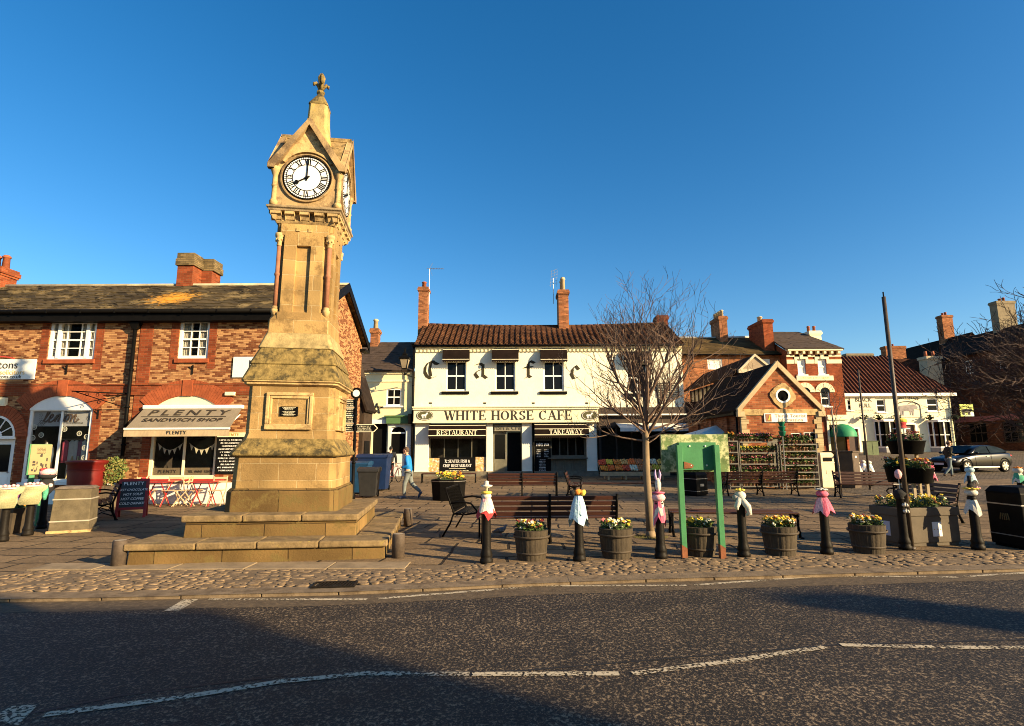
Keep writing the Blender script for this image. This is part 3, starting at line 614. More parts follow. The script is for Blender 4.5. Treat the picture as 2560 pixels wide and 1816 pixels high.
def roof(name,mat,par,x0,x1,p0,p1,tw_=.3,rh=.3,amp=.03,step=.025,il=0,ir=0,sag=0,jit=.004,n=6,sub=None):
    """tiled slope from eave p0=(y,z) to ridge p1; il/ir: inset at ridge (hips)"""
    b=MB(); b.s=False
    dy,dz=p1[0]-p0[0],p1[1]-p0[1]; L=math.hypot(dy,dz); ny,nz=-dz/L,dy/L
    if dy<0: ny,nz=dz/L*1,-dy/L
    rows=max(1,round(L/rh))
    if amp: xs=[x0+i*tw_/n for i in range(int((x1-x0)/tw_*n)+2)]
    else: xs=[x0+i*tw_ for i in range(int((x1-x0)/tw_)+2)]
    for j in range(rows):
        ta,tb=j/rows,min(1,(j+1.12)/rows); prev=None; off=(j%2)*tw_/2 if not amp else 0
        def cl(x,t): return min(max(x,x0+il*t),x1-ir*t)
        for i in range(len(xs)-1):
            xa,xb=xs[i]+off*(0 if amp else 1),xs[i+1]+off*(0 if amp else 1)
            if not amp and i==0: xa=x0
            if cl(xb,ta)-cl(xa,ta)<1e-4 and cl(xb,tb)-cl(xa,tb)<1e-4: continue
            if amp:
                ph=lambda x:(((x-x0)/tw_)%1); pr_=lambda x: amp*(math.sin(ph(x)*2*math.pi)*.6+.5+.3*math.sin(ph(x)*4*math.pi))
                oa,ob=pr_(xa),pr_(xb); jj=noise.noise(Vector((int((xa-x0)/tw_)*7.1,j*3.3,0)))*jit*2; oa+=jj;ob+=jj
            else:
                oa=ob=ru(-jit,jit)
            def P(x,t,o):
                sg=-sag*math.sin(math.pi*(x-x0)/(x1-x0))*t
                return (x,p0[0]+dy*t+ny*o,p0[1]+dz*t+nz*o+sg)
            s_=step
            b.add([P(cl(xa,ta),ta,oa+s_),P(cl(xb,ta),ta,ob+s_),P(cl(xb,tb),tb,ob),P(cl(xa,tb),tb,oa),P(cl(xa,ta),ta,oa-.01),P(cl(xb,ta),ta,ob-.01)],[(0,1,2,3),(4,5,1,0)])
    # deck underneath
    a,c=p0,p1; k=.05
    b.loft([[(x0,a[0]-ny*.03,a[1]-nz*.03),(x1,a[0]-ny*.03,a[1]-nz*.03),(x1-ir,c[0]-ny*.03,c[1]-nz*.03),(x0+il,c[0]-ny*.03,c[1]-nz*.03)],
            [(x0,a[0]-ny*k*2,a[1]-nz*k*2),(x1,a[0]-ny*k*2,a[1]-nz*k*2),(x1-ir,c[0]-ny*k*2,c[1]-nz*k*2),(x0+il,c[0]-ny*k*2,c[1]-nz*k*2)]])
    return b.build(name,mat,par)
pot_r=M('terracotta',(.30,.09,.04),.8,.25,6,.3); pot_c=M('buff_clay',(.48,.37,.22),.8,.25,6,.3)
flash=M('lead_flashing',(.45,.43,.38),.7,.2,5,.2)
def chimney(par,x,y,z0,wx,wy,h,mat,pots=2,pm=None,ph=.35,along='x',cap=.12,pr=.11,taper=1,band=None):
    b=MB(); b.box(x-wx/2,y-wy/2,z0,x+wx/2,y+wy/2,z0+h-.34); e=.04
    b.box(x-wx/2-e,y-wy/2-e,z0+h-.34,x+wx/2+e,y+wy/2+e,z0+h-.26); b.box(x-wx/2-e*2,y-wy/2-e*2,z0+h-.26,x+wx/2+e*2,y+wy/2+e*2,z0+h-.1); b.box(x-wx/2-e,y-wy/2-e,z0+h-.1,x+wx/2+e,y+wy/2+e,z0+h)
    c=b.build('chimney',mat,par)
    for i in range(pots):
        t=(i+.5)/pots-.5; px,py=(x+t*wx,y) if along=='x' else (x,y+t*wy)
        b=MB(); b.s=True; b.lathe([(pr,z0+h-.02),(pr*.85,z0+h+ph*.8),(pr*1.1,z0+h+ph*.82),(pr*1.1,z0+h+ph*.92),(pr*.8,z0+h+ph*.94),(pr*.8,z0+h+ph)],(px,py,0),10); b.build('chimney_pot',pm or pot_r,c)
    b=MB(); b.box(x-wx/2-.03,y-wy/2-.03,z0-.25,x+wx/2+.03,y+wy/2+.03,z0+.02); b.build('flashing',flash,c)
    return c
def downpipe(par,x,y,z0,z1,r=.04,hop=True,mat=None):
    b=MB(); b.s=True; b.tube([(x,y,z0),(x,y,z1)],r,8)
    z=z0+.5
    while z<z1-.2: b.tube([(x,y,z),(x,y,z+.05)],r*1.35,8); z+=1.2
    if hop: b.s=False; b.frust((x-.07,y-.06,x+.07,y+.06),z1-.02,(x-.15,y-.1,x+.15,y+.1),z1+.16); b.box(x-.16,y-.11,z1+.16,x+.16,y+.11,z1+.2)
    return b.build('downpipe',mat or black,par)
def body(par,mat,x0,x1,z1,dep,holes,name='wall',y=0,z0=-.3,gable=None,th=.25):
    b=MB(); b.wall(x0,x1,z0,z1,holes,y,th)
    b.add([(x1,y,z0),(x1,y+dep,z0),(x1,y+dep,z1),(x1,y,z1)],[(0,1,2,3)]); b.add([(x0,y,z0),(x0,y+dep,z0),(x0,y+dep,z1),(x0,y,z1)],[(3,2,1,0)]); b.add([(x0,y+dep,z0),(x1,y+dep,z0),(x1,y+dep,z1),(x0,y+dep,z1)],[(3,2,1,0)])
    if gable: 
        for x,o in ((x0,(0,1,2)),(x1,(2,1,0))): b.add([(x,y,z1),(x,y+gable[0],gable[1]),(x,y+dep,z1)],[o])
    return b.build(name,mat,par)
def gutter(par,x0,x1,y,z,r=.06,mat=None,fascia=None,fh=.18):
    b=MB(); b.s=True; b.tube([(x0,y-r,z),(x1,y-r,z)],r,8)
    x=x0+.5; b.s=False
    while x<x1: b.box(x-.02,y-r*2-.005,z-r,x+.02,y,z+r*.6); x+=1.1
    o=b.build('gutter',mat or black,par)
    if fascia: b=MB(); b.box(x0,y,z-fh,x1,y+.03,z+.03); b.build('fascia_board',fascia,par)
    return o
def room(par,r,y0,dep,mat,floor=None):   # dim recess behind a shop window
    x0,z0,x1,z1=r; b=MB()
    b.add([(x0,y0,z0),(x1,y0,z0),(x1,y0+dep,z0),(x0,y0+dep,z0)],[(0,1,2,3)]); b.add([(x0,y0,z1),(x1,y0,z1),(x1,y0+dep,z1),(x0,y0+dep,z1)],[(3,2,1,0)])
    b.add([(x0,y0,z0),(x0,y0+dep,z0),(x0,y0+dep,z1),(x0,y0,z1)],[(0,1,2,3)]); b.add([(x1,y0,z0),(x1,y0+dep,z0),(x1,y0+dep,z1),(x1,y0,z1)],[(3,2,1,0)])
    b.add([(x0,y0+dep,z0),(x1,y0+dep,z0),(x1,y0+dep,z1),(x0,y0+dep,z1)],[(0,1,2,3)]); return b.build('shop_interior',mat,par)
dark_in=M('dim_interior',(.05,.04,.03),.9,.4,3,.1)
def arch_brick(par,cx,zc,r0,r1,a0,a1,y,mat,n=15,name='brick_arch'):
    b=MB()
    for i in range(n):
        q0,q1=rad(a0+(a1-a0)*i/n),rad(a0+(a1-a0)*(i+.9)/n)
        b.prism([(cx+r0*math.cos(q0),zc+r0*math.sin(q0)),(cx+r0*math.cos(q1),zc+r0*math.sin(q1)),(cx+r1*math.cos(q1),zc+r1*math.sin(q1)),(cx+r1*math.cos(q0),zc+r1*math.sin(q0))],y-.04-.002*(i%2),y+.02)
    return fixn(b.build(name,mat,par))
rubbed=M('rubbed_red_brick',(.29,.07,.023),.85,.3,5,.2)
# ---------------- brick shop building, left ----------------
YL=17.5; x0=-24.0; A=Fac(YL,x0)
lb=T('brick_shop_building','long two storey mottled brick shop building with mossy slate roof, left of the clock tower','building',(x0,YL,0))
xr=-6.5-x0
w1=A.r(122,802,239,899); w2=A.r(447,800,522,897)
lem=A.r(65,1000,224,1206); plz=A.r(372,1060,537,1200); dr=A.r(-75,1040,32,1262)
lem=(lem[0],lem[1],lem[2],A.p(160,1022)[1]); plz=(A.p(368,1198)[0],A.p(368,1198)[1],A.p(536,1198)[0],A.p(400,1022)[1]); dr=(dr[0],.02,dr[2],A.p(10,1092)[1])
ez=6.12
b=body(lb,brick_mix,0,xr,ez-.1,5.7,[w1,w2,lem,plz,dr],gable=(2.85,7.8))
slate_m=brickmat('mossy_slates',(.11,.08,.04),(.065,.05,.027),(.05,.04,.03),bw=.32,rh=.2,ms=.004,var=.5,bs=.4,big=.5,lichen=(.25,.18,.08),la=.52,ls=1.1)
# orange lichen patch
def orange_patch(mt,loc,r):
    n=mt.node_tree.nodes;l=mt.node_tree.links;b=n['Principled BSDF'];src=b.inputs['Base Color'].links[0].from_socket
    tc=n.new('ShaderNodeTexCoord'); mp=n.new('ShaderNodeMapping'); mp.inputs['Location'].default_value=(-loc[0]/r,-loc[1]/(r*.9),0); mp.inputs['Scale'].default_value=(1/r,1/(r*.9),0); l.new(tc.outputs['Object'],mp.inputs[0])
    g=n.new('ShaderNodeTexGradient'); g.gradient_type='SPHERICAL'; l.new(mp.outputs[0],g.inputs[0])
    t=tex(n,l,3.5,8,.8); a=n.new('ShaderNodeMath'); a.operation='MULTIPLY_ADD'; a.inputs[1].default_value=.55; l.new(g.outputs[1],a.inputs[0]); l.new(t,a.inputs[2])
    l.new(mixc(n,l,ramp(n,l,a.outputs[0],.80,.95),src,(.62,.30,.04)),b.inputs['Base Color'])
orange_patch(slate_m,(V(440,740,YL+1.2)[0]-x0,1.1),1.9)
roof('slate_roof',slate_m,lb,-.3,xr+.2,(-.3,ez+.02),(2.85,7.95),.3,.2,0,.02,jit=.012)
roof('slate_roof',slate_m,lb,-.3,xr+.2,(6.0,ez+.02),(2.85,7.95),.3,.2,0,.02,jit=.012)
b=MB(); b.s=True; b.tube([(-.3,2.85,7.95),(xr+.2,2.85,7.95)],.07,8); b.build('ridge_tiles',M('ridge_stone',(.35,.3,.2),.9,.3,3,.3),lb)
gutter(lb,-.3,xr+.15,-.32,ez-.02,.07); b=MB(); b.box(-.3,-.32,ez-.32,xr+.15,0,ez-.1); b.box(-.3,-.30,ez-.10,xr+.15,-.25,ez+.0); b.build('eaves_board',black,lb)
b=MB()
for s in (1,-1):
    p=[(-.42,ez-.28),(-.42,ez+.03),(2.85,8.0),(2.85,7.66)] if s==1 else [(6.12,ez-.28),(2.85,7.66),(2.85,8.0),(6.12,ez+.03)]
    b.prism(p,xr+.2,xr+.24,'x')
b.box(xr+.0,5.4,ez-.34,xr+.24,6.1,ez-.24); b.build('bargeboard',black,lb)
jamb=lambda r,o,zt,zb: None
b=MB()   # red brick dressings
for r in (w1,w2):
    b.box(r[0]-.26,-.006,r[1]-.35,r[0]-.002,.1,ez-.1); b.box(r[2]+.002,-.006,r[1]-.35,r[2]+.26,.1,ez-.1)
zs=A.p(200,963)[1]; b.box(0,-.03,zs-.30,xr,.1,zs-.02); b.box(0,-.06,zs-.02,xr,.1,zs+.03); b.box(0,-.045,zs-.34,xr,.1,zs-.30)
for r in (lem,plz): b.box(r[0]-.28,-.008,-.2,r[0]-.002,.1,r[3]); b.box(r[2]+.002,-.008,-.2,r[2]+.28,.1,r[3])
xp=A.p(330,900)[0]; b.box(xp+.2,-.02,2.2,xp+.62,.1,ez-.1)
b.box(xr-.3,-.012,-.2,xr+.012,.4,ez-.1)
b.build('red_brick_dressings',brick_red,lb)
for r in (lem,plz):
    cx=(r[0]+r[2])/2; hw=(r[2]-r[0])/2; rise=.42; R=(hw*hw+rise*rise)/(2*rise); zc=r[3]+rise-R; a=math.degrees(math.asin(hw/R))
    arch_brick(lb,cx,zc,R,R+.5,90-a-4,90+a+4,-.01,rubbed,34)
    b=MB(); n=14; arc=[(cx+R*math.cos(rad(90+a-2*a*i/n)),zc+R*math.sin(rad(90+a-2*a*i/n))) for i in range(n+1)]
    b.prism([(r[0],r[3]-.05),(r[2],r[3]-.05)]+arc[::-1],-.012,.1); fixn(b.build('arch_head_panel',white if r is lem else cream,lb))
    b=MB(); b.box(cx-.16,-.078,zc+R-.02,cx+.16,0,zc+R+.5); b.build('keystone',rubbed,lb)
sash(lb,w1,.08,3,4,.09,.03,(.06,.14,.06),curtain=1,sillmat=rubbed).name='window'
for s in (0,1):  # side lights of the wide sash
    xx=w1[0]+.30 if s==0 else w1[2]-.30; b=MB(); b.box(xx-.05,.02,w1[1]+.05,xx+.05,.13,w1[3]-.05); b.build('mullion',whitew,lb)
sash(lb,w2,.08,3,4,.09,.03,(.06,.14,.06),curtain=1,sillmat=rubbed)
# clothes shop window
lw=sash(lb,(lem[0],lem[1],lem[2],lem[3]),.06,2,1,.08,.07,(.1,.08,.04),gl=shopglass,mid=False,name='shop_window')
room(lb,lem,.2,1.6,dark_in)
zt=A.p(100,1066)[1]; b=MB(); b.box(lem[0]+.08,.10,zt,lem[2]-.08,.115,lem[3]-.08); vp=b.build('window_film',M('frosted_film',(.42,.42,.40),.8,.05,3,0),lb)

LM=[(0,.1),(.25,.6),(.5,1.5),(.52,2.1),(.36,2.15),(.22,1.4),(.15,.3),(.35,0),(.6,.3),(.85,.5),(1.0,.85),(.8,1.0),(.65,.6),(.75,.05),(1.0,.0),(1.3,.35),(1.5,.95),(1.45,0),(1.5,.5),(1.8,1.0),(1.8,0),(1.85,.5),(2.15,1.0),(2.15,.2),(2.3,0),(2.5,.3),(2.6,.8),(2.85,1.0),(3.0,.6),(2.85,.05),(2.6,.2),(2.65,.8),(3.0,1.0),(3.3,.8),(3.35,0),(3.4,.5),(3.7,1.0),(3.75,.2),(3.95,0),(4.3,.5)]
b=MB(); sc=.27; ox=(lem[0]+lem[2])/2-.64; oz=zt+.14
P_=[Vector((ox+(u+v*.22)*sc,.092,oz+v*sc*.9)) for u,v in LM]; Q_=[]
for i in range(len(P_)-1):
    p0,p1,p2,p3=P_[max(0,i-1)],P_[i],P_[i+1],P_[min(len(P_)-1,i+2)]
    for q in range(4):
        u=q/4; Q_.append(.5*((2*p1)+(p2-p0)*u+(2*p0-5*p1+4*p2-p3)*u*u+(3*p1-p0-3*p2+p3)*u**3))
b.tube(Q_,.024,5); b.build('lettering',M('script_brown',(.10,.07,.05),.7,.1,2,0),vp); txt('WOMENSWEAR',.075,M('lettering_grey',(.2,.19,.17),.7,.1,2,0),vp,(lem[0]+lem[2])/2+.4,.095,zt+.1)
b=MB()
for i in range(15):
    x=ru(lem[0]+.15,lem[2]-.15); z=ru(zt+.05,lem[3]-.15)
    for k in range(6): a=k*math.pi/3+i; b.prism([(x+.03*math.cos(a-.3),z+.03*math.sin(a-.3)),(x+.03*math.cos(a+.3),z+.03*math.sin(a+.3)),(x+.075*math.cos(a),z+.075*math.sin(a))],.092,.096)
fixn(b.build('flower_print',M('film_print',(.12,.11,.1),.7,.1,3,0),vp))
b=MB()
for (px,py) in ((97,1088),(193,1084),(76,1095),(73,1124),(68,1150),(211,1092),(206,1120),(204,1145),(156,1073),(80,1068)):
    x,z=A.p(px,py); q=.085
    for k in range(12):
        a,c=k*math.pi/6,(k+1)*math.pi/6; f=lambda r_,t:(x+r_*math.cos(t),z+r_*math.sin(t)); b.prism([f(q,a),f(q,c),f(q*.75,c),f(q*.75,a)],.085,.09)
        if k%2: b.prism([f(q*.25,a),f(q*.6,a-.18),f(q*.6,a+.18)],.085,.089)
    b.prism([(x+.02*math.cos(k),z+.02*math.sin(k)) for k in range(6)],.085,.088)
fixn(b.build('lemon_slice_stickers',fw,lb))
# clothes inside
def WX(px,py,Y): return V(px,py,Y)
denim=M('denim',(.06,.09,.13),.9,.3,20,.2); pinkc=M('pink_cloth',(.65,.11,.17),.9,.15,9,.2); whitec=M('white_cloth',(.7,.68,.6),.9,.1,9,.3)
def torso_on_stand(nm,label,px,py,Y,cloth,h=1.75):
    x,_=WX(px,py,Y); t=T(nm,label,'mannequin',(x,Y,.62)); b=MB(); b.s=True
    k=1.0
    b.loft([[(rx*math.cos(a),ry*math.sin(a),z) for a in [i*math.pi/6 for i in range(12)]] for rx,ry,z in ((.2,.13,.62),(.17,.12,.8),(.2,.13,1.0),(.22,.12,1.12),(.13,.08,1.2),(.06,.06,1.23))])
    for s in (-1,1): b.tube([(s*.19,0,1.13),(s*.25,-.02,.9),(s*.27,-.06,.66)],[.07,.06,.05],8)
    b.build('jacket',cloth,t); b=MB(); b.s=True; b.lathe([(.06,1.2),(.055,1.3),(.02,1.31)]); b.build('neck',whitec,t)
    b=MB(); b.s=True; b.lathe([(.16,0),(.16,.02),(.02,.03),(.018,.65)]); b.build('stand',steel,t); return t
torso_on_stand('shop_mannequin','mannequin torso in a blue denim jacket behind the left pane of the clothes shop window',113,1120,18.3,denim)
x,_=WX(182,1100,18.4); t=T('clothes_rail','rail of pink and white clothes behind the right pane of the clothes shop window','clothes rail',(x,18.4,.5))
b=MB(); b.tube([(-.4,0,0),(-.4,0,1.55)],.015); b.tube([(.55,0,0),(.55,0,1.55)],.015); b.tube([(-.42,0,1.53),(.57,0,1.53)],.014); b.build('frame',steel,t)
for i,(xx,mt_,L) in enumerate(((-.22,pinkc,.75),(.0,whitec,1.2),(.14,whitec,1.1),(.3,M('mauve_cloth',(.3,.12,.18),.9,.2,9,.2),.8),(.42,whitec,1.0))):
    b=MB(); b.s=True; b.loft([[(xx+rx*math.cos(a),ry*math.sin(a),1.5-z) for a in [j*math.pi/5 for j in range(10)]] for rx,ry,z in ((.02,.03,0),(.11,.06,.08),(.1,.06,.3),(.12,.07,L))]); b.build('garment',mt_,t)
x,_=WX(176,1180,18.0); t=T('step_ladder_display','small wooden display ladder standing inside the clothes shop window','ladder',(x,18.0,.72)); b=MB()
for s in (-.14,.14): b.bar((s,0,0),(s*.7,.12,.75),.03,.02); b.bar((s,.3,0),(s*.7,.14,.75),.03,.02)
b.build('rails',M('pale_yellow_wood',(.6,.5,.25),.7,.1,5,.1),t); b=MB()
for i in range(3): b.box(-.13,.03+.03*i,.15+.2*i,.13,.1+.03*i,.17+.2*i)
b.build('treads',M('pale_yellow_wood',(.6,.5,.25)),t)
# doorway with fanlight
dx0,dx1,dz=dr[0],dr[2],dr[3]; cx=(dx0+dx1)/2; hw=(dx1-dx0)/2
b=MB(); n=12; b.prism([(cx+hw*math.cos(math.pi*i/n),dz+hw*math.sin(math.pi*i/n)) for i in range(n+1)],-.012,.0); fl=fixn(b.build('fanlight',glass,lb))
b=MB()
for i in range(n):
    a,c=math.pi*i/n,math.pi*(i+1)/n
    for r0,r1 in ((hw*.9,hw*1.0),(hw*.3,hw*.36)): b.prism([(cx+r0*math.cos(a),dz+r0*math.sin(a)),(cx+r1*math.cos(a),dz+r1*math.sin(a)),(cx+r1*math.cos(c),dz+r1*math.sin(c)),(cx+r0*math.cos(c),dz+r0*math.sin(c))],-.04,-.012)
for i in range(1,6): a=math.pi*i/6; b.bar((cx+hw*.33*math.cos(a),-.026,dz+hw*.33*math.sin(a)),(cx+hw*.92*math.cos(a),-.026,dz+hw*.92*math.sin(a)),.03,.02,(0,1,0))
b.box(dx0,-.045,dz-.08,dx1,0,dz+.02); fixn(b.build('fanlight_frame',whitew,fl))
arch_brick(lb,cx,dz,hw+.01,hw+.36,0,180,-.012,rubbed,26)
b=MB(); b.box(dx0,.1,0,dx1,.16,dz-.08); b.box(dx0+.0,.05,0,dx0+.09,.1,dz-.08); b.box(dx1-.09,.05,0,dx1,.1,dz-.08)
for i in range(2):
    xa=dx0+.14+i*(hw-.08); b.box(xa,.085,.2,xa+hw-.24,.1,.85)
dd=b.build('door',whitew,lb,bev=.006); b=MB(); b.box(dx0+.2,.08,1.0,dx1-.2,.098,dz-.25); b.build('pane',glass,dd); b=MB(); b.s=True; b.blob((dx1-.16,.05,.98),.03); b.build('handle',steel,dd)
# sandwich shop front
pw=sash(lb,plz,.06,2,1,.09,.07,None,frame=cream,gl=shopglass,mid=False,name='shop_window'); room(lb,plz,.2,1.5,dark_in)
b=MB(); b.box(plz[0]-.3,-.16,plz[1]-.1,plz[2]+.3,.05,plz[1]-.005); b.build('red_window_board',M('red_paint',(.36,.03,.025),.5,.15,5,.1),lb,bev=.01)
b=MB(); b.box(plz[0]-1.2,-.05,-.1,plz[2]+.75,.0,plz[1]-.12); b.build('white_plinth',M('white_render',(.8,.78,.7),.85,.1,3,.4,dirt=(.5,.45,.35),da=.62),lb)
b=MB(); b.box(lem[0]-.6,-.04,-.1,lem[2]+.5,.0,.42); b.build('white_plinth',M('white_render',(.8,.78,.7)),lb)
b=MB(); b.box(plz[0]+.09,.09,plz[1]+.1,plz[2]-.09,.1,plz[1]+.34); wf=b.build('window_film',M('tan_film',(.22,.17,.1),.8,.1,3,0),lb)
txt('PLENTY',.15,bt,wf,plz[0]+.55,.08,plz[1]+.22,space=1.15); txt('TEL  01845  525003',.1,bt,wf,plz[2]-.5,.08,plz[1]+.22)
b=MB(); 
for side in (0,1):
    xa,xb=(plz[0]+.15,(plz[0]+plz[2])/2-.1) if side==0 else ((plz[0]+plz[2])/2+.1,plz[2]-.12); zt_=plz[1]+1.12; P=lambda t:(xa+(xb-xa)*t,zt_-.22*math.sin(math.pi*t)*1)
    for i in range(5):
        a,c=P(i/5+.02),P((i+1)/5-.03); m_=((a[0]+c[0])/2,(a[1]+c[1])/2-.17); b.prism([a,m_,c],.12,.124)
    for i in range(10): a,c=P(i/10),P((i+1)/10); b.bar((a[0],.12,a[1]),(c[0],.12,c[1]),.008)
fixn(b.build('bunting',wt,lb))
ax0,az1=A.p(363,1019); ax1=A.p(611,1019)[0]
aw=V(311,1072,YL-1.0); awr=V(575,1072,YL-1.0); z0a=aw[1]; bx0=aw[0]-x0; bx1=awr[0]-x0
gcan=M('grey_canvas',(.22,.18,.125),.9,.15,3,.2,dirt=(.2,.17,.13),da=.6,ds=3)
b=MB(); b.box(ax0,-.14,az1-.06,ax1,0,az1+.06); aw_=b.build('awning_box',white,lb,bev=.02)
b=MB(); b.loft([[(ax0+.03,-.08,az1-.03),(ax1-.03,-.08,az1-.03),(bx1-.02,-1.0,z0a),(bx0+.02,-1.0,z0a)],[(ax0+.03,-.08,az1-.045),(ax1-.03,-.08,az1-.045),(bx1-.02,-1.0,z0a-.015),(bx0+.02,-1.0,z0a-.015)]]); an=fixn(b.build('awning',gcan,lb))
b=MB(); b.box(bx0,-1.05,z0a-.04,bx1,-.98,z0a+.02); b.build('front_bar',white,an,bev=.01)
b=MB()
n=30
for i in range(n):
    xa,xb=bx0+(bx1-bx0)*i/n,bx0+(bx1-bx0)*(i+1)/n; b.add([(xa,-1.02-.008*math.sin(i*1.1),z0a-.24),(xb,-1.02-.008*math.sin(i*1.1+1.1),z0a-.24),(xb,-1.02,z0a-.03),(xa,-1.02,z0a-.03)],[(0,1,2,3)])
vl=b.build('valance',M('buff_canvas',(.45,.34,.2),.9,.1,4,.2),an); txt('PLENTY',.15,bt,vl,(bx0+bx1)/2,-1.032,z0a-.13,space=1.2)
sl_=math.atan2(az1-.03-z0a,.92); cxm=(ax0+ax1+bx0+bx1)/4
for s_,sz,t_,sp_,sx_ in (('PLENTY',.42,.27,1.45,1.3),('SANDWICH SHOP',.24,.62,1.0,1.25)):
    o=txt(s_,sz,bt,an,cxm-.02,-.08-.92*t_-.012,az1-.03-(az1-.03-z0a)*t_+.012,rot=(sl_,0,0),space=sp_,sx=sx_,ext=.002,bold=.006)
b=MB(); t_=.44; b.box(ax0+.25,-.08-.92*t_-.03,az1-.03-(az1-.03-z0a)*t_+.0,ax1-.3,-.08-.92*t_-.01,az1-.03-(az1-.03-z0a)*t_+.012); b.build('stripe',bt,an)
b=MB()
for x in (ax0+.1,ax1-.1): b.bar((x,-.05,az1-.25),(x+(bx0-ax0)*.2*(1 if x<5 else 1),-.98,z0a-.02),.03)
b.build('awning_arm',white,an)
# chalk menu board on the wall
r=A.r(541,1093,600,1185); b=MB(); b.box(r[0],-.04,r[1],r[2]+.25,-.005,r[3]); mb=b.build('menu_board',blackm,lb); b=MB()
for i in range(11): scrib(b,r[0]+.08+.05*(i%3),r[2]+.15,r[3]-.12-i*.095,.05,-.041)
b.build('lettering',wtw,mb)
b=MB(); b.box(r[0],-.05,r[3],r[2]+.25,-.0,r[3]+.14); nb=b.build('name_board',cream,lb); txt('PLENTY',.12,gt,nb,(r[0]+r[2])/2+.1,-.06,r[3]+.07,space=1.2)
# solicitors' boards, alarm boxes, bracket
r=A.r(0,899,90,949); L=3.3
b=MB(); b.box(r[2]-L,-.05,r[1],r[2],-.005,r[3]); sg=b.build('signboard',M('pale_sign',(.72,.74,.68),.6,.04,3,0),lb)
txt('Newtons',.36,bt,sg,r[2]-.55,-.055,r[1]+.46,'RIGHT'); txt('solicitors',.22,gt,sg,r[2]-.3,-.055,r[1]+.22,'RIGHT'); txt('www.newtons.co.uk',.17,bt,sg,r[2]-.4,-.055,r[1]+.08,'RIGHT')
b=MB()
for i in range(12):
    a,c=[(r[2]-1.65+.95*t/12,r[1]+.62+.12*math.sin(math.pi*t/12*.85)) for t in (i,i+1)]; b.bar((a[0],-.056,a[1]),(c[0],-.056,c[1]),.03,.01,(0,1,0))
b.build('red_swoosh',M('sign_red',(.5,.05,.04),.6,.1,3,0),sg)
r=A.r(584,893,700,944); b=MB(); b.box(r[0],-.05,r[1],r[0]+3.0,-.005,r[3]); sg=b.build('signboard',M('pale_sign',(.72,.74,.68)),lb); txt('Newtons',.36,bt,sg,r[0]+.5,-.055,r[1]+.42,'LEFT'); txt('solicitors',.2,gt,sg,r[0]+1.2,-.055,r[1]+.18,'LEFT')
for (a,c_,d,e) in ((566,981,590,990),(4,995,20,1016)): r=A.r(a,c_,d,e); b=MB(); b.box(r[0],-.12,r[1],r[2],0,r[3]); b.build('alarm_box',cream,lb,bev=.015)
downpipe(lb,A.p(337,900)[0],-.12,.1,ez-.55,.055)
b=MB(); b.s=True; b.tube([(A.p(337,900)[0],-.12,ez-.4),(A.p(337,900)[0]+.02,-.2,ez-.2),(A.p(350,780)[0],-.36,ez-.05)],.05,8); b.build('swan_neck_pipe',black,lb)
xb,zb=A.p(320,985); xe,ze=A.p(240,1011); b=MB(); b.tube([(xb,-.05,zb),(xb-.55,-.45,zb+.0),(xb-1.1,-.9,zb)],.018); b.tube([(xb,-.05,zb-.45),(xb-1.0,-.85,zb-.02)],.014)
for i in range(4): b.tube([(xb-.2-.2*i+.05*math.cos(q),-.16-.17*i,zb-.08+.05*math.sin(q)) for q in [k*1.05 for k in range(7)]],.01,4)
b.build('hanging_sign_bracket',black,lb)
# black pattress anchors
for (px,py) in ((167,925),(482,925),(246,1036)):
    x,z=A.p(px,py); b=MB(); b.box(x-.02,-.03,z-.15,x+.02,0,z+.15); b.bar((x,-.02,z),(x-.12,-.02,z+.1),.02); b.build('wall_anchor',ironm,lb)
x=V(489,700,YL+3.1)[0]-x0
b=MB(); b.box(x-.50,2.7,7.3,x+.10,3.3,8.75); b.box(x-.05,3.31,7.3,x+.50,3.95,8.72); c1=b.build('chimney',brick_red,lb)
b=MB(); mossb=brickmat('mossy_brick',(.24,.17,.08),(.15,.11,.05),(.1,.08,.05),bw=.22,rh=.075,ms=.008,var=.4,bs=.6)
b.box(x-.56,2.64,8.70,x+.16,3.30,8.96); b.box(x-.53,2.67,8.96,x+.13,3.29,9.2); b.box(x-.10,3.301,8.68,x+.57,4.01,8.94); b.box(x-.07,3.302,8.94,x+.54,3.98,9.17); b.build('chimney_crown',mossb,c1)
x,_=V(-14,700,YL+2.9); x-=x0; c2=chimney(lb,x,2.9,7.4,1.1,.7,1.25,brick_red,3,pot_r,.55,pr=.13)
# white sign on the gable wall
b=MB(); b.box(xr+.0,2.4,3.6,xr+.05,3.6,4.6); b.build('gable_sign',white,lb)
# ---------------- rear buildings by the alley ----------------
x0=-13.0; t=T('shaded_outbuilding','shaded outbuilding with steep slate roof toned dark for shade standing behind the brick shop building','building',(x0,23.4,0))
dslate=M('shade_toned_slate',(.02,.014,.011),.9,.4,3,.4,8,dirt=(.035,.026,.018),da=.58,spec=.08)  # near-black slate and wall tones have the cafe's shadow painted in
zc=5.6; b=MB(); b.prism([(0,-.2),(6.55,-.2),(6.65,3.4),(6.1,5.5),(0,5.5)],0,1.4); b.build('wall',M('shade_toned_stone',(.035,.022,.013),.95,.4,3,.6,14),t)
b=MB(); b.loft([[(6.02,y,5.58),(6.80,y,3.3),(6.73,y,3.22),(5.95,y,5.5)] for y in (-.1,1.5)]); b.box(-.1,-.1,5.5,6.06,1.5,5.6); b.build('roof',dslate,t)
b=MB(); b.box(6.5,.3,.0,6.64,1.1,2.0); b.build('door',blackm,t)
YC=33.3; x0=V(920,1188,YC)[0]-1.0; B=Fac(YC,x0)
al=T('cream_alley_house','cream rendered house with green shopfront at the end of the alley','building',(x0,YC,0))
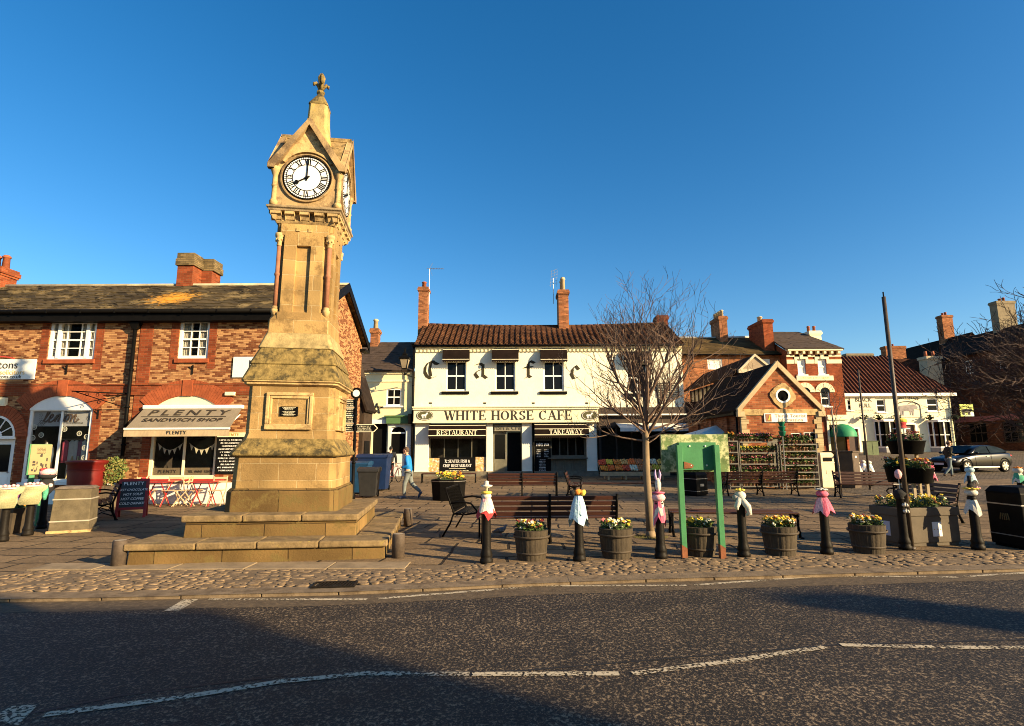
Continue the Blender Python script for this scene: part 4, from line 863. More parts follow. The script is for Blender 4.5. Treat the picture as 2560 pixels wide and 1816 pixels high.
wA=B.r(966,972,1003,1015); dA=B.r(930,1060,966,1190); sA=B.r(978,1068,1014,1135); ezc=B.p(980,930)[1]; x1=-6.05-x0
body(al,M('yellow_cream_render',(.72,.62,.36),.85,.1,2,.4,12,dirt=(.6,.48,.25),da=.6),0,x1,ezc,6,[wA,(dA[0],0,dA[2],dA[3]),sA],gable=(3,ezc+2.2))
b=MB(); b.box(0,-.06,ezc-.62,x1,0,ezc-.5); b.box(0,-.1,ezc-.12,x1,0,ezc); b.build('string_course',cream,al)
sash(al,wA,.08,2,2,.08,.04,(.1,.1,.15)); 
b=MB(); b.box(dA[0],.15,0,dA[2],.2,dA[3]); b.build('door',blackm,al)
b=MB(); b.box(dA[0]-.2,-.12,dA[3],dA[2]+.05,0,dA[3]+.25); b.build('door_hood',white,al)
r=B.r(968,1043,1030,1060); b=MB(); b.box(r[0],-.3,r[1],x1,0,r[3]); b.box(r[0]-.1,-.38,r[3],x1,0,r[3]+.08); b.build('green_cornice',M('dark_green_paint',(.08,.16,.06),.5,.1,3,0),al,bev=.01)
r=B.r(970,1060,1030,1190); b=MB(); b.wall(r[0],x1,0,r[3],[sA],-.1,.15); b.build('shopfront',M('pale_blue_paint',(.55,.58,.56),.6,.05,3,0),al)
b=MB(); b.box(sA[0],.02,sA[1],sA[2],.06,sA[3]); b.build('shop_window',glass,al); cx=(sA[0]+sA[2])/2; hw=(sA[2]-sA[0])/2
b=MB(); n=10
for i in range(n):
    a,c=math.pi*i/n,math.pi*(i+1)/n; b.prism([(cx+hw*math.cos(a),sA[3]-hw*.8+hw*.8*math.sin(a)),(cx+hw*math.cos(c),sA[3]-hw*.8+hw*.8*math.sin(c)),(cx+hw*math.cos(c),sA[3]+.02),(cx+hw*math.cos(a),sA[3]+.02)],-.02,.02)
b.box(sA[0],-.02,sA[3]-hw*.8-.05,sA[2],.02,sA[3]-hw*.8+.04); fixn(b.build('arched_head',whitew,al))
roof('slate_roof',M('brown_slate',(.055,.037,.026),.85,.35,3,.4,9),al,-.4,x1,(-.25,ezc+.05),(3,ezc+2.45),.4,.3,0,.015,jit=.01)
chimney(al,.45,2.8,ezc+1.2,.5,.7,2.1,brick_old,1,pot_c,.7,pr=.17)
# star ornament on wall
x,z=B.p(943,1022); b=MB()
pts=[(x+.35*math.sin(k*4*math.pi/5),z+.35*math.cos(k*4*math.pi/5)) for k in range(6)]
for p,q in zip(pts,pts[1:]): b.bar((p[0],-.04,p[1]),(q[0],-.04,q[1]),.03)
b.build('wire_star',black,al)
# ---------------- white cafe building ----------------
YW=33.0; x0=V(1038,900,YW)[0]; K=Fac(YW,x0)
cf_=T('white_cafe_building','white painted two storey cafe building with brown pantile roof and black awnings','building',(x0,YW,0))
xr=K.p(1706,920)[0]; ez=7.8; D=7.0
caferender=M('limewashed_brick',(.80,.75,.56),.85,.08,1.5,1.0,9,dirt=(.60,.52,.33),da=.60,ds=2.2,dst=(1.6,1.6,.3))
wins=[]
for d in (0,122.5,243.5,453):
    r=K.r(1115+d,903+(d>400)*4,1166+d,978+(d>400)*5); wins.append(r)
zs=K.p(1260,1020)[1]; zb=K.p(1260,1058)[1]
body(cf_,caferender,0,xr,ez,D,[tuple(w_) for w_ in wins],z0=zs,gable=(3.5,ez+1.9))
hoodm=M('black_canvas',(.012,.007,.005),.85,.3,3,.2,spec=.08)
for i,r in enumerate(wins):
    sash(cf_,r,.12,2,2,.09,.05,None)
    b=MB(); b.box(r[0]-.25,-.1,r[1]-.2,r[2]+.18,.02,r[1]-.03); b.build('sill',black,cf_,bev=.01)
    a0,a1=r[0]-.18,r[2]+.2; z1=r[3]+.75; z0=r[3]-.12
    b=MB(); pr=[(-.02,z1),(-.22,z1-.06),(-.42,z1-.35),(-.5,z0+.12)]
    b.loft([[(x,y,z) for y,z in pr+[(-.02,z0+.12)]] for x in (a0,a1)]); h_=fixn(b.build('window_awning',hoodm,cf_))
    b=MB(); n=12
    for k in range(n):
        xa,xb_=a0+(a1-a0)*k/n,a0+(a1-a0)*(k+1)/n; xm=(xa+xb_)/2; b.prism([(xa,z0+.13),(xa,z0+.05),(xm,z0-.03),(xb_,z0+.05),(xb_,z0+.13)],-.51,-.495)
    b.build('scalloped_edge',hoodm,h_)
    b=MB(); b.box(a0-.005,-.235,z1-.09,a1+.005,-.215,z1-.05); b.box(a0-.005,-.515,z0+.13,a1+.005,-.497,z0+.16); b.build('white_piping',wt,h_)
    b=MB(); b.box(a0+.12,-.06,z1,a1-.12,.0,z1+.22); b.build('awning_backboard',M('grey_board',(.13,.12,.09),.8,.2,4,.1),cf_)
# dentil course
b=MB(); b.box(0,-.05,ez-.32,xr,0,ez-.05); b.box(0,-.12,ez-.1,xr,0,ez)
x=.06
while x<xr-.1: b.box(x,-.12,ez-.3,x+.11,-.04,ez-.17); x+=.235
b.build('dentil_cornice',cream,cf_)
panm=brickmat('brown_pantile',(.12,.052,.024),(.075,.033,.017),(.06,.028,.015),bw=.33,rh=.31,ms=.002,var=.4,bs=.2,big=.35,lichen=(.2,.12,.06),la=.58,ls=2.6)
roof('pantile_roof',panm,cf_,-.05,xr+.1,(-.22,ez+.08),(3.5,ez+2.2),.345,.33,.085,.06,sag=.18,jit=.012)
roof('pantile_roof',panm,cf_,-.05,xr+.1,(7.2,ez+.08),(3.5,ez+2.2),.69,.66,.05,.04,sag=.18,n=4)
b=MB(); b.s=True
for i in range(40):
    xa,xb_=-.05+(xr+.15)*i/40,-.05+(xr+.15)*(i+1)/40; sg=lambda x:-.18*math.sin(math.pi*(x+.05)/(xr+.15)); b.tube([(xa,3.5,ez+2.22+sg(xa)),(xb_+.02,3.5,ez+2.22+sg(xb_))],[.13,.12],8)
b.build('ridge_tiles',panm,cf_)
gutter(cf_,-.05,xr+.05,-.24,ez+.04,.06)
x=V(1056,760,YW+3.3)[0]-x0; chimney(cf_,x+.1,3.3,ez+1.3,.62,.75,3.45,brick_old,1,pot_r,.45,pr=.16)
x=V(1408,760,YW+3.0)[0]-x0; chimney(cf_,x,3.4,ez+1.7,.68,1.3,2.75,brick_old,2,pot_c,.95,along='y',pr=.16)
x=V(1652,800,YW+3.9)[0]-x0; chimney(cf_,x,3.9,ez+.8,.7,.9,2.0,brick_red,0)
# gothic letters
def stroke_letter(ch,r):
    gl={'C':[((.85,.80),(.60,1.0),(.3,.85)),((.3,.9),(.12,.65),(.1,.35),(.25,.1)),((.25,.12),(.5,-.02),(.85,.12)),((.62,.95),(.98,.8)),((.5,1.0),(.42,.5),(.5,.1))],
     'a':[((.15,.9),(.5,1),(.72,.85)),((.72,.9),(.7,.15)),((.7,.2),(.98,.0)),((.68,.6),(.3,.5),(.12,.3),(.35,.02),(.7,.2))],
     'f':[((.95,.88),(.6,1),(.45,.8)),((.45,.85),(.45,.12)),((.45,.15),(.2,.0)),((.1,.62),(.8,.66)),((.45,.15),(.65,.05))],
     'e':[((.3,.62),(.1,.4),(.35,.0),(.8,.12)),((.2,.7),(.55,1.0),(.85,.7)),((.85,.72),(.2,.42)),((.25,.75),(.2,.3))]}[ch]
    b=MB(); x0_,z0_,x1_,z1_=r
    for k,st in enumerate(gl):
        P=[(x0_+(x1_-x0_)*u,z0_+(z1_-z0_)*v) for u,v in st]; nx,nz_=.085,.05
        for p,q in zip(P,P[1:]):
            dx_,dz_=q[0]-p[0],q[1]-p[1]; wv=.055+.09*abs(dz_)/max(.01,math.hypot(dx_,dz_))
            b.prism([(p[0]-nx,p[1]-nz_),(p[0]+nx,p[1]+nz_),(q[0]+nx,q[1]+nz_),(q[0]-nx,q[1]-nz_)],-.016-.002*k,-.002)
    return fixn(b.build('wall_letter',M('olive_letter',(.03,.024,.009),.7,.2,4,.1),cf_))
for ch,q in (('C',(1064,907,1093,941)),('a',(1189,913,1214,941)),('f',(1312,907,1335,941)),('e',(1430,919,1448,942))): stroke_letter(ch,(lambda r: (r[0]-.13,r[1]-.13,r[2]+.08,r[3]+.1))(K.r(*q)))
# sign fascia
fx1=K.p(1493,1040)[0]
b=MB(); b.box(.05,-.42,zb+.08,fx1,0,zs-.12); b.box(.0,-.5,zs-.14,fx1+.05,0,zs-.02); b.box(-.03,-.56,zs-.02,fx1+.1,0,zs+.06); b.box(.02,-.46,zb,fx1+.03,0,zb+.08)
fa=b.build('sign_fascia',cream,cf_,bev=.012)
zc=(zb+zs)/2+.0; serif('WHITE HORSE CAFE',.56,bt,fa,K.p(1273,1040)[0],-.42,zc-.02,sx=.98,track=.06)
def horse(par,cx,cz,s,y,flip=1,mt=None):
    mt=mt or wtw
    b=MB(); P=lambda u,v:(cx+flip*u*s,cz+v*s)
    body_=[(-.30,.12),(-.1,.1),(.1,.13),(.24,.30),(.30,.36),(.36,.30),(.44,.14),(.40,.10),(.31,.16),(.27,.02),(.2,-.08),(.2,-.35),(.14,-.35),(.12,-.12),(-.1,-.1),(-.2,-.14),(-.2,-.35),(-.26,-.35),(-.3,-.05),(-.33,.05),(-.40,-.15),(-.38,.05)]
    # cut into convex strips
    for q in ([(-.33,.05),(-.30,.12),(-.1,.1),(.1,.13),(.24,.02),(.2,-.08),(-.1,-.1),(-.3,-.06)],[(.1,.13),(.24,.30),(.36,.30),(.27,.02)],[(.24,.30),(.30,.37),(.36,.31),(.44,.14),(.40,.10),(.3,.2)],[(.12,-.08),(.2,-.08),(.19,-.36),(.14,-.36)],[(.04,-.08),(.1,-.08),(.07,-.36),(.03,-.36)],[(-.3,-.05),(-.2,-.1),(-.21,-.36),(-.26,-.36)],[(-.2,-.08),(-.12,-.1),(-.12,-.36),(-.16,-.36)],[(-.38,.06),(-.30,.1),(-.33,.03),(-.40,-.18)]):
        b.prism([P(*p) for p in q],y-.012-.001*len(q),y)
    return fixn(b.build('horse_emblem',mt,par))
for px in (1065,1472):
    cx,cz=K.p(px,1040); b=MB(); n=28; b.prism([(cx+.50*math.cos(2*math.pi*i/n),cz+.30*math.sin(2*math.pi*i/n)) for i in range(n)],-.445,-.42); e=fixn(b.build('oval_badge',M('olive_badge',(.09,.085,.035),.6,.1,3,0),fa))
    b=MB()
    for i in range(n):
        a,c=2*math.pi*i/n,2*math.pi*(i+1)/n; b.prism([(cx+.46*math.cos(a),cz+.27*math.sin(a)),(cx+.46*math.cos(c),cz+.27*math.sin(c)),(cx+.44*math.cos(c),cz+.25*math.sin(c)),(cx+.44*math.cos(a),cz+.25*math.sin(a))],-.449,-.44)
    fixn(b.build('badge_rim',wtw,e)); horse(e,cx-.02,cz,.5,-.447)
for px in (1080,1213,1332,1463):  # little floodlights above the sign
    x,z=K.p(px,1011); b=MB(); b.box(x-.09,-.75,z-.03,x+.09,-.6,z+.05); b.tube([(x,-.62,z),(x,-.1,z-.15)],.012); b.build('sign_floodlight',black,cf_)
# ground floor
olive=M('olive_grey_paint',(.13,.12,.085),.6,.2,4,.1); pil=M('white_pilaster',(.8,.76,.62),.6,.06,3,.1)
gz=zb
for a,c in ((1038,1072),(1216,1232),(1305,1330),(1466,1492)): b=MB(); xa,xc=K.p(a,1120)[0],K.p(c,1120)[0]; b.box(xa,-.12,0,xc,.3,gz); b.box(xa-.03,-.17,0,xc+.03,-.12,.3); b.build('pilaster',pil,cf_,bev=.008)
rw=(K.p(1073,1100)[0],.95,K.p(1216,1100)[0],K.p(1150,1070)[1]); tk=(K.p(1377,1100)[0],K.p(1400,1142)[1],K.p(1463,1100)[0],K.p(1400,1070)[1]); dw=(K.p(1232,1100)[0],0,K.p(1303,1100)[0],K.p(1260,1080)[1])
b=MB(); b.wall(K.p(1038,1100)[0],fx1,-.3,gz,[rw,tk,dw],.12,.2); b.add([(0,.12,-.3),(0,D,-.3),(0,D,gz+1),(0,.12,gz+1)],[(3,2,1,0)]); b.build('shopfront_wall',olive,cf_)
sh=sash(cf_,rw,.2,4,1,.06,.05,None,frame=olive,gl=shopglass,mid=False,name='shop_window'); room(cf_,rw,.34,1.2,dark_in)
sh=sash(cf_,tk,.2,4,1,.06,.05,None,frame=olive,gl=shopglass,mid=False,name='shop_window'); room(cf_,tk,.34,1.2,dark_in)
b=MB(); b.box(tk[0]-.2,-.3,tk[1]-.12,tk[2]+.1,.12,tk[1]-.06); b.build('serving_shelf',olive,cf_)
b=MB(); x=tk[0]
while x<tk[2]: b.box(x,.06,.1,x+.12,.12,tk[1]-.15); x+=.135
b.build('boarded_panel',olive,cf_)
xa,xm,xb_=dw[0],(dw[0]+dw[2])/2,dw[2]
b=MB(); b.box(xa,.22,0,xm-.01,.27,dw[3]); b.box(xa+.1,.205,.15,xm-.12,.22,.75); dl=b.build('door',olive,cf_,bev=.006); b=MB(); b.box(xa+.12,.20,1.0,xm-.12,.219,dw[3]-.15); b.build('pane',glass,dl); b=MB(); b.tube([(xm-.08,.17,1.0),(xm-.08,.17,1.4)],.02); b.build('handle',steel,dl)
b=MB(); b.box(xm+.0,.5,0,xb_,.55,dw[3]); b.build('open_doorway',blackm,cf_)
r=K.r(1236,1063,1315,1078); b=MB(); b.box(r[0],-.06,r[1],r[2],.12,r[3]); fc=b.build('panel_sign',M('grey_sign',(.22,.2,.15),.7,.1,3,0),cf_); txt('FISH & CHIPS',.34,olive,fc,(r[0]+r[2])/2,-.07,(r[1]+r[3])/2,ext=.012)
for nm,q in (('RESTAURANT',(1075,1063,1215,1097)),('TAKEAWAY',(1336,1061,1469,1095))):
    r=K.r(*q); b=MB(); z1,z0=r[3],r[1]; b.loft([[(x,y,z) for y,z in ((0,z1),(-.35,z1-.03),(-.6,z1-.28),(-.62,z0+.15),(0,z0+.15))] for x in (r[0],r[2])]); sa=fixn(b.build('shop_awning',hoodm,cf_))
    b=MB(); n=26
    for k in range(n):
        xa_,xb2=r[0]+(r[2]-r[0])*k/n,r[0]+(r[2]-r[0])*(k+1)/n; xm_=(xa_+xb2)/2; b.prism([(xa_,z0+.16),(xa_,z0+.04),(xm_,z0-.05),(xb2,z0+.04),(xb2,z0+.16)],-.63,-.615)
    b.build('scalloped_edge',hoodm,sa)
    b=MB(); b.box(r[0]-.01,-.37,z1-.05,r[2]+.01,-.345,z1-.02); b.box(r[0]-.01,-.62,z1-.31,r[2]+.01,-.59,z1-.28); b.box(r[0]-.01,-.64,z0+.15,r[2]+.01,-.61,z0+.19); b.build('white_piping',wt,sa)
    serif(nm,.27 if nm[0]=='R' else .27,wt,sa,(r[0]+r[2])/2+(.25 if nm[0]=='T' else 0),-.625,(z1-.31+z0+.2)/2-.01,sx=1.0,track=-.02 if nm[0]=='T' else 0)
# window posters
r=K.r(1099,1144,1188,1186); b=MB(); b.box(r[0],-.02,r[1],r[2],.1,r[3]); po=b.build('window_poster',blackm,cf_); cx=(r[0]+r[2])/2
serif('72 SEATER FISH &',.17,wtw,po,cx,-.02,r[3]-.22,track=.0,sx=.78); serif('CHIP RESTAURANT',.17,wtw,po,cx,-.02,r[3]-.48,track=0,sx=.8)
b=MB(); b.box(cx-.5,-.03,r[3]-.66,cx+.5,-.02,r[3]-.64); scrib(b,cx-.7,cx+.7,r[3]-.8,.06,-.021); scrib(b,cx-.5,cx+.7,r[3]-.92,.06,-.021); b.build('lettering',wt,po)
foodm=M('food_photo',(.55,.33,.12),.6,.7,5,0,dirt=(.75,.7,.6),da=.5,ds=6)
for q in ((1071,1146,1098,1186),(1189,1143,1215,1183)): r=K.r(*q); b=MB(); b.box(r[0],-.02,r[1],r[2],.1,r[3]); b.build('food_poster',foodm,cf_)
r=K.r(1337,1103,1377,1183); b=MB(); b.box(r[0],-.02,r[1],r[2],.1,r[3]); mb=b.build('menu_board',blackm,cf_); b=MB()
scrib(b,r[0]+.1,r[2]-.1,r[3]-.3,.2,-.021)
for i in range(5): scrib(b,r[0]+.12,(r[0]+r[2])/2-.1,r[3]-.55-i*.1,.05,-.021); scrib(b,(r[0]+r[2])/2+.1,r[2]-.12,r[3]-.55-i*.1,.05,-.021)
for i in range(8): scrib(b,r[0]+.25,r[2]-.3,r[1]+.12+i*.09,.05,-.021)
b.build('lettering',wtw,mb); b=MB(); b.box(r[0],-.05,r[1]-.12,r[2],.1,r[1]); b.build('white_ledge',white,cf_)
# plinth
b=MB(); b.box(0,-.22,-.2,fx1,.12,.28); b.build('stone_plinth',M('grey_plinth',(.16,.14,.1),.9,.3,3,.4),cf_)
# greengrocer part of the ground floor
gr=(K.p(1500,1100)[0],.3,K.p(1700,1100)[0],K.p(1600,1055)[1]-.25)
b=MB(); b.wall(fx1,xr,-.3,zs,[gr],0,.2); b.add([(xr,0,-.3),(xr,D,-.3),(xr,D,zs),(xr,0,zs)],[(0,1,2,3)]); b.build('shopfront_wall',M('dark_timber',(.05,.035,.025),.7,.3,4,.2),cf_)
sash(cf_,gr,.1,5,1,.08,.08,None,frame=M('dark_timber',(.05,.035,.025)),gl=shopglass,mid=False,name='shop_window'); room(cf_,gr,.3,1.2,dark_in)
b=MB(); b.box(fx1+.06,-.28,zs-.42,xr,0,zs-.02); b.build('dark_fascia',M('dark_timber',(.05,.035,.025)),cf_); b=MB(); b.box(fx1+.06,-.34,zs-.5,xr,0,zs-.42); b.build('white_trim',white,cf_)
r=K.r(1500,1073,1700,1080); b=MB(); b.loft([[(x,y,z) for y,z in ((0,r[3]+.35),(-1.2,r[3]+.05),(-1.2,r[3]-.17),(-1.18,r[3]-.17),(-1.18,r[3]+.02),(0,r[3]+.31))] for x in (K.p(1541,1075)[0],xr)]); fixn(b.build('cream_awning',whitec,cf_))
# louvred vent panel high up
r=K.r(1643,955,1697,994); b=MB(); b.box(r[0],-.08,r[1],r[0]+.06,0,r[3]); b.box(r[2]-.06,-.08,r[1],r[2],0,r[3]); z=r[1]
while z<r[3]: b.box(r[0]+.06,-.07,z,r[2]-.06,-.01,z+.05); z+=.14
b.build('slatted_sign_frame',M('weathered_dark_timber',(.07,.06,.045),.8,.2,4,.2),cf_)
x=K.p(1492,1100)[0]; downpipe(cf_,x+.06,-.2,.1,zs-.1,.045,False); downpipe(cf_,-.08,-.1,.1,ez,.05,True); downpipe(cf_,K.p(1333,1100)[0],-.2,.1,zb,.04,False)
b=MB(); b.box(-.3,-.3,3.1,0,-.05,3.7); b.build('alarm_box',black,cf_)
# TV aerials
for (px,py0,py1,nm,lab) in ((1074,672,762,'tv_aerial','long thin rod television aerial beside the left chimney of the white cafe'),(1383,697,760,'tv_aerial','small grid television aerial beside the middle chimney of the white cafe')):
    Yc=YW+3.3; x,z1=V(px,py0,Yc); _,z0=V(px,py1,Yc); t=T(nm,lab,'aerial',(x,Yc,z0)); h=z1-z0
    b=MB(); b.tube([(0,0,0),(0,0,h)],.02,5); b.build('mast',steel,t); b=MB()
    if px<1100:
        b.tube([(-.2,0,h),(1.0,0,h-.02)],.015,5)
        for i in range(9): b.tube([(.05+i*.11,0,h-.06),(.05+i*.11,0,h+.04)],.01,4); b.tube([(.05+i*.11,-.15,h),(.05+i*.11,.15,h)],.01,4)
        b.tube([(0,0,h),(.2,0,h+.4)],.012,4); b.tube([(0,0,h),(.2,0,h-.5)],.012,4)
    else:
        for i in range(6): b.tube([(-.25+.02*i,0,h-.5+i*.2),(.3,0,h-.3+i*.2)],.012,4)
        for i in range(3): b.tube([(-.2+.2*i,0,h-.6),(-.1+.2*i,0,h+.6)],.012,4)
    b.build('antenna',steel,t)
# wall lantern
Yc=32.0; x,z=V(1012,905,Yc); t=T('street_lantern','black victorian lantern on a bracket at the left corner of the white cafe','lantern',(x,Yc,z-.75))
b=MB(); b.loft([[(sx*r_,sy*r_,zz) for sx,sy in ((-1,-1),(1,-1),(1,1),(-1,1))] for r_,zz in ((.13,.35),(.25,.9))],True); b.build('lantern_glass',M('dusty_lamp_glass',(.25,.2,.13),.3,.2,3,0),t)
b=MB()
for sx in (-1,1):
    for sy in (-1,1): b.bar((sx*.14,sy*.14,.33),(sx*.26,sy*.26,.92),.03)
b.loft([[(sx*r_,sy*r_,zz) for sx,sy in ((-1,-1),(1,-1),(1,1),(-1,1))] for r_,zz in ((.3,.9),(.32,.95),(.12,1.15),(.14,1.2),(.04,1.35),(.03,1.6))]); b.box(-.15,-.15,.29,.15,.15,.36); b.build('lantern_frame',black,t)
b=MB(); b.s=True
for s in (-1,1): b.tube([(s*.16,0,.3),(s*.2,0,.15),(s*.1,0,.05),(0,0,.0)],.02)
b.tube([(0,0,-.05),(0,0,.1)],.05,8); b.tube([(0,0,0),(.35,.3,-.1),(.55,.6,-.15)],.025); b.build('bracket',black,t)
# ---------------- buildings behind on the right ----------------
YM=41.0; x0=V(1700,900,YM)[0]; B=Fac(YM,x0)
mh=T('mossy_roof_house','long orange brick house with mossy slate roof, behind the timber gabled hall','building',(x0-1,YM,0))
B.x0=x0-1; xr=B.p(1967,890)[0]; ez=B.p(1800,889)[1]; rz=B.p(1800,850)[1]; 
wa=B.r(1769,898,1806,924); wb=B.r(1900,898,1926,935)
body(mh,brick_old,0,xr,ez,7,[wa,wb],gable=(3.5,ez+2.0)); sash(mh,wa,.08,2,2,.1,.04,gl=M('window_blind',(.7,.68,.6),.6,.05,2,0)); sash(mh,wb,.08,2,2,.1,.04,gl=M('window_blind',(.7,.68,.6)))
rm=brickmat('olive_slates',(.12,.078,.027),(.08,.052,.02),(.06,.045,.02),bw=.5,rh=.25,ms=.004,var=.4,bs=.3,big=.4)
zr=V(1800,843,YM+3.5)[1]; roof('slate_roof',rm,mh,-.2,xr+.1,(-.3,ez+.05),(3.5,zr),.5,.3,0,.02,jit=.012,sag=.1); roof('slate_roof',rm,mh,-.2,xr+.1,(7.3,ez+.05),(3.5,zr),1,.6,0,.02)
b=MB(); b.s=True; b.tube([(-.2,3.5,zr),(xr*.5,3.5,zr-.1),(xr+.1,3.5,zr)],.12,8); b.build('ridge_tiles',flash,mh); gutter(mh,-.2,xr,-.3,ez,.06)
x,_=V(1797,830,YM+3.5); chimney(mh,x-B.x0,3.4,zr-.9,.65,1.9,2.45,brick_old,4,pot_c,.55,along='y',pr=.15)
# red brick three storey house
x0=V(1966,900,40)[0]; B=Fac(40,x0); rh_=T('red_brick_house','tall red brick house with cream stone bands and arched windows','building',(x0,40,0))
xr=B.p(2103,900)[0]; ez=B.p(2030,876)[1]
w1=B.r(1994,898,2014,937); w2=B.r(2045,898,2066,937); w3=B.r(2052,976,2075,1016); w4=B.r(2003,976,2026,1016); 
sf=B.r(2068,1050,2106,1128)
body(rh_,brick_red,0,xr,ez,7,[w1,w2,w3,w4,(sf[0]+.15,.5,sf[2]+.3,sf[3]-.15)],gable=(3.5,ez+1.6))
for w_ in (w1,w2,w3,w4): sash(rh_,w_,.1,1,2,.09,.05,(.1,.1,.1),gl=M('window_blind',(.7,.68,.6)) if w_ in (w1,w2) else glass)
st=M('pale_stone_trim',(.72,.62,.4),.8,.1,4,.1)
b=MB(); zb_=w1[3]-.05; 
for a,c in ((0,w1[0]-.15),(w1[2]+.15,w2[0]-.15),(w2[2]+.15,xr)): b.box(a,-.04,zb_-.3,c,0,zb_)
for w_ in (w1,w2): b.prism([(w_[0]-.22,w_[3]-.35),(w_[0]-.02,w_[3]-.35),(w_[0]-.02,w_[3]-.0),(w_[2]+.02,w_[3]),(w_[2]+.02,w_[3]-.35),(w_[2]+.22,w_[3]-.35),(w_[2]+.2,w_[3]+.3),(w_[0]-.2,w_[3]+.3)][::-1],-.06,-.001); b.box((w_[0]+w_[2])/2-.12,-.1,w_[3],(w_[0]+w_[2])/2+.12,0,w_[3]+.42)
fixn(b.build('stone_band',st,rh_))
for w_ in (w3,w4):
    cx=(w_[0]+w_[2])/2; hw=(w_[2]-w_[0])/2; arch_brick(rh_,cx,w_[3]-.15,hw+.02,hw+.38,0,180,-.02,st,9,'stone_arch'); b=MB(); b.prism([(cx+(hw+.02)*math.cos(math.pi*i/8),w_[3]-.15+(hw+.02)*math.sin(math.pi*i/8)) for i in range(9)],-.012,0); fixn(b.build('arched_pane',glass,rh_))
r=B.r(1990,940,2082,952); b=MB(); b.box(r[0],-.1,r[1],r[2],0,r[3]); sb=b.build('name_band',st,rh_); b=MB(); scrib(b,r[0]+.3,r[2]-.3,r[1]+.12,.14,-.1); b.build('lettering',gt,sb)
b=MB(); x=.1
while x<xr-.2: b.box(x,-.28,ez-.3,x+.16,0,ez-.08); x+=.52
b.box(0,-.35,ez-.08,xr,0,ez+.02); b.box(0,-.06,ez-.5,xr,0,ez-.36); b.build('bracketed_eaves',st,rh_)
zr=V(1980,830,43.5)[1]; roof('slate_roof',M('brown_slate',(.055,.037,.026)),rh_,-.2,xr+.1,(-.35,ez+.06),(3.5,zr),.5,.3,0,.015,ir=1.2,jit=.01); b=MB(); b.prism([(-.2,3.5),(xr,3.5),(xr,7.2),(-.2,7.2)],ez,ez+.1,'z'); b.build('rear_roof',dslate,rh_)
x,_=V(1932,820,43); chimney(rh_,-.55,2.6,ez-.6,.75,2.6,3.3,brick_red,1,pot_c,.5,along='y',pr=.2)
x,_=V(2072,840,43); chimney(rh_,xr-.35,3,ez-.3,.9,1.1,2.3,cream,2,pot_r,.5,pr=.12)
b=MB(); b.box(sf[0],-.25,sf[3],sf[2]+.4,0,sf[3]+.35); b.box(sf[0],-.12,sf[3]-.35,sf[2]+.4,0,sf[3]); b.box(sf[0],-.1,0,sf[0]+.15,.0,sf[3]-.35); b.build('shopfront_surround',cream,rh_); b=MB(); b.box(sf[0]+.15,.1,.5,sf[2]+.3,.14,sf[3]-.15); b.build('shop_window',glass,rh_)
# green dutch canopy
cx,cz=B.p(2104,1075); b=MB(); b.s=True
b.loft([[(cx+.9*math.cos(a)*k,-1.0*math.sin(a)*k-.02,cz-.5+.95*z) for a in [math.pi*i/10 for i in range(11)]] for k,z in ((1,0),(.98,.3),(.8,.65),(.45,.9),(.02,1.0))],False,False); b.build('green_canopy',M('canopy_green',(.02,.22,.09),.6,.1,3,0),rh_)
# pub
x0=V(2103,1100,50)[0]; B=Fac(50,x0,1.08); pb=T('cream_pub_building','low cream painted pub with hipped red brown pantile roof','pub',(x0,50,1.08))
xr=B.p(2388,1080)[0]; ez=B.p(2250,986)[1]
wp=[B.r(2118,1000,2131,1026),B.r(2191,998,2214,1031),B.r(2317,996,2345,1029)]; dp=B.r(2121,1073,2147,1128)
bays=[B.r(2188,1055,2240,1120),B.r(2322,1056,2374,1120)]; mid=B.r(2266,1062,2290,1128)
body(pb,cream,0,xr,ez,8,[*wp,(dp[0],0,dp[2],dp[3]),(mid[0],0,mid[2],mid[3])],z0=-1.2)
for w_ in wp: sash(pb,w_,.1,1,2,.1,.06,(.1,.1,.1),curtain=0)
b=MB(); b.box(dp[0],.12,0,dp[2],.2,dp[3]); b.build('door',M('brown_door',(.06,.03,.02),.5,.2,3,0),pb); b=MB(); b.box(mid[0],.12,0,mid[2],.2,mid[3]); b.build('door',M('brown_door',(.06,.03,.02)),pb)
for r in (dp,mid): b=MB(); b.box(r[0]-.15,-.06,0,r[0],0,r[3]+.15); b.box(r[2],-.06,0,r[2]+.15,0,r[3]+.15); b.box(r[0],-.06,r[3],r[2],0,r[3]+.15); b.build('door_surround',white,pb)
for r in bays:
    xa,xb_=r[0],r[2]; z0,z1=r[1],r[3]; b=MB(); b.prism([(xa,0),(xa+.45,-.65),(xb_-.45,-.65),(xb_,0)],z0-.0,z0+.12,'z'); b.prism([(xa-.1,0),(xa+.4,-.75),(xb_-.4,-.75),(xb_+.1,0)],z1,z1+.2,'z')
    for p,q in (((xa,0),(xa+.45,-.65)),((xa+.45,-.65),(xb_-.45,-.65)),((xb_-.45,-.65),(xb_,0))):
        for t_ in (0,.5,1): x,y=p[0]+(q[0]-p[0])*t_,p[1]+(q[1]-p[1])*t_; b.box(x-.05,y-.05,z0+.12,x+.05,y+.05,z1)
        b.bar((p[0],p[1],(z0+z1)/2),(q[0],q[1],(z0+z1)/2),.07)
    bw_=b.build('bay_window',white,pb); b=MB()
    b.prism([(xa+.05,-.02),(xa+.45,-.6),(xb_-.45,-.6),(xb_-.05,-.02)],z0+.12,z1,'z'); b.build('pane',glass,bw_)
    b=MB(); b.prism([(xa,0),(xa+.45,-.65),(xb_-.45,-.65),(xb_,0)],-.5,z0,'z'); b.build('bay_base',M('grey_bay_base',(.3,.29,.27),.8,.1,3,0),bw_)
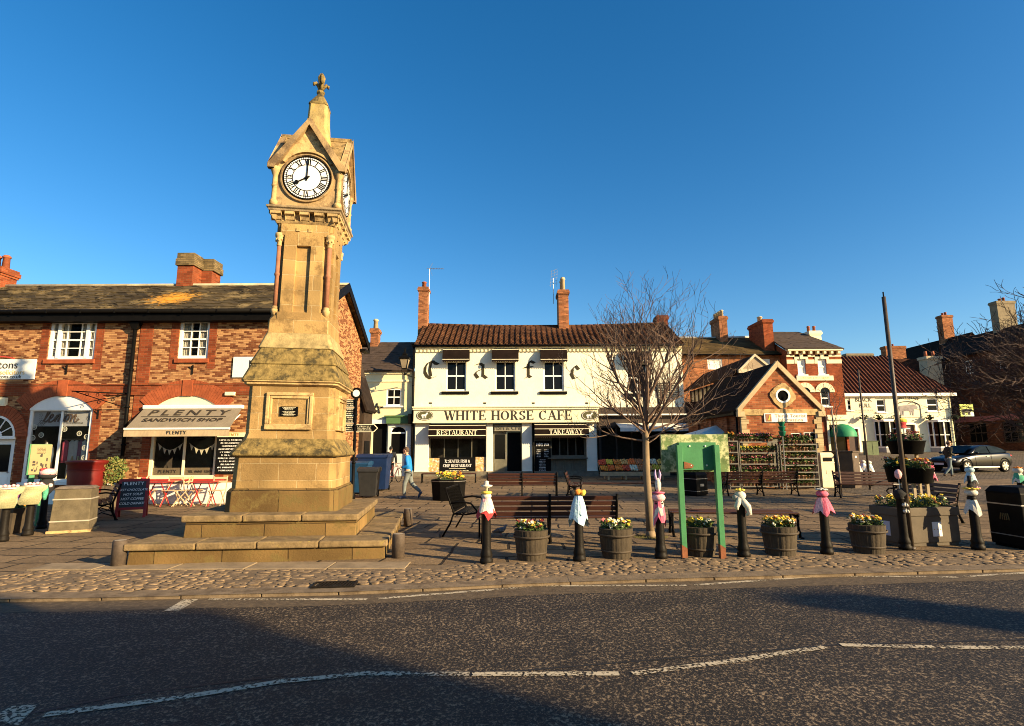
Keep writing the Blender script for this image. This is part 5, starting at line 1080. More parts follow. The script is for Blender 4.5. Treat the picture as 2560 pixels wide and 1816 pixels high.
zr=V(2105,892,54)[1]-1.08; panr=brickmat('red_brown_pantile',(.11,.036,.02),(.08,.028,.017),(.05,.018,.012),bw=.36,rh=.34,ms=.003,var=.3,bs=.2,big=.25)
roof('pantile_roof',panr,pb,-.1,xr+.3,(-.3,ez+.1),(4,zr),.36,.4,.075,.03,ir=V(2390,980,50)[0]-V(2225,892,54)[0]); 
b=MB(); b.add([(xr+.3,-.3,ez+.1),(xr+.3,8.3,ez+.1),(xr+.3-(V(2390,980,50)[0]-V(2225,892,54)[0]),4,zr)],[(0,1,2)]); b.add([(xr+.3,8.3,ez+.1),(-.1,8.3,ez+.1),(-.1,4,zr),(xr+.3-(V(2390,980,50)[0]-V(2225,892,54)[0]),4,zr)],[(0,1,2,3)]); b.build('hip_slope',panr,pb)
b=MB(); b.box(-.1,-.35,ez-.2,xr+.3,0,ez+.08); b.build('white_eaves_board',white,pb); downpipe(pb,xr-.1,-.1,-.1,ez-.3,.05,False)
r=B.r(2125,989,2188,1030); b=MB(); b.box(r[0],-.06,r[1],r[2],0,r[3]); sb=b.build('signboard',M('pub_sign_cream',(.72,.66,.45),.7,.05,3,0),pb); cx=(r[0]+r[2])/2
txt('BLACK',.5,bt,sb,cx+.05,-.07,r[3]-.42,bold=.01); txt('BULL',.5,bt,sb,cx+.15,-.07,r[3]-.95,bold=.01); b=MB(); scrib(b,r[0]+.2,r[2]-.2,r[1]+.1,.1,-.061); b.build('lettering',bt,sb)
r=B.r(2240,1008,2299,1044); b=MB(); cx=(r[0]+r[2])/2; hw=(r[2]-r[0])/2; b.prism([(r[0],r[1]),(r[2],r[1])]+[(cx+hw*math.cos(a),r[3]-.35+.45*math.sin(a)) for a in [math.pi*i/10 for i in range(11)]],-.05,0); ps=fixn(b.build('picture_panel',M('pub_sign_cream',(.72,.66,.45)),pb))
b=MB()
for i in range(10):
    a,c=math.pi*i/10,math.pi*(i+1)/10; b.prism([(cx+(hw)*math.cos(a),r[3]-.35+.45*math.sin(a)),(cx+(hw+.07)*math.cos(a),r[3]-.35+.53*math.sin(a)),(cx+(hw+.07)*math.cos(c),r[3]-.35+.53*math.sin(c)),(cx+hw*math.cos(c),r[3]-.35+.45*math.sin(c))],-.08,-.0)
b.box(r[0]-.07,-.08,r[1],r[0],0,r[3]-.35); b.box(r[2],-.08,r[1],r[2]+.07,0,r[3]-.35); fixn(b.build('panel_border',bt,ps))
def bull(par,cx,cz,s,y,mt):
    b=MB(); P=lambda u,v:(cx+u*s,cz+v*s)
    for q in ([(-.5,.2),(-.2,.22),(.3,.26),(.36,.0),(.3,-.12),(-.4,-.1),(-.52,.0)],[(.28,.26),(.42,.24),(.56,.12),(.52,.02),(.4,.02),(.34,.0)],[(-.5,0),(-.36,-.1),(-.38,-.36),(-.46,-.36)],[(-.34,-.08),(-.26,-.1),(-.28,-.36),(-.34,-.36)],[(.2,-.1),(.3,-.1),(.28,-.36),(.22,-.36)],[(.08,-.1),(.18,-.1),(.14,-.34),(.08,-.34)],[(.42,.24),(.46,.32),(.48,.24)]): b.prism([P(*p) for p in q],y-.015-.001*len(q),y)
    return fixn(b.build('bull_picture',mt,par))
bull(ps,cx,r[1]+.75,1.6,-.051,M('faded_bull_grey',(.25,.22,.2),.7,.3,3,0)); 
for i,ch in enumerate('MARKET PLACE'):
    t_=(i-5.5)/5.5; txt(ch,.26,bt,pb,cx+t_*1.05,-.02,r[3]+.48-.14*t_*t_,bold=.006)
x,z=B.p(2413,1027); b=MB(); b.box(x-.9,-.55,z-.55,x+.3,-.48,z+.55); hs=b.build('hanging_sign',M('sign_yellow_green',(.50,.55,.12),.6,.1,2,0,dirt=(.5,.6,.65),da=.55,ds=1),pb); bull(hs,x-.3,z-.1,.9,-.551,bt); b=MB(); b.tube([(xr,-.02,z+.65),(x+.4,-.52,z+.65)],.03); b.build('sign_bracket',black,hs)
for px in (2152,2190,2236,2316,2380):
    x,z=B.p(px,1045); hb=MB(); hb.s=True; hb.lathe([(.08,-.22),(.25,-.05),(.28,0)],(x,-.4,z)); o=hb.build('hanging_basket',blackm,pb); q=MB()
    for i in range(60): a,c_=ru(0,6.28),ru(0,.35); q.blob((x+c_*math.cos(a),-.4+c_*math.sin(a),z+ru(-.1,.22)),ru(.03,.07),.3,1,i)
    q.build('basket_plants',leafd,o); b=MB(); b.tube([(x,0,z+.5),(x,-.4,z+.45),(x,-.4,z)],.015,4); b.build('bracket',black,o)
# shaded brick row on the far right, facing away from the sun
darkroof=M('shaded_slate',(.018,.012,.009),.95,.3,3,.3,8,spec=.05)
def rowhouse(nm,label,x,y0,y1,ez,rz,zg,dep=8,chims=()):
    t=T(nm,label,'house',(x,y0,zg)); L=y1-y0
    b=MB(); b.M=Matrix.Translation((0,0,0))@Matrix.Rotation(-math.pi/2,4,'Z')   # local x runs along -y of the street wall
    hol=[]
    n=max(2,int(L/3.2))
    for i in range(n):
        c=-L+(i+.5)*L/n; hol.append((c-.5,ez-1.9,c+.5,ez-.5))
        hol.append((c-1.1,.6,c+1.1,2.6))
    b.wall(-L,0,-1.2,ez,hol,0,.2); b.M=Matrix()
    for yy,f in ((0,(0,1,2,3,4)),(L,(4,3,2,1,0))): b.add([(0,yy,-1.2),(dep,yy,-1.2),(dep,yy,ez),(dep/2,yy,rz),(0,yy,ez)],[f])
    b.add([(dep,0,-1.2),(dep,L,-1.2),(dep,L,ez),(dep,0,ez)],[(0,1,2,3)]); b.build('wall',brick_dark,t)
    for h in hol:
        q=MB(); q.box(.1,-h[2],h[1],.14,-h[0],h[3]); p_=q.build('window',whitew if h[1]>3 else M('dark_timber',(.05,.035,.025)),t)
        q=MB(); k=.09
        nn=2 if h[1]>3 else 3
        for a in range(nn):
            for c in range(2):
                ya,yb=-h[2]+k+(h[2]-h[0]-k)*a/nn,-h[2]+(h[2]-h[0]-k)*(a+1)/nn; za,zb_=h[1]+k+(h[3]-h[1]-k)*c/2,h[1]+(h[3]-h[1]-k)*(c+1)/2; q.box(.085,ya,za,.098,yb,zb_)
        q.build('pane',glass,p_)
    q=MB(); q.box(-.12,0.02,2.75,0,L-.02,3.25); q.build('shop_fascia',M('dusky_pink_paint',(.22,.08,.08),.7,.2,2,0),t)
    for s in (1,-1):
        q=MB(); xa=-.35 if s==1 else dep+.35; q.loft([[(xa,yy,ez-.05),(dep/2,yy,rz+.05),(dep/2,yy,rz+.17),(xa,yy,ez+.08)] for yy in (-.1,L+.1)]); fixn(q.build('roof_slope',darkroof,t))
    for (cy,cx,h,wx,mt_) in chims: chimney(t,cx,cy,rz-.6,wx,.9,h,mt_,2,pot_r,.4,along='y',pr=.14)
    return t
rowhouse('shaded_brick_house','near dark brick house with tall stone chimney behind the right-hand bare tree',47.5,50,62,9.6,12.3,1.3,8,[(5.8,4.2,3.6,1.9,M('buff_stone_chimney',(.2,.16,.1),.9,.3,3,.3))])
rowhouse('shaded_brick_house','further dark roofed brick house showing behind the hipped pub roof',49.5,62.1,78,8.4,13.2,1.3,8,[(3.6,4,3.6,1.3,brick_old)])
# tall buff chimney standing behind the pub roof
x,z=V(2328,930,57.5); 
t=T('rendered_chimney_stack','tall buff rendered chimney stack rising behind the right end of the pub roof','chimney',(x,57.5,1.2)); b=MB(); h=V(2320,893,57.5)[1]-1.2; b.box(-.75,-.6,0,.75,.6,h-.3); b.box(-.85,-.7,h-.3,.85,.7,h); b.build('stack',M('buff_render',(.42,.34,.22),.9,.2,2,.3),t)
b=MB(); b.s=True
for s in (-.4,.4): b.lathe([(.16,h),(.14,h+.6),(.1,h+.62)],(s,0,0),10)
b.build('chimney_pot',pot_r,t)
x,z=V(2207,890,62); t=T('low_far_building','low far roof with a wide chimney just showing over the pub ridge','building',(x,62,1.2)); zz=V(2200,898,62)[1]-1.2
b=MB(); b.box(-5,0,-1,7,8,zz-1); b.prism([(-5,zz-1),(7,zz-1),(6,zz),(-4,zz)],0,8); b.build('wall',brick_dark,t); chimney(t,-1.0,3,zz-1.2,3.2,.9,2.3,M('buff_stone_chimney',(.2,.16,.1)),0); chimney(t,3.4,3,zz-1.0,2.4,.9,3.0,brick_old,1,pot_r,.3)
# houses on the sunny side behind the camera, whose roofs shade the road
def shade_house(nm,label,x0_,x1_,y0_,y1_,h,chim=None):
    t=T(nm,label,'house',((x0_+x1_)/2,(y0_+y1_)/2,0)); hx,hy=(x1_-x0_)/2,(y1_-y0_)/2
    hol=[]; n=int((x1_-x0_)/2.6)
    b=MB(); b.M=Matrix.Rotation(math.pi,4,'Z')
    for i in range(n):
        c=-hx+(i+.5)*2*hx/n; hol+= [(c-.5,.8,c+.5,2.4),(c-.45,3.8,c+.45,5.3)]
    b.wall(-hx,hx,-.3,h,hol,-hy,.25); b.M=Matrix(); b.add([(-hx,-hy,-.3),(-hx,hy,-.3),(-hx,hy,h),(-hx,-hy,h)],[(3,2,1,0)]); b.add([(hx,-hy,-.3),(hx,hy,-.3),(hx,hy,h),(hx,-hy,h)],[(0,1,2,3)]); b.add([(-hx,-hy,-.3),(hx,-hy,-.3),(hx,-hy,h),(-hx,-hy,h)],[(0,1,2,3)]); b.add([(-hx,-hy,h),(hx,-hy,h),(hx,hy,h),(-hx,hy,h)],[(0,1,2,3)])
    b.build('wall',brick_red,t)
    for a,c,d,e in hol: q=MB(); q.box(-d,hy-.2,c,-a,hy-.15,e); q.build('window',glass,t)
    q=MB(); q.box(-hx-.06,-hy-.06,h-.25,hx+.06,hy+.06,h+.1); q.build('parapet',stonep,t)
    if chim: q=MB(); q.box(*chim); q.build('chimney',brick_red,t)
shade_house('parapet_house','flat parapet brick house behind the camera on the left',3,14.1,-14,-5.14,7.9)
shade_house('tall_parapet_house','taller parapet brick house behind the camera in the middle',16.2,24.7,-18,-10.3,11.1)
shade_house('chimney_house','parapet brick house with a tall chimney behind the camera on the right',25.2,33,-16,-7.2,8.0,(-1.7,3.59,7.9,-.7,4.09,9.75))
# ---------------- tourist information kiosk with gabled brick front ----------------
YK=23.0; x0=V(1857,1100,YK)[0]; B=Fac(YK,x0); kk=T('gabled_brick_kiosk','small orange brick gabled information building with round window and stone quoins','building',(x0,YK,0))
xr=B.p(2056,1100)[0]; ez=B.p(1950,1022)[1]; az=B.p(1949,916)[1]; cx=xr/2
dk=7.0; win=B.r(1978,1082,2005,1106); win2=B.r(2011,1080,2045,1130); rc=B.p(1956,990); 
b=MB(); b.wall(0,xr,-.2,ez,[win,win2,(1.0,.02,1.9,2.05)],0,.2)
b.add([(0,0,ez),(xr,0,ez),(cx,0,az)],[(0,1,2)]); b.add([(xr,0,-.2),(xr,dk,-.2),(xr,dk,ez),(xr,0,ez)],[(0,1,2,3)]); b.add([(0,0,-.2),(0,dk,-.2),(0,dk,ez),(0,0,ez)],[(3,2,1,0)]); b.add([(0,dk,-.2),(xr,dk,-.2),(xr,dk,ez),(cx,dk,az),(0,dk,ez)],[(4,3,2,1,0)])
b.build('wall',brick_kiosk,kk)
for s in (0,1):
    b=MB()
    for i in range(16):
        w_=.30 if i%2 else .20; z=i*.2
        if z+.2>ez-.05: break
        if s==0: b.box(-.03,-.035,z+.006,w_,.1,z+.194)
        else: b.box(xr-w_,-.035,z+.006,xr+.03,.1,z+.194)
    b.build('quoins',cream_st,kk,bev=.006)
b=MB(); b.box(.0,-.04,ez-.28,xr,.05,ez-.02); b.build('stone_band',stonep,kk)
b=MB()
for s in (1,-1):
    X=lambda u:cx+s*u; p=[(X(cx+.12),ez-.18),(X(cx+.16),ez+.0),(X(0),az+.22),(X(0),az-.02),(X(cx-.02),ez-.02)]
    b.prism(p[::s],-.09-.002*s,.1)
b.box(-.18,-.1,ez-.34,.12,.1,ez-.12); b.box(xr-.12,-.1,ez-.34,xr+.18,.1,ez-.12); b.build('gable_coping',M('coping_stone',(.46,.35,.2),.9,.2,4,.3,30,dirt=(.2,.15,.08),da=.6),kk,bev=.01)
# round window
b=MB(); n=24
for (r0,r1,y0_,y1_,mt_,nm) in ((.30,.48,-.05,.0,stonep,'stone_surround'),(.23,.31,-.06,.0,whitew,'round_frame')):
    q=MB(); rr=lambda r_,i:(rc[0]+r_*math.cos(2*math.pi*i/n),rc[1]+r_*math.sin(2*math.pi*i/n)); 
    for i in range(n): q.prism([rr(r0,i),rr(r1+(.07 if nm[0]=='s' and i%6 in(0,5) else 0),i),rr(r1+(.07 if nm[0]=='s' and (i+1)%6 in(0,5) else 0),i+1),rr(r0,i+1)],y0_,y1_)
    fixn(q.build(nm,mt_,kk))
b.prism([(rc[0]+.24*math.cos(2*math.pi*i/n),rc[1]+.24*math.sin(2*math.pi*i/n)) for i in range(n)],-.02,-.004); b.build('round_pane',glass,kk)
tile_d=M('dark_clay_tile',(.022,.013,.009),.95,.4,5,.4,9,spec=.05)
for s in (1,-1):
    b=MB(); X=lambda u:cx+s*u; q=[(X(cx+.18),ez-.06),(X(0),az+.16),(X(0),az+.05),(X(cx+.18),ez-.17)]; b.prism(q,.1,dk); 
    for j in range(12):
        t_=j/12; xx,zz=cx+.18-(cx+.18)*t_,ez-.06+(az+.22-ez)*t_; b.prism([(X(xx),zz),(X(xx-.14),zz+(az+.22-ez)/(cx+.18)*.14),(X(xx-.14),zz+(az+.22-ez)/(cx+.18)*.14+.03),(X(xx),zz+.03)],.1,dk-.01)
    fixn(b.build('tiled_roof',tile_d,kk))
for w_ in (win,win2): sash(kk,w_,.08,1 if w_ is win else 2,1,.05,.04,mid=False)
b=MB(); b.box(1.0,.1,.02,1.9,.15,2.05); b.build('door',olive,kk)
r=B.r(1909,1034,2016,1056); b=MB(); b.box(r[0],-.06,r[1],r[2],-.01,r[3]); sb=b.build('signboard',white,kk,bev=.01)
gt2=M('lettering_tan',(.48,.36,.2),.6,.1,2,0)
txt('Thirsk Tourist',.2,gt2,sb,(r[0]+r[2])/2+.2,-.065,r[3]-.11,space=1.1); txt('Information',.2,gt2,sb,(r[0]+r[2])/2+.2,-.065,r[1]+.09,space=1.1)
b=MB(); b.box(r[0]+.06,-.07,r[1]+.03,r[0]+.30,-.058,r[3]-.03); ib=b.build('info_square',M('brown_square',(.28,.12,.06),.6,.1,3,0),sb); txt('i',.3,M('sign_yellow',(.75,.5,.06),.6,.1,2,0),ib,r[0]+.18,-.075,(r[1]+r[3])/2,shear=.3,bold=.012)
for y in (1.3,3.2,5.1): b=MB(); b.box(-.12,y,0,0,y+.35,ez-.3); b.build('buttress',brick_kiosk,kk)
downpipe(kk,-.1,.25,.1,ez-.3,.045)
b=MB(); b.box(-.28,.1,ez-.25,-.16,dk,ez-.15); b.build('gutter',black,kk)
# timber gabled hall behind
YH=31.0; x0=V(1846,930,YH)[0]; B=Fac(YH,x0); hl=T('timber_gabled_hall','dark roofed hall with grey timber clad gable and a strip of high windows','building',(x0,YH,0))
g0=B.p(1850,924); g1=B.p(1931,922); ga=B.p(1886,886); W_h=g1[0]-g0[0]; gz=g0[1]; 
xm=ga[0]; b=MB(); b.prism([(g0[0],gz),(g1[0],gz),(xm,ga[1]-.12)],0,.12); b.build('timber_gable',M('grey_cladding',(.30,.23,.15),.85,.35,4,.4,20,stretch=(1,1,14)),hl)
b=MB()
for s,e in ((1,g1),(-1,g0)): b.prism([(e[0]+s*.12,gz-.05),(xm,ga[1]+.02),(xm,ga[1]-.13),(e[0]-s*.05,gz-.05)][::s],-.08,.12)
b.box(g0[0]-.1,-.05,gz-.2,g1[0]+.1,.12,gz); fixn(b.build('bargeboard',M('pale_timber',(.5,.42,.28),.7,.15,4,.1),hl))
b=MB(); b.wall(g0[0]+.4,g1[0]-.3,-.2,gz-.2,[(g0[0]+.7,gz-1.0,g1[0]-.6,gz-.35)],.1,.2); b.box(g0[0]-2.4,3,-.2,g1[0]+1,10,gz-1.6); b.build('wall',brick_dark,hl)
b=MB(); b.box(g0[0]+.7,.2,gz-1.0,g1[0]-.6,.25,gz-.35); b.build('window',glass,hl)
# long side: roof falls to the left, glazed strip beneath
b=MB(); L=8.5; b.loft([[(xm,y,ga[1]-.02),(g0[0]-.6,y,gz-.35),(g0[0]-.6,y,gz-.47),(xm,y,ga[1]-.14)] for y in (.12,L)]); b.loft([[(xm,y,ga[1]-.02),(g1[0]+.2,y,gz-.1),(g1[0]+.2,y,gz-.22),(xm,y,ga[1]-.14)] for y in (.12,L)]); fixn(b.build('tiled_roof',tile_d,hl))
b=MB(); b.box(g0[0]-.2,.12,gz-1.75,g0[0]-.05,L,gz-1.6)
for i in range(11): y=.2+i*(L-.4)/10; b.box(g0[0]-.2,y,gz-1.6,g0[0]-.05,y+.1,gz-.4)
b.build('window_posts',M('dark_timber',(.05,.035,.025)),hl); b=MB(); b.box(g0[0]-.12,.2,gz-1.6,g0[0]-.08,L-.1,gz-.4); b.build('window_strip',M('pale_panel',(.42,.36,.26),.5,.3,2,0),hl)
b=MB(); b.loft([[(g0[0]-.1,y,gz-1.7),(g0[0]-2.7,y,gz-3.4),(g0[0]-2.7,y,gz-3.5),(g0[0]-.1,y,gz-1.8)] for y in (-.2,L+.3)]); fixn(b.build('lower_roof',tile_d,hl))
b=MB(); b.box(g0[0]-2.4,-.0,-.2,g0[0]+.5,L,gz-3.35); b.build('side_aisle_wall',brick_dark,hl)
# ---------------- flower shelving ----------------
alu=M('shelf_aluminium',(.16,.15,.13),.45,.15,6,.05,metal=.5)
potm=M('plastic_pot',(.34,.2,.12),.6,.4,9,0)
def potted(mt_,tall,seed):
    random.seed(seed); t=T('potted_plant','x','plant'); b=MB(); b.s=True; b.lathe([(.045,0),(.062,.1),(.068,.1),(.066,.115),(.05,.11)],n=8); b.build('pot',potm,t)
    b=MB()
    for i in range(40):
        a,r_,z=ru(0,6.28),ru(0,.11),ru(.1,.1+tall); c=Vector((r_*math.cos(a),r_*math.sin(a),z)); d=Vector((ru(-1,1),ru(-1,1),ru(-.2,1))).normalized()*.055; e=d.orthogonal().normalized()*.026; b.add([tuple(c-d-e),tuple(c+d),tuple(c-d+e)],[(0,1,2)])
    b.mi=1
    for i in range(7): a,r_=ru(0,6.28),ru(0,.08); b.blob((r_*math.cos(a),r_*math.sin(a),.1+tall*ru(.5,1.05)),ru(.018,.03),.2,1,i)
    b.build('foliage',[leaf,mt_],t); t.scale=(1.25,1.25,1.25); return t
KINDS=[('yellow',fy),('white',fw),('pink',fp),('orange',fo),('maroon',fr)]
protos=[potted(m_,.12+.02*i,40+i) for i,(n_,m_) in enumerate(KINDS)]; used=set()
def rack(label,desc,px0,px1,py0,py1,Y,nsh,step):
    xa,_=V(px0,1200,Y); xb_,_=V(px1,1200,Y); _,zt_=V((px0+px1)/2,py0,Y); W=xb_-xa; t=T('plant_rack',label,'shelving',(xa,Y,0),0,'plant display racks in front of the brick kiosk')
    for x in (.02,W-.02):
        b=MB()
        for y in (.02,.40): b.box(x-.018,y-.018,0,x+.018,y+.018,zt_)
        for z in (.1,zt_-.05): b.box(x-.01,.0,z,x+.01,.4,z+.02)
        b.build('upright',alu,t)
    for k in range(nsh):
        z=.12+(zt_-.14)*k/(nsh-1); b=MB(); b.box(.04,.0,z-.02,W-.04,.42,z); b.box(.04,-.012,z-.03,W-.04,.0,z+.02); b.build('shelf',alu,t)
        x=.12; ci=0; ordn=['first','second','third','fourth','fifth','sixth','seventh','eighth','ninth','tenth','eleventh','twelfth','thirteenth','fourteenth','fifteenth','sixteenth']; rowk=random.choice([0,1,2,3,4]); nm=['bottom','second','third','fourth','fifth','sixth','seventh'][k]
        while x<W-.1:
            kd=rowk if rnd()<.8 else int(rnd()*5)%5; lab='%s flowered pot plant, %s from the left on the %s shelf of the %s'%(KINDS[rowk][0],ordn[ci],nm,desc); ci+=1
            kd=rowk; pr_=protos[kd]; loc=(xa+x,Y+.14+ru(-.03,.05),z+.002); gp='potted plants on the %s shelf of the %s'%(nm,desc)
            if kd not in used: used.add(kd); pr_.location=loc; pr_['label']=lab; pr_['group']=gp
            else: dup(pr_,loc,ru(0,6),lab,gp)
            x+=step*ru(.9,1.15)
rack('narrow plant rack at the left end, beside the notice board','left rack',1824,1851,1102,1216,22.0,5,.145)
rack('wide middle plant rack standing before the kiosk quoins','middle rack',1853,1950,1104,1216,22.0,5,.14)
rack('right hand plant rack below the kiosk window','right rack',1956,2050,1110,1218,21.9,7,.14)
for i,p_ in enumerate(protos):
    if i not in used:
        for c in list(p_.children): bpy.data.objects.remove(c)
        bpy.data.objects.remove(p_)
# green topped planter lamp on the rack: hanging basket post
x,z=V(1953,1052,21.7); t=T('green_litter_stack','stack of green and white buckets hung on a pole in front of the kiosk sign','bucket stack',(x,21.7,0)); b=MB(); b.tube([(0,0,0),(0,0,z-.6)],.025); b.build('pole',steel,t)
for i in range(3): b=MB(); b.s=True; b.lathe([(.09-.01*i,z-.6+i*.19-.0),(.14,z-.6+i*.19+.17),(.15,z-.6+i*.19+.18)],n=12); b.build('bucket',M('bucket_green',(.02,.2,.12),.4,.2,3,0),t)
# ---------------- fruit stall ----------------
YF=28.5; xa=V(1502,1180,YF)[0]; xb_=V(1672,1180,YF)[0]; zf=V(1560,1184,YF)[1]; st_=T('fruit_stall','long timber fruit and vegetable stall with sloping top outside the greengrocer','stall',(xa,YF,0)); W=xb_-xa
b=MB(); b.loft([[(0,0,zf-.06),(W,0,zf-.06),(W,1.1,zf+.55),(0,1.1,zf+.55)],[(0,0,zf),(W,0,zf),(W,1.1,zf+.61),(0,1.1,zf+.61)]]); b.build('stall_top',wood_plain,st_); b=MB(); b.box(-.05,-.05,zf-.12,W+.05,0,zf+.08); b.build('front_board',M('pale_pine',(.55,.38,.2),.7,.2,4,.1),st_)
for x in (.4,1.3,2.3,W-.3):
    b=MB(); b.box(x-.04,0,0,x+.04,.08,zf-.06); b.box(x-.04,1.0,0,x+.04,1.08,zf+.5); b.build('leg',M('pale_pine',(.55,.38,.2)),st_)
kinds=[('oranges',(.8,.27,.02),.05),('tangerines',(.8,.16,.02),.045),('carrots',(.8,.24,.03),.05),('red apples',(.7,.09,.03),.05),('cauliflowers',(.7,.65,.45),.07),('sweet potatoes',(.55,.2,.07),.05),('peaches',(.8,.42,.12),.05),('lemons',(.8,.55,.05),.045),('melons',(.8,.5,.1),.06)]
for i,(nm,col,r_) in enumerate(kinds):
    for j in range(2):
        wv=W/9; x=xa+i*wv+.02; u=.08+j*.52; loc=(x,YF+u,zf+u*.555+.03); kind=nm if j==0 else kinds[(i*4+3)%9][0]; cc=col if j==0 else kinds[(i*4+3)%9][1]
        t=T('fruit_crate','crate of %s, %s from the left in the %s row of the fruit stall'%(kind,['first','second','third','fourth','fifth','sixth','seventh','eighth','ninth'][i],['front','back'][j]),'crate',loc,0,'crates of produce on the fruit stall'); t.rotation_euler=(math.atan(.555),0,0)
        b=MB(); b.box(0,0,0,wv-.03,.5,.02); b.box(0,0,.02,wv-.03,.015,.05); b.box(0,.485,.02,wv-.03,.5,.05); b.box(0,.015,.02,.015,.485,.05); b.box(wv-.045,.015,.02,wv-.03,.485,.05); b.build('crate_box',M('dark_crate',(.08,.05,.03),.9,.3,5,.2),t)
        b=MB(); b.s=True
        yy=.05
        while yy<.47:
            xx=.05
            while xx<wv-.06: b.blob((xx+ru(-.01,.01),yy+ru(-.01,.01),.07+ru(0,.06)),r_*ru(1.0,1.35),.15,1,int(xx*100)); xx+=r_*1.85
            yy+=r_*1.8
        o=b.build('produce',M('skin_'+kind.replace(' ','_'),cc,.45,.3,14,0,spec=.4),t); o['kind']='stuff'
for i,px in enumerate((1768,)):
    Yp=26.0; x,z=V(1795,1062,Yp); t=T('market_parasol','square off white market parasol open over the plant display','parasol',(x,Yp,0)); zb2=V(1795,1088,Yp)[1]
    b=MB(); b.tube([(0,0,0),(0,0,z)],.03); b.build('pole',steel,t); b=MB(); hw=1.45; b.add([(-hw,-hw,zb2),(hw,-hw,zb2-.0),(hw,hw,zb2),(-hw,hw,zb2),(0,0,z)],[(0,1,4),(1,2,4),(2,3,4),(3,0,4)]); b.add([(-hw,-hw,zb2-.02),(hw,-hw,zb2-.02),(hw,hw,zb2-.02),(-hw,hw,zb2-.02),(0,0,z-.03)],[(4,1,0),(4,2,1),(4,3,2),(4,0,3)]); b.build('canopy',whitec,t)
# ---------------- bollards and toppers ----------------
def bollard(): 
    t=T('bollard','x','bollard'); b=MB(); b.s=True; b.lathe([(.095,0),(.1,.03),(.1,.06),(.085,.075),(.09,.11),(.092,.13),(.078,.17),(.068,.22),(.064,.55),(.060,.8),(.068,.81),(.068,.83),(.058,.84),(.062,.87),(.07,.88),(.065,.91),(.04,.95),(.0,.96)],n=16); b.build('post',ironm,t); return t
bp=bollard(); first=[True]
def put_bollard(px,py,lab,z=0,xy=None):
    x,y=xy or G(px,py,0)
    if first[0]: first[0]=False; bp.location=(x,y,z); bp['label']=lab; bp['group']='cast iron bollards round the square'
    else: dup(bp,(x,y,z),0,lab,'cast iron bollards round the square')
    return x,y
yarn=lambda nm,c: M('yarn_'+nm,c,.95,.3,40,.6,60)
Y_={k:yarn(k,c) for k,c in dict(pink=(.62,.13,.2),palepink=(.75,.42,.42),white=(.58,.55,.47),blue=(.42,.60,.66),paleblue=(.5,.62,.75),yellow=(.72,.52,.08),orange=(.8,.25,.04),black=(.02,.02,.02),cream=(.42,.40,.22),purple=(.25,.08,.25),green=(.08,.35,.22),grey=(.3,.29,.27),red=(.45,.05,.05),violet=(.42,.3,.5)).items()}
def skirt(t,mt_,z0,z1,r0,r1,n=7,jag=.06,rot=0,name='knitted_skirt',two=None):
    b=MB(); b.s=False; N=n*4; rings=[]
    for k,q in enumerate((0,.33,.66,1)):
        ring=[]
        for i in range(N):
            a=2*math.pi*i/N+rot; f=math.sin(a*n)*.5+.5; r_=r0+(r1-r0)*q**.8*(.78+.35*f); z=z1+(z0-z1)*q-(jag*f*q*(1.4 if i%8<4 else .7))+ru(-.006,.006); r_+=ru(-.006,.006)
            ring.append((r_*math.cos(a),r_*math.sin(a),z))
        rings.append(ring)
    b.loft(rings,False); 
    if two: 
        for i in range(len(b.m)): b.m[i]=1 if (i//4)%3==0 else 0
    return b.build(name,[mt_]+([two] if two else []),t)
def puff(t,mt_,z,r,zr,name='knitted_cap'):
    b=MB(); b.s=True; N=14; rings=[]
    for q in range(7):
        a=math.pi*q/6; rr=max(.005,math.sin(a)); rings.append([(r*rr*(1+.09*math.sin(i*math.pi))*math.cos(2*math.pi*i/N)*(1+.08*(i%2)),r*rr*math.sin(2*math.pi*i/N)*(1+.08*(i%2)),z-zr*math.cos(a)) for i in range(N)])
    b.loft(rings,False); return b.build(name,mt_,t)
def petals(t,mt_,z,r,n=6,name='knitted_flower',c=(0,0),zr=.015):
    b=MB(); b.s=True
    for i in range(n): a=2*math.pi*i/n; b.blob((c[0]+r*.6*math.cos(a),c[1]+r*.6*math.sin(a),z),(r*.42,r*.42,zr),0,1)
    b.blob((c[0],c[1],z+.01),(r*.3,r*.3,zr*1.4),0,1); return b.build(name,mt_,t)
def topper(lab,x,y,z=.80): return T('knitted_topper',lab,'knitted topper',(x,y,z),0,'knitted toppers on the bollards')
x,y=put_bollard(1216,1409,'black bollard wearing the pink cloth topper with a white hat')
t=topper('pink and white cloth topper with a yellow ring and tiny white hat',x,y); skirt(t,Y_['white'],-.03,.17,.05,.135,5,.05,two=Y_['palepink']); skirt(t,Y_['red'],-.06,.12,.05,.15,4,.09,.6,'red_underskirt'); puff(t,Y_['white'],.17,.075,.05)
b=MB(); b.s=True; b.lathe([(.04,.205),(.075,.21),(.085,.225),(.07,.24),(.03,.245)],n=14); b.build('yellow_ring',Y_['yellow'],t); b=MB(); b.s=True; b.lathe([(.02,.24),(.022,.29),(.085,.315),(.09,.33),(.035,.34),(.03,.39),(.0,.40)],n=14); b.build('white_hat',Y_['white'],t)
x,y=put_bollard(1449,1403,'black bollard wearing the pale blue handkerchief topper')
t=topper('pale blue handkerchief topper with orange, yellow and black wool balls',x,y,.77); skirt(t,Y_['blue'],-.12,.19,.06,.155,3,.13,.9); skirt(t,Y_['blue'],-.02,.19,.05,.14,4,.12,.2); 
for c,p in ((Y_['black'],(-.08,-.01,.235)),(Y_['orange'],(-.01,-.02,.25)),(Y_['yellow'],(.075,0,.235)),(Y_['orange'],(.02,.03,.235))):
    b=MB(); b.s=True; b.blob(p,(.052,.05,.045),.3,2); b.build('wool_ball',c,t)
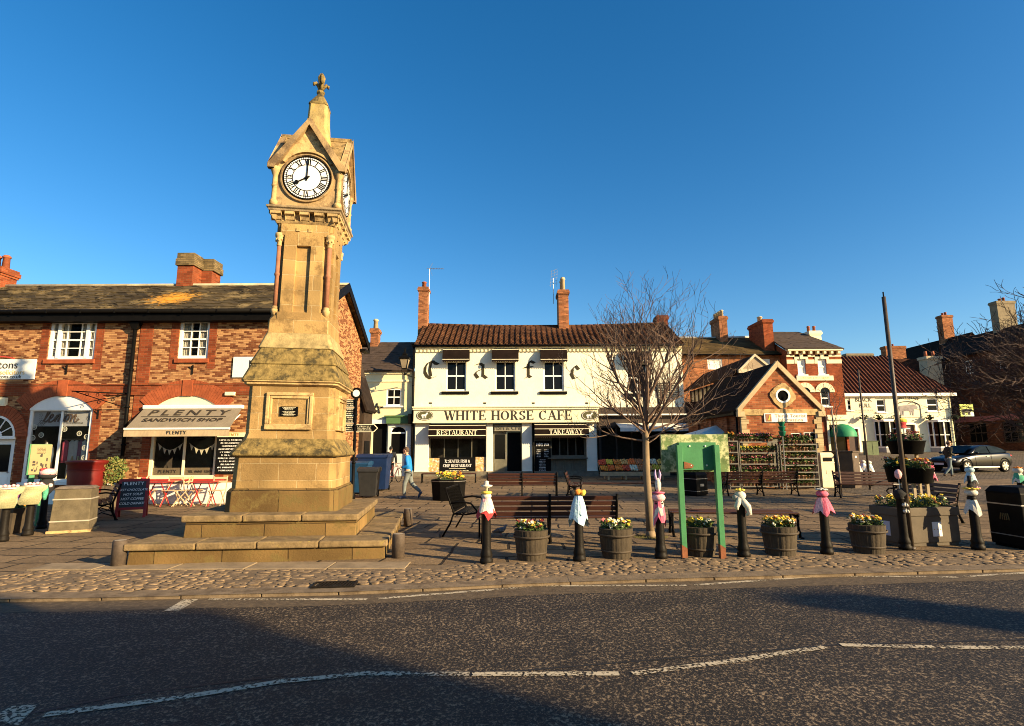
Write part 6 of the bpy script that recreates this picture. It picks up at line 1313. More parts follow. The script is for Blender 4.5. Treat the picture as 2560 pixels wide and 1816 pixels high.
x,y=put_bollard(1653,1396,'black bollard beside the bare tree, wearing the pointed pink and white topper')
t=topper('pink and white topper with a tall pointed white and violet figure',x,y,.74); skirt(t,Y_['pink'],-.12,.12,.06,.11,4,.12,.4,two=Y_['white']); puff(t,Y_['palepink'],.17,.1,.07); b=MB(); b.s=True; b.lathe([(.04,.23),(.095,.235),(.1,.25),(.05,.26)],n=14); b.build('pink_brim',Y_['pink'],t)
b=MB(); b.s=True; b.lathe([(.02,.25),(.045,.31),(.05,.38),(.035,.43),(.015,.47)],n=10); b.build('white_figure',Y_['white'],t); b=MB(); b.s=True
for s in (-1,1): b.tube([(s*.02,0,.42),(s*.04,0,.52),(s*.03,0,.60)],[.018,.02,.006],6)
b.build('violet_ears',Y_['violet'],t)
x,y=put_bollard(1860,1392,'black bollard wearing the white topper with a yellow flower')
t=topper('white knitted topper with a yellow flower and a grey flap',x,y,.74); puff(t,Y_['white'],.19,.085,.07); petals(t,Y_['yellow'],.275,.09,6); b=MB(); b.s=True; b.tube([(-.02,-.06,.15),(.08,-.09,.02),(.1,-.08,-.08),(.05,-.07,-.11)],[.05,.05,.04,.02],8); b.tube([(-.02,-.06,.15),(-.09,-.06,.02),(-.08,-.06,-.03)],[.05,.04,.02],8); b.build('white_scarf',Y_['white'],t); b=MB(); b.s=True; b.blob((-.08,-.02,.16),(.05,.05,.05),.2,2); b.build('grey_ball',Y_['grey'],t)
x,y=put_bollard(2068,1385,'black bollard wearing the pink frilled skirt topper')
t=topper('pink frilled skirt topper with a flat white top',x,y,.74); skirt(t,Y_['pink'],-.06,.15,.06,.16,6,.07,0,two=Y_['palepink']); puff(t,Y_['pink'],.19,.09,.06); petals(t,Y_['white'],.26,.10,8)
x,y=put_bollard(2264,1374,'black bollard in front of the long planter, with a pink egg on a stick')
t=topper('pink wool egg on a thin stick above small white knitted flowers',x,y,.72); b=MB(); b.tube([(0,-.02,0),(0,-.02,.45)],.006,5); b.build('stick',whitec,t); b=MB(); b.s=True; b.blob((0,-.02,.50),(.055,.055,.085),.15,2); b.build('pink_egg',Y_['palepink'],t); petals(t,Y_['white'],.0,.05,5,c=(.02,-.08),zr=.03); petals(t,Y_['white'],-.10,.05,5,c=(.02,-.09),zr=.03)
b=MB(); b.box(-.1,-.03,.33,.12,-.02,.34); b.build('crossbar',whitec,t)
b=MB(); b.s=True; b.blob((0,0,.18),(.09,.08,.09),.5,2); b.build('black_wool_body',Y_['black'],t)
x,y=put_bollard(2446,1374,'black bollard wearing the white bow topper, left of the black bin')
t=topper('white bow topper with a yellow and pink flowered top and black figure',x,y,.74); puff(t,Y_['white'],.17,.09,.06); skirt(t,Y_['white'],-.08,.12,.04,.12,3,.1,-1.2,two=Y_['grey']); petals(t,Y_['yellow'],.24,.12,7); petals(t,Y_['palepink'],.25,.05,5,'small_flower',(.1,-.02)); b=MB(); b.s=True; b.blob((0,0,.29),(.05,.04,.05),.3,2); b.tube([(0,0,.3),(.0,0,.45)],.03); b.tube([(0,0,.3),(.09,0,.36)],.02); b.build('black_figure',Y_['black'],t)
# farther ones
for px,py,ht,lab,lab2,cs in ((2334,1245,.74,'far black bollard right of the tiered planter under a pink topper','small pink topper on a far bollard just right of the tiered planter','pink'),
  (2434,1255,.74,'far black bollard behind the white bow topper','pale blue topper on the far bollard left of the parked litter bin','blue'),
  (2556,1258,.74,'far black bollard at the right edge of the view','green and white topper with an orange brim at the right edge','green')):
    x,y=G(px,py,0); put_bollard(px,py,lab); t=topper(lab2,x,y,ht); puff(t,Y_[cs if cs!='green' else 'white'],.2,.12,.09); skirt(t,Y_[cs],-.08,.16,.07,.17,5,.1,.3,two=Y_['white']); petals(t,Y_['orange'] if cs=='green' else Y_[cs],.29,.12,6)
for i,(px,py,c,lab) in enumerate(((2148,1218,'white','white dress topper on the left of the three far bollards behind the bench'),(2163,1212,'paleblue','pale blue and white topper on the middle of the three far bollards'),(2178,1216,'blue','blue topper on the right of the three far bollards'))):
    x,y=G(px,py,0); put_bollard(px,py,'far black bollard, %s of the three behind the dark side-on bench'%['left','middle','right'][i]); t=topper(lab,x,y,.74); puff(t,Y_['white'],.24,.10,.08); skirt(t,Y_[c],-.1,.2,.07,.2,4,.1,i,two=Y_['white'])
# left edge: scroll shaped toppers
for px,py,lab,lb2 in ((5,1354,'cut off cream scroll topper with pink wool cakes at the left edge','black bollard at the very left edge under a cream scroll topper'),(68,1339,'cream scroll topper with purple and green figures either side','black bollard left of the stone clad bin under a cream scroll topper')):
    x,y=put_bollard(px,py,lb2); t=topper(lab,x,y,.72); t.rotation_euler=(0,0,rad(40)); b=MB(); b.s=True
    P=[(-.19,.26),(-.14,.2),(-.15,.1),(-.19,.0),(-.15,-.04),(.1,-.04),(.13,.05),(.12,.14),(.19,.2),(.2,.26)]; b.prism([(a*1.15,c*1.25-.06) for a,c in P][::-1],-.15,-.115); fixn(b.build('knitted_scroll',Y_['cream'],t)); b=MB(); b.s=True; b.lathe([(.06,-.06),(.10,.0),(.11,.2),(.1,.24)],n=12); b.build('knitted_sleeve',Y_['paleblue'],t); b=MB(); b.s=True; b.lathe([(.1,.235),(.19,.24),(.19,.26),(.1,.27),(.02,.27)],n=16); b.build('knitted_plate',Y_['white'],t)
    q=MB(); q.s=True
    for k in range(5): q.blob((-.12+.06*k,-.04,.29+.01*(k%2)),(.035,.04,.03),.2,1,k)
    q.build('wool_cakes',Y_['palepink'],t)
    if px>20:
        q=MB(); q.s=True; q.blob((-.2,-.03,.14),(.05,.05,.12),.3,2); q.build('purple_figure',Y_['purple'],t); q=MB(); q.s=True; q.blob((.2,-.03,.1),(.05,.05,.14),.4,2); q.build('green_figure',Y_['green'],t)
x,y=G(115,1330,0); y+=1.0; x-=.9; x,y=V(113,1240,12.2)[0],12.2; put_bollard(0,0,'black bollard behind the stone clad bin, wearing the black and pink topper',0,(x,y)); t=topper('black topper with two pink eye discs and a pink and red cap',x,y,.82); t.rotation_euler=(0,0,rad(42)); puff(t,Y_['black'],.08,.14,.2); puff(t,Y_['black'],.30,.16,.08,'black_brim'); b=MB(); b.s=True; b.lathe([(.15,.33),(.15,.40),(.1,.45),(.02,.46)],n=14); b.build('pink_cap',Y_['palepink'],t); b=MB(); b.s=True; b.blob((-.08,-.03,.44),(.07,.06,.04),.1,2); b.build('red_cap_band',Y_['red'],t)
for s in (-1,1): b=MB(); b.s=True; b.blob((s*.062,-.13,.1),(.045,.015,.045),0,2); b.build('pink_disc',Y_['palepink'],t)
# short wooden guard posts round the steps
shortm=M('weathered_dark_post',(.075,.055,.04),.7,.4,9,.5,30,dirt=(.16,.12,.08),da=.58,ds=8)
for px,py,h,lab in ((295,1416,.37,'short dark round post at the left front corner of the tower steps'),(995,1394,.36,'short dark round post at the right front corner of the tower steps'),(1020,1316,.37,'short black post behind the right corner of the tower steps')):
    x,y=G(px,py,0); t=T('guard_post',lab,'post',(x,y,0),0,'short posts guarding the tower steps'); b=MB(); b.s=True; b.lathe([(.10,-.02),(.098,h-.02),(.092,h)],n=18); b.build('post_body',shortm,t); b=MB(); b.lathe([(.095,h-.001),(.0,h+.004)],n=18); b.build('cap',M('worn_post_top',(.3,.25,.18),.8,.3,9,.3),t)
# ---------------- barrel planters ----------------
def flowerbed(par,pts,hmin=.05,hmax=.2,dens=1,mix=(3,2,2,1,1),name='flowers',fs=.028,seed=1):
    """pts: list of (x,y,z) spots"""
    random.seed(seed); b=MB(); cols=[leaf,fy,fw,fr,fp,fo,leafd]
    for (x,y,z) in pts:
        for i in range(int(9*dens)):
            c=Vector((x+ru(-.05,.05),y+ru(-.05,.05),z+ru(-.01,hmax*.75))); d=Vector((ru(-1,1),ru(-1,1),ru(-.1,1))).normalized()*ru(.02,.045); e=d.orthogonal().normalized()*.014; b.mi=0 if rnd()<.6 else 6; b.add([tuple(c-d),tuple(c+e),tuple(c+d),tuple(c-e)],[(0,1,2,3)])
        if rnd()<.85*dens:
            k=random.choices([1,2,3,4,5],mix)[0]; h=ru(hmin,hmax); c=Vector((x+ru(-.03,.03),y+ru(-.03,.03),z+h)); nrm=Vector((ru(-.5,.5),ru(-1,.1),ru(.2,1))).normalized(); a=nrm.orthogonal().normalized(); e=nrm.cross(a); b.mi=k; q=fs*ru(.8,1.25)
            for j in range(5):
                t_=j*1.2566; p=c+(a*math.cos(t_)+e*math.sin(t_))*q*.62; b.blob(tuple(p),(q*.5,q*.5,q*.4),0,1)
            b.mi=3 if k==1 else 1; b.blob(tuple(c+nrm*.012),q*.22,0,1); b.mi=0; b.bar((x,y,z-.02),tuple(c-nrm*.01),.005)
    return b.build(name,cols,par)
def disc(n,r): return [(r*math.sqrt(rnd())*math.cos(a),r*math.sqrt(rnd())*math.sin(a)) for a in [ru(0,6.28) for _ in range(n)]]
def barrel(px,py,lab,mix,seed,s=1):
    x,y=G(px,py,0); y+=.22; x+=.22*x/y; t=T('barrel_planter',lab,'planter',(x,y,0),ru(0,1),'half barrel flower planters along the kerb'); t.scale=(s,s,s)
    b=MB(); N=20; rings=[]
    for r_,z in ((.215,0),(.235,.12),(.25,.25),(.262,.40),(.264,.44)): rings.append([((r_-(.004 if i%3==0 else 0))*math.cos(2*math.pi*i/60),(r_-(.004 if i%3==0 else 0))*math.sin(2*math.pi*i/60),z) for i in range(60)])
    b.loft(rings,False); b.lathe([(.264,.44),(.24,.445),(.235,.40)],n=30); b.build('staves',wood_barrel,t)
    for z in (.09,.33): b=MB(); b.s=True; k=.237+.045*(z-.09)/.24*1.0; b.loft([[(rr*math.cos(2*math.pi*i/30),rr*math.sin(2*math.pi*i/30),z+dz) for i in range(30)] for rr,dz in ((k-.01,0),(k+.002,.0),(k+.006,.03),(k-.01,.03))],False); b.build('hoop',M('rusty_hoop',(.06,.045,.03),.7,.3,6,.3),t)
    b=MB(); b.lathe([(.238,.40),(.1,.42),(0,.425)],n=24); b.build('soil',soil,t)
    random.seed(seed); flowerbed(t,[(a,c,.41) for a,c in disc(75,.21)],.06,.17,1,mix,seed=seed,fs=.027)
barrel(1329,1405,'barrel planter leftmost, with maroon, yellow and white pansies',(3,2,5,1,1),11)
barrel(1542,1400,'barrel planter left of the bare tree, white flowers at the front and yellow above',(3,4,2,1,0),12)
barrel(1752,1394,'barrel planter behind the legs of the green notice board, mostly yellow flowers',(6,3,0,0,1),13)
barrel(1953,1393,'barrel planter right of the green notice board, yellow and amber flowers',(6,2,1,0,2),14)
barrel(2174,1388,'barrel planter rightmost, in front of the long grey planter',(5,4,1,0,2),15)
# ---------------- green notice board seen from behind ----------------
xl,yl=G(1716,1398); xr_,yr=G(1811,1397); yb=(yl+yr)/2; t=T('notice_board','green posted notice board seen from its mossy back','notice board',((xl+xr_)/2,yb,0)); hx=(xr_-xl)/2; ztop=V(1700,1113,yb)[1]
rustp=M('rusty_steel',(.22,.08,.035),.85,.3,8,.3)
for s in (-1,1):
    b=MB(); b.box(s*hx-.06,-.02,.12,s*hx+.02,.07,ztop); b.build('post',green_p,t,bev=.004); b=MB(); b.prism([(s*hx-.0605,0),(s*hx+.0205,0),(s*hx+.0205,.16),(s*hx-.0605,.21)],-.021,.071); b.build('rusty_foot',rustp,t)
q=[V(px,py,yb+.2) for px,py in ((1650,1087),(1817,1086),(1823,1180),(1655,1186))]; cx0=(xl+xr_)/2
bm_=M('algae_board',(.13,.19,.07),.9,.35,4,.3,20,dirt=(.50,.50,.27),da=.47,ds=9)
b=MB(); b.box(q[0][0]-cx0,.17,q[2][1],q[1][0]-cx0,.22,q[0][1]); b.build('board',bm_,t,bev=.005); b=MB(); b.box(-hx-.0,.075,1.33,hx+.0,.165,1.76); b.build('mounting_plate',green_p,t,bev=.003)
b=MB(); b.s=True
for x,z in ((-.13,1.70),(.12,1.70),(.13,1.40),(-.12,1.40)): b.blob((x,.07,z),(.018,.012,.018),0,1)
b.build('bolts',fw,t); b=MB(); b.prism([(-.23,1.35),(-.10,1.36),(-.08,1.40),(-.12,1.43),(-.23,1.46)],.062,.075); fixn(b.build('rust_patch',rustp,t))
# small oblique board on the left
Y=12.6; x,z=V(100,1150,Y); z1=V(100,1112,Y)[1]; z0=V(100,1186,Y)[1]; t=T('information_board','narrow cream information board with green edge on two green posts at the left','notice board',(x,Y,0),rad(57)); b=MB(); b.box(-.19,-.03,z0,.19,.02,z1); bd=b.build('board',M('faded_cream_print',(.30,.235,.105),.6,.1,3,0),t); b=MB(); b.box(-.215,-.02,z0-.01,-.19,.05,z1+.01); b.box(-.19,.02,z0-.01,.19,.05,z1+.01); b.build('green_edge',green_p,bd)
b=MB(); random.seed(5)
for i in range(5): scrib(b,-.08,.08,z1-.09-i*.03,.02,-.031)
for i in range(18): xx,zz=ru(-.15,.12),ru(z0+.05,z1-.25); b.box(xx,-.033,zz,xx+ru(.01,.05),-.03,zz+ru(.02,.08))
b.build('print',bt,bd)
for s in (-.11,.11): b=MB(); b.box(s-.05,.0,0,s+.05,.06,z0-.01); b.build('post',green_p,t)
# ---------------- benches ----------------
def bench(lab,loc,rz,W,frames=3,back=True,group='dark benches on the square',arms=True):
    t=T('bench',lab,'bench',loc,rz,group)   # faces local +y, back at -y
    xs_=[-W/2+W*i/(frames-1) for i in range(frames)]
    for x in xs_:
        b=MB(); b.s=True
        if back: b.tube([(x,-.30,0),(x,-.22,.2),(x,-.20,.42),(x,-.27,.65),(x,-.33,.86)],[.03,.022,.025,.022,.026],6)
        else: b.tube([(x,-.2,0),(x,-.13,.2),(x,-.17,.42)],.024,6)
        b.tube([(x,.24,0),(x,.18,.15),(x,.22,.42)],[.03,.022,.024],6); b.tube([(x,-.2,.40),(x,0,.37),(x,.24,.42)],.022,6); b.tube([(x,-.24,.1),(x,0,.2),(x,.2,.1)],.014,5)
        for k in range(2): b.tube([(x,-.05+.1*math.cos(a)*(1 if k else -1),.29+.06*math.sin(a)) for a in [i*.8 for i in range(8)]],.01,5)
        b.blob((x,-.30,0.01),(.04,.05,.02),0,1); b.blob((x,.25,.01),(.04,.05,.02),0,1)
        if back and arms: b.tube([(x,-.25,.62),(x,-.05,.66),(x,.18,.64),(x,.25,.58),(x,.2,.53),(x,.22,.42)],[.018,.02,.022,.02,.016,.018],6)
        b.build('bench_frame',black,t)
    for y,z in ((-.15,.425),(-.05,.405),(.05,.405),(.15,.42),(.23,.435)): b=MB(); b.box(-W/2-.02,y-.042,z,W/2+.02,y+.042,z+.028); b.build('seat_slat',wood_bench,t,bev=.004)
    if back:
        for k in range(4): z=.50+k*.095; y=-.195-.035*k; b=MB(); b.M=Matrix.Translation((0,y,z))@Matrix.Rotation(rad(-16)*-1,4,'X'); b.box(-W/2-.02,-.0,-.036,W/2+.02,.024,.036); b.build('back_slat',wood_bench,t,bev=.004)
    return t
x,y=G(1225,1370); xe,_=G(1530,1370); bench('double width bench seen from behind, between the two left barrel planters',((x+.0+xe)/2+.02,10.35,0),0,2.42)
x0_,y0_=G(1218,1247); x1_,_=G(1394,1247); bench('double width bench seen from behind in front of the cafe door',((x0_+x1_)/2,y0_+.3,0),0,x1_-x0_)
x0_,y0_=G(1822,1241); x1_,_=G(2003,1241); bench('long dark bench seen from behind in front of the plant racks',((x0_+x1_)/2,y0_+.3,0),0,x1_-x0_)
x0_,y0_=G(1484,1241); x1_,_=G(1600,1241); bench('backless plank bench in front of the fruit stall',((x0_+x1_)/2,y0_+.1,0),rad(2),x1_-x0_+1.3,2,False)
x0_,y0_=G(1795,1342); bench('backless plank bench behind the barrel planters right of the notice board',(4.25,y0_+.15,0),rad(-7),2.3,2,False)
x,y=G(2120,1249); bench('dark bench with scrolled arm in side view, in front of the grey cabinet',(x+.95,y+.5,0),rad(180-12),1.75,2)
x,y=G(2405,1314); bench('dark scrolled bench seen end on behind the long planter',(x-.05,y+1.05,0),rad(93),1.5,2)
x,y=G(258,1306); bench('dark bench seen end on in the tower shadow beside the stone clad bin',(x-.62,y+.72,0),rad(128),1.4,2)
bench('dark bench seen end on, right of the bench before the cafe door',(2.15,19.2,0),rad(-98),1.3,2)
x,y=V(1140,1190,27)[0],27; bench('backless plank bench in front of the cafe restaurant window',(-3.1,27,0),0,2.6,2,False)
# metal slatted armchair bench
x,y=G(1104,1345); t=T('metal_armchair_bench','black metal slatted seat with curved arms facing right, left of the front bollards','bench',(x+.1,y+.1,0),rad(-6)); D_=1.25
for yy in (0,D_):
    b=MB(); b.s=True; b.tube([(-.1,yy,0),(.05,yy,.25),(.12,yy,.45),(.02,yy,.7),(-.06,yy,.92)],[.02]*5,6); b.tube([(.12,yy,.43),(.35,yy,.42),(.56,yy,.45)],.018,6); b.tube([(.62,yy,0),(.62,yy,.32),(.56,yy,.5),(.45,yy,.63),(.25,yy,.66),(.03,yy,.62)],[.02,.02,.02,.02,.02,.018],6); b.build('side_frame',black,t)
b=MB()
for i in range(9): u=i/8; b.box(.14+.4*u-.014,0,.43+.015*math.sin(u*3),.14+.4*u+.014,D_,.442+.015*math.sin(u*3))
b.build('seat_slats',black,t); b=MB()
for i in range(14): yy=.04+i*(D_-.08)/13; b.bar((.10,yy,.48),(-.05,yy,.88),.012,.02)
b.bar((-.055,0,.9),(-.055,D_,.9),.03); b.bar((.1,0,.47),(.1,D_,.47),.03); b.build('back_bars',black,t)
# ---------------- bins and cabinets ----------------
concm=M('stained_concrete',(.115,.092,.055),.95,.3,5,.5,30,dirt=(.07,.055,.035),da=.57,ds=3.5)
x,y=G(160,1333); t=T('stone_clad_bin','square tapered stone clad litter bin with two steel bands, at the left','litter bin',(x-.04,y+.28,0),rad(22))
b=MB(); b.frust((-.34,-.28,.34,.28),.04,(-.31,-.25,.31,.25),.88); b.build('bin_body',concm,t,bev=.012); b=MB(); b.box(-.37,-.31,-.01,.37,.31,.05); b.build('bin_base',stonep,t,bev=.01)
b=MB(); b.frust((-.33,-.27,.33,.27),.88,(-.26,-.2,.26,.2),.93); b.build('bin_lid',M('worn_bin_lid',(.14,.11,.08),.9,.4,8,.4),t)
for z in (.22,.66): b=MB(); k=.34-.03*z; b.box(-k-.008,-k+.052,z,k+.008,k-.052,z+.025); b.build('steel_band',M('worn_steel_band',(.5,.45,.35),.5,.15,6,.1,metal=.4),t)
def litter(lab,loc,rz,w,d,h,mt_,panel=True,nm='litter_bin',slot=True,trim=steel):
    t=T(nm,lab,'litter bin',loc,rz); b=MB(); b.box(-w/2,-d/2,.04,w/2,d/2,h-.1); b.box(-w/2+.03,-d/2+.03,0,w/2-.03,d/2-.03,.04); b.build('bin_body',mt_,t,bev=.015)
    b=MB(); b.frust((-w/2-.01,-d/2-.01,w/2+.01,d/2+.01),h-.1,(-w/2+.05,-d/2+.06,w/2-.05,d/2-.06),h); b.build('bin_lid',mt_,t,bev=.01)
    b=MB(); b.box(-w/2-.006,-d/2-.006,h*.70,w/2+.006,d/2+.006,h*.72); b.box(-w/2-.006,-d/2-.006,.2*h,w/2+.006,d/2+.006,.215*h); b.build('trim_band',trim,t)
    if slot: b=MB(); b.box(-w/2+.1,-d/2-.012,h*.75,w/2-.1,-d/2+.01,h*.86); b.build('bin_opening',blackm,t)
    if panel: b=MB(); b.box(-w*.16,-d/2-.01,h*.40,w*.16,-d/2,h*.5); b.build('label_plate',mt_ if mt_!=black else steel,t)
    return t
x,y=G(2535,1372); t=litter('large black litter bin with gold crest at the right edge, nearest the road',(8.62,9.50,0),rad(4),.62,.62,1.0,black,False)
b=MB()
for i in range(5): b.bar((-.32,-.08+.04*i,.45),(-.32,-.06+.03*i,.56),.012)
b.build('gold_crest',M('dull_gold',(.12,.08,.03),.7,.2,3,0),t)
x,y=G(1745,1241); litter('black litter bin with arched front panel seen between the green posts',(x,y+.3,0),rad(35),.62,.62,.82,black)
x,y=G(2073,1221); litter('cream stone coloured litter bin with a slot, beside the kiosk',(x,y+.25,0),rad(8),.60,.5,1.42,M('cream_bin',(.62,.54,.36),.7,.1,4,.2,dirt=(.4,.33,.2),da=.62))
x,y=G(2118,1221); t=T('utility_cabinet','tall dark brown utility cabinet beside the cream litter bin','cabinet',(x+.15,y+.4,0),rad(42)); cabm=M('brown_cabinet',(.08,.055,.035),.6,.2,4,.2); b=MB(); b.box(-.4,-.5,0,.4,.5,1.42); b.build('cabinet_body',cabm,t,bev=.01); b=MB(); b.box(-.44,-.54,1.42,.44,.54,1.48); b.build('cabinet_top',cabm,t); b=MB(); b.box(-.1,-.51,1.2,.1,-.5,1.28); b.build('label_plate',wt,t); b=MB(); b.box(-.36,-.51,.1,.36,-.501,1.12); b.build('cabinet_door',cabm,t,bev=.004)
x,_=V(2178,1134,46); t=T('green_cabinet','squat green telecom cabinet in front of the cream pub','cabinet',(x,46,.88)); z=V(2178,1104,46)[1]-.9; b=MB(); b.box(-.5,-.25,0,.5,.25,z); b.box(-.54,-.29,z,.54,.29,z+.06); b.build('cabinet_body',M('cabinet_green',(.10,.13,.06),.7,.2,4,.2),t,bev=.02); b=MB(); b.box(-.01,-.26,.1,.01,-.25,z-.05); b.build('door_joint',blackm,t)
x,y=G(912,1246); 
def wheelie(lab,x,y,rz,mt_,w=.6,h=1.05,d=.7):
    t=T('wheelie_bin',lab,'wheelie bin',(x,y,0),rz,'bins at the alley mouth'); b=MB(); b.frust((-w/2+.06,-d/2+.1,w/2-.06,d/2-.04),.06,(-w/2,-d/2,w/2,d/2),h-.08); b.box(-w/2-.02,-d/2-.02,h-.12,w/2+.02,d/2+.02,h-.07); b.build('bin_body',mt_,t,bev=.02)
    b=MB(); b.prism([(-d/2-.04,h-.07),(d/2+.04,h-.07),(d/2+.04,h+.02),(0,h+.06),(-d/2,h)],-w/2-.03,w/2+.03,'x'); b.build('bin_lid',mt_,t,bev=.012)
    for s in (-1,1): b=MB(); b.M=Matrix.Translation((s*(w/2-.06),d/2-.06,.1))@Matrix.Rotation(rad(90),4,'Y'); b.lathe([(.1,-.025),(.1,.025)],n=14); b.build('wheel',blackm,t)
    b=MB(); b.tube([(-w/2+.06,d/2+.08,h-.1),(w/2-.06,d/2+.08,h-.1)],.015); b.build('handle',blackm,t)
    return t
wheelie('black wheeled bin standing beside the fingerpost, right of the tower',x+.05,y+.3,rad(5),M('black_plastic',(.02,.02,.02),.5,.3,5,.1),.66,.98)
bl=M('shaded_blue_plastic',(.006,.02,.07),.45,.2,4,.1)  # both bin blues are lowered to carry the shade at the alley
x,_=V(900,1200,20.6); wheelie('blue wheeled bin half hidden by the tower plinth, behind the black bin',x-.1,20.8,0,M('shaded_mid_blue_plastic',(.008,.045,.11),.45,.2,4,.1),.8,1.15); x,_=V(922,1200,22.0); wheelie('large dark blue wheeled bin in the shade behind the other bins',x+.1,22.4,0,bl,1.2,1.4,.8)
x,_=V(960,1180,25); 
b=MB()
# red hopper and box tree on the left
x,_=V(214,1200,16.2); red_=M('shaded_red_fibreglass',(.13,.008,.006),.45,.2,2.5,.1,spec=.5); t=T('red_hopper_planter','large red round tapered tub, toned for tower shade, standing in front of the clothes shop','tub',(x,16.2,0)); b=MB(); b.s=True; zt_=V(214,1152,16.2)[1]; b.lathe([(.24,0),(.24,.12),(.27,.14),(.30,.2),(.41,.5),(.45,zt_-.35),(.465,zt_-.12),(.49,zt_-.1),(.52,zt_-.03),(.52,zt_),(.4,zt_+.01),(.02,zt_+.02)],n=32); b.build('tub_body',red_,t); b=MB(); b.s=True; b.lathe([(.28,0),(.29,.02),(.28,.16),(.24,.17)],n=24); b.build('tub_foot',blackm,t)  # red is darkened to carry the tower's shadow
b=MB(); b.s=True; b.tube([(.468*math.cos(a),.468*math.sin(a),zt_-.26) for a in [i*2*math.pi/32 for i in range(33)]],.012,5); b.build('rim_bead',red_,t)
x,_=V(276,1235,16.6); t=T('box_tree_planter','small round bush in a square wooden planter beside the downpipe','plant',(x,16.6,0)); b=MB(); b.frust((-.2,-.2,.2,.2),0,(-.27,-.27,.27,.27),.62); b.build('planter_box',M('grey_wood_planter',(.13,.10,.065),.85,.3,4,.3,20,stretch=(8,8,1)),t)
def leafball(par,c,r,n,mts,name='crown',sz=.05,fl=.9,seed=0,shell=.35):
    random.seed(seed); b=MB()
    for i in range(n):
        d=Vector((random.gauss(0,1),random.gauss(0,1),random.gauss(0,1))).normalized(); k=shell+(1-shell)*rnd()**.5; k*=1+.28*noise.noise(d*2.2+Vector((seed,0,0))); p=Vector(c)+Vector((d.x*r[0],d.y*r[1],d.z*r[2]))*k
        e=Vector((ru(-1,1),ru(-1,1),ru(-1,1))).normalized(); f=e.orthogonal().normalized(); q=sz*ru(.6,1.3); b.mi=0 if rnd()<.6 else 1; b.add([tuple(p-e*q),tuple(p+f*q*.45),tuple(p+e*q),tuple(p-f*q*.45)],[(0,1,2,3)])
    return b.build(name,mts,par)
olv=M('olive_leaf',(.16,.15,.035),.7,.4,12,0); leafball(t,(0,0,1.05),(.36,.36,.42),900,[olv,leaf],seed=3,sz=.045); b=MB(); b.tube([(0,0,.5),(.02,0,.95)],.02); b.build('stem',wood_plain,t)
# A-board
x,y=G(325,1296); t=T('chalk_a_board','red framed chalk menu board standing on the paving','a-board',(x-.02,y+.02,0),rad(27)); redf=M('red_frame_paint',(.27,.02,.02),.6,.2,5,.1)
for s,nm in ((1,'front_panel'),(-1,'rear_panel')):
    b=MB(); b.M=Matrix.Translation((0,0 if s==1 else .42,0))@Matrix.Rotation(rad(-11)*s,4,'X'); b.box(-.32,-.02,0,-.26,.02,.96); b.box(.26,-.02,0,.32,.02,.96); b.box(-.26,-.02,.9,.26,.02,.96); b.box(-.26,-.02,.2,.26,.02,.26); b.build(nm,redf,t)
    if s==1:
        q=MB(); q.M=b.M.copy(); q.box(-.26,-.012,.26,.26,.012,.9); cb=q.build('chalk_panel',M('chalkboard',(.035,.045,.05),.8,.3,4,.1),t); R_=rad(90-11)
        for s_,z,sz in (('PLENTY',.83,.11),('HOT CHOCOLATE',.68,.075),('HOT SOUP',.57,.085),('HOT COFFEE',.46,.085),('COLD DRINKS!',.35,.08)):
            o=txt(s_,sz,wtw,cb,0,z*math.sin(rad(11))-.02,z,rot=(R_,0,0),ext=.001,space=1.15 if s_=='PLENTY' else .95,shear=0 if s_=='PLENTY' else .2)
# bistro chairs and tables at the sandwich shop
beige=M('beige_slat',(.55,.38,.22),.6,.15,4,.1); redt=M('red_table_metal',(.38,.03,.03),.5,.15,4,.1)
def bistro_chair(lab,px,Y,rz,red=False):
    x,_=V(px,1230,Y); mt_=redt if red else beige; t=T('bistro_chair',lab,'folding chair',(x,Y,0),rz,'folding chairs outside the sandwich shop')
    for s in (-.19,.19):
        b=MB(); b.bar((s,-.2,0),(s,.16,.46),.022); b.build('leg',mt_,t); b=MB(); b.bar((s*.9,.22,0),(s*.9,-.14,.46),.022); b.bar((s*.9,-.14,.44),(s*.9,-.2,.46),.02); b.build('leg',mt_,t); b=MB(); b.bar((s,.16,.45),(s,.22,.86),.022); b.build('back_post',mt_,t)
    b=MB()
    for k in range(5): b.box(-.19,-.19+.075*k,.45,.19,-.135+.075*k,.465)
    b.build('seat',mt_,t); b=MB(); b.box(-.2,.19,.68,.2,.205,.73); b.box(-.2,.20,.78,.2,.215,.84); b.build('backrest',mt_,t)
    return t
def bistro_table(lab,px,Y):
    x,_=V(px,1230,Y); t=T('bistro_table',lab,'folding table',(x,Y,0),0,'red folding tables outside the sandwich shop'); b=MB(); b.box(-.3,-.3,.70,.3,.3,.72); b.build('tabletop',redt,t)
    for s in (-.25,.25): 
        b=MB(); b.bar((s,-.25,0),(s,.25,.7),.022); b.build('leg',redt,t); b=MB(); b.bar((s*.9,.25,0),(s*.9,-.25,.7),.022); b.build('leg',redt,t)
for a in (('beige folding chair at the far left, nearest the chalk board',368,16.9,1.4),('beige folding chair left of the shop window mullion, facing the road',428,16.8,.1),('beige folding chair turned sideways under the window mullion',456,16.8,-1.3),('beige folding chair beside the second red table',483,16.9,1.5),('beige folding chair rightmost, next to the tower plinth',542,16.7,.1)): bistro_chair(*a)
bistro_table('red folding table on the left by the chalk board',395,16.7); bistro_table('red folding table on the right under the phone number',512,16.7)
bistro_chair('red folding chair at the left end beside the downpipe',342,17.0,-1.4,True)
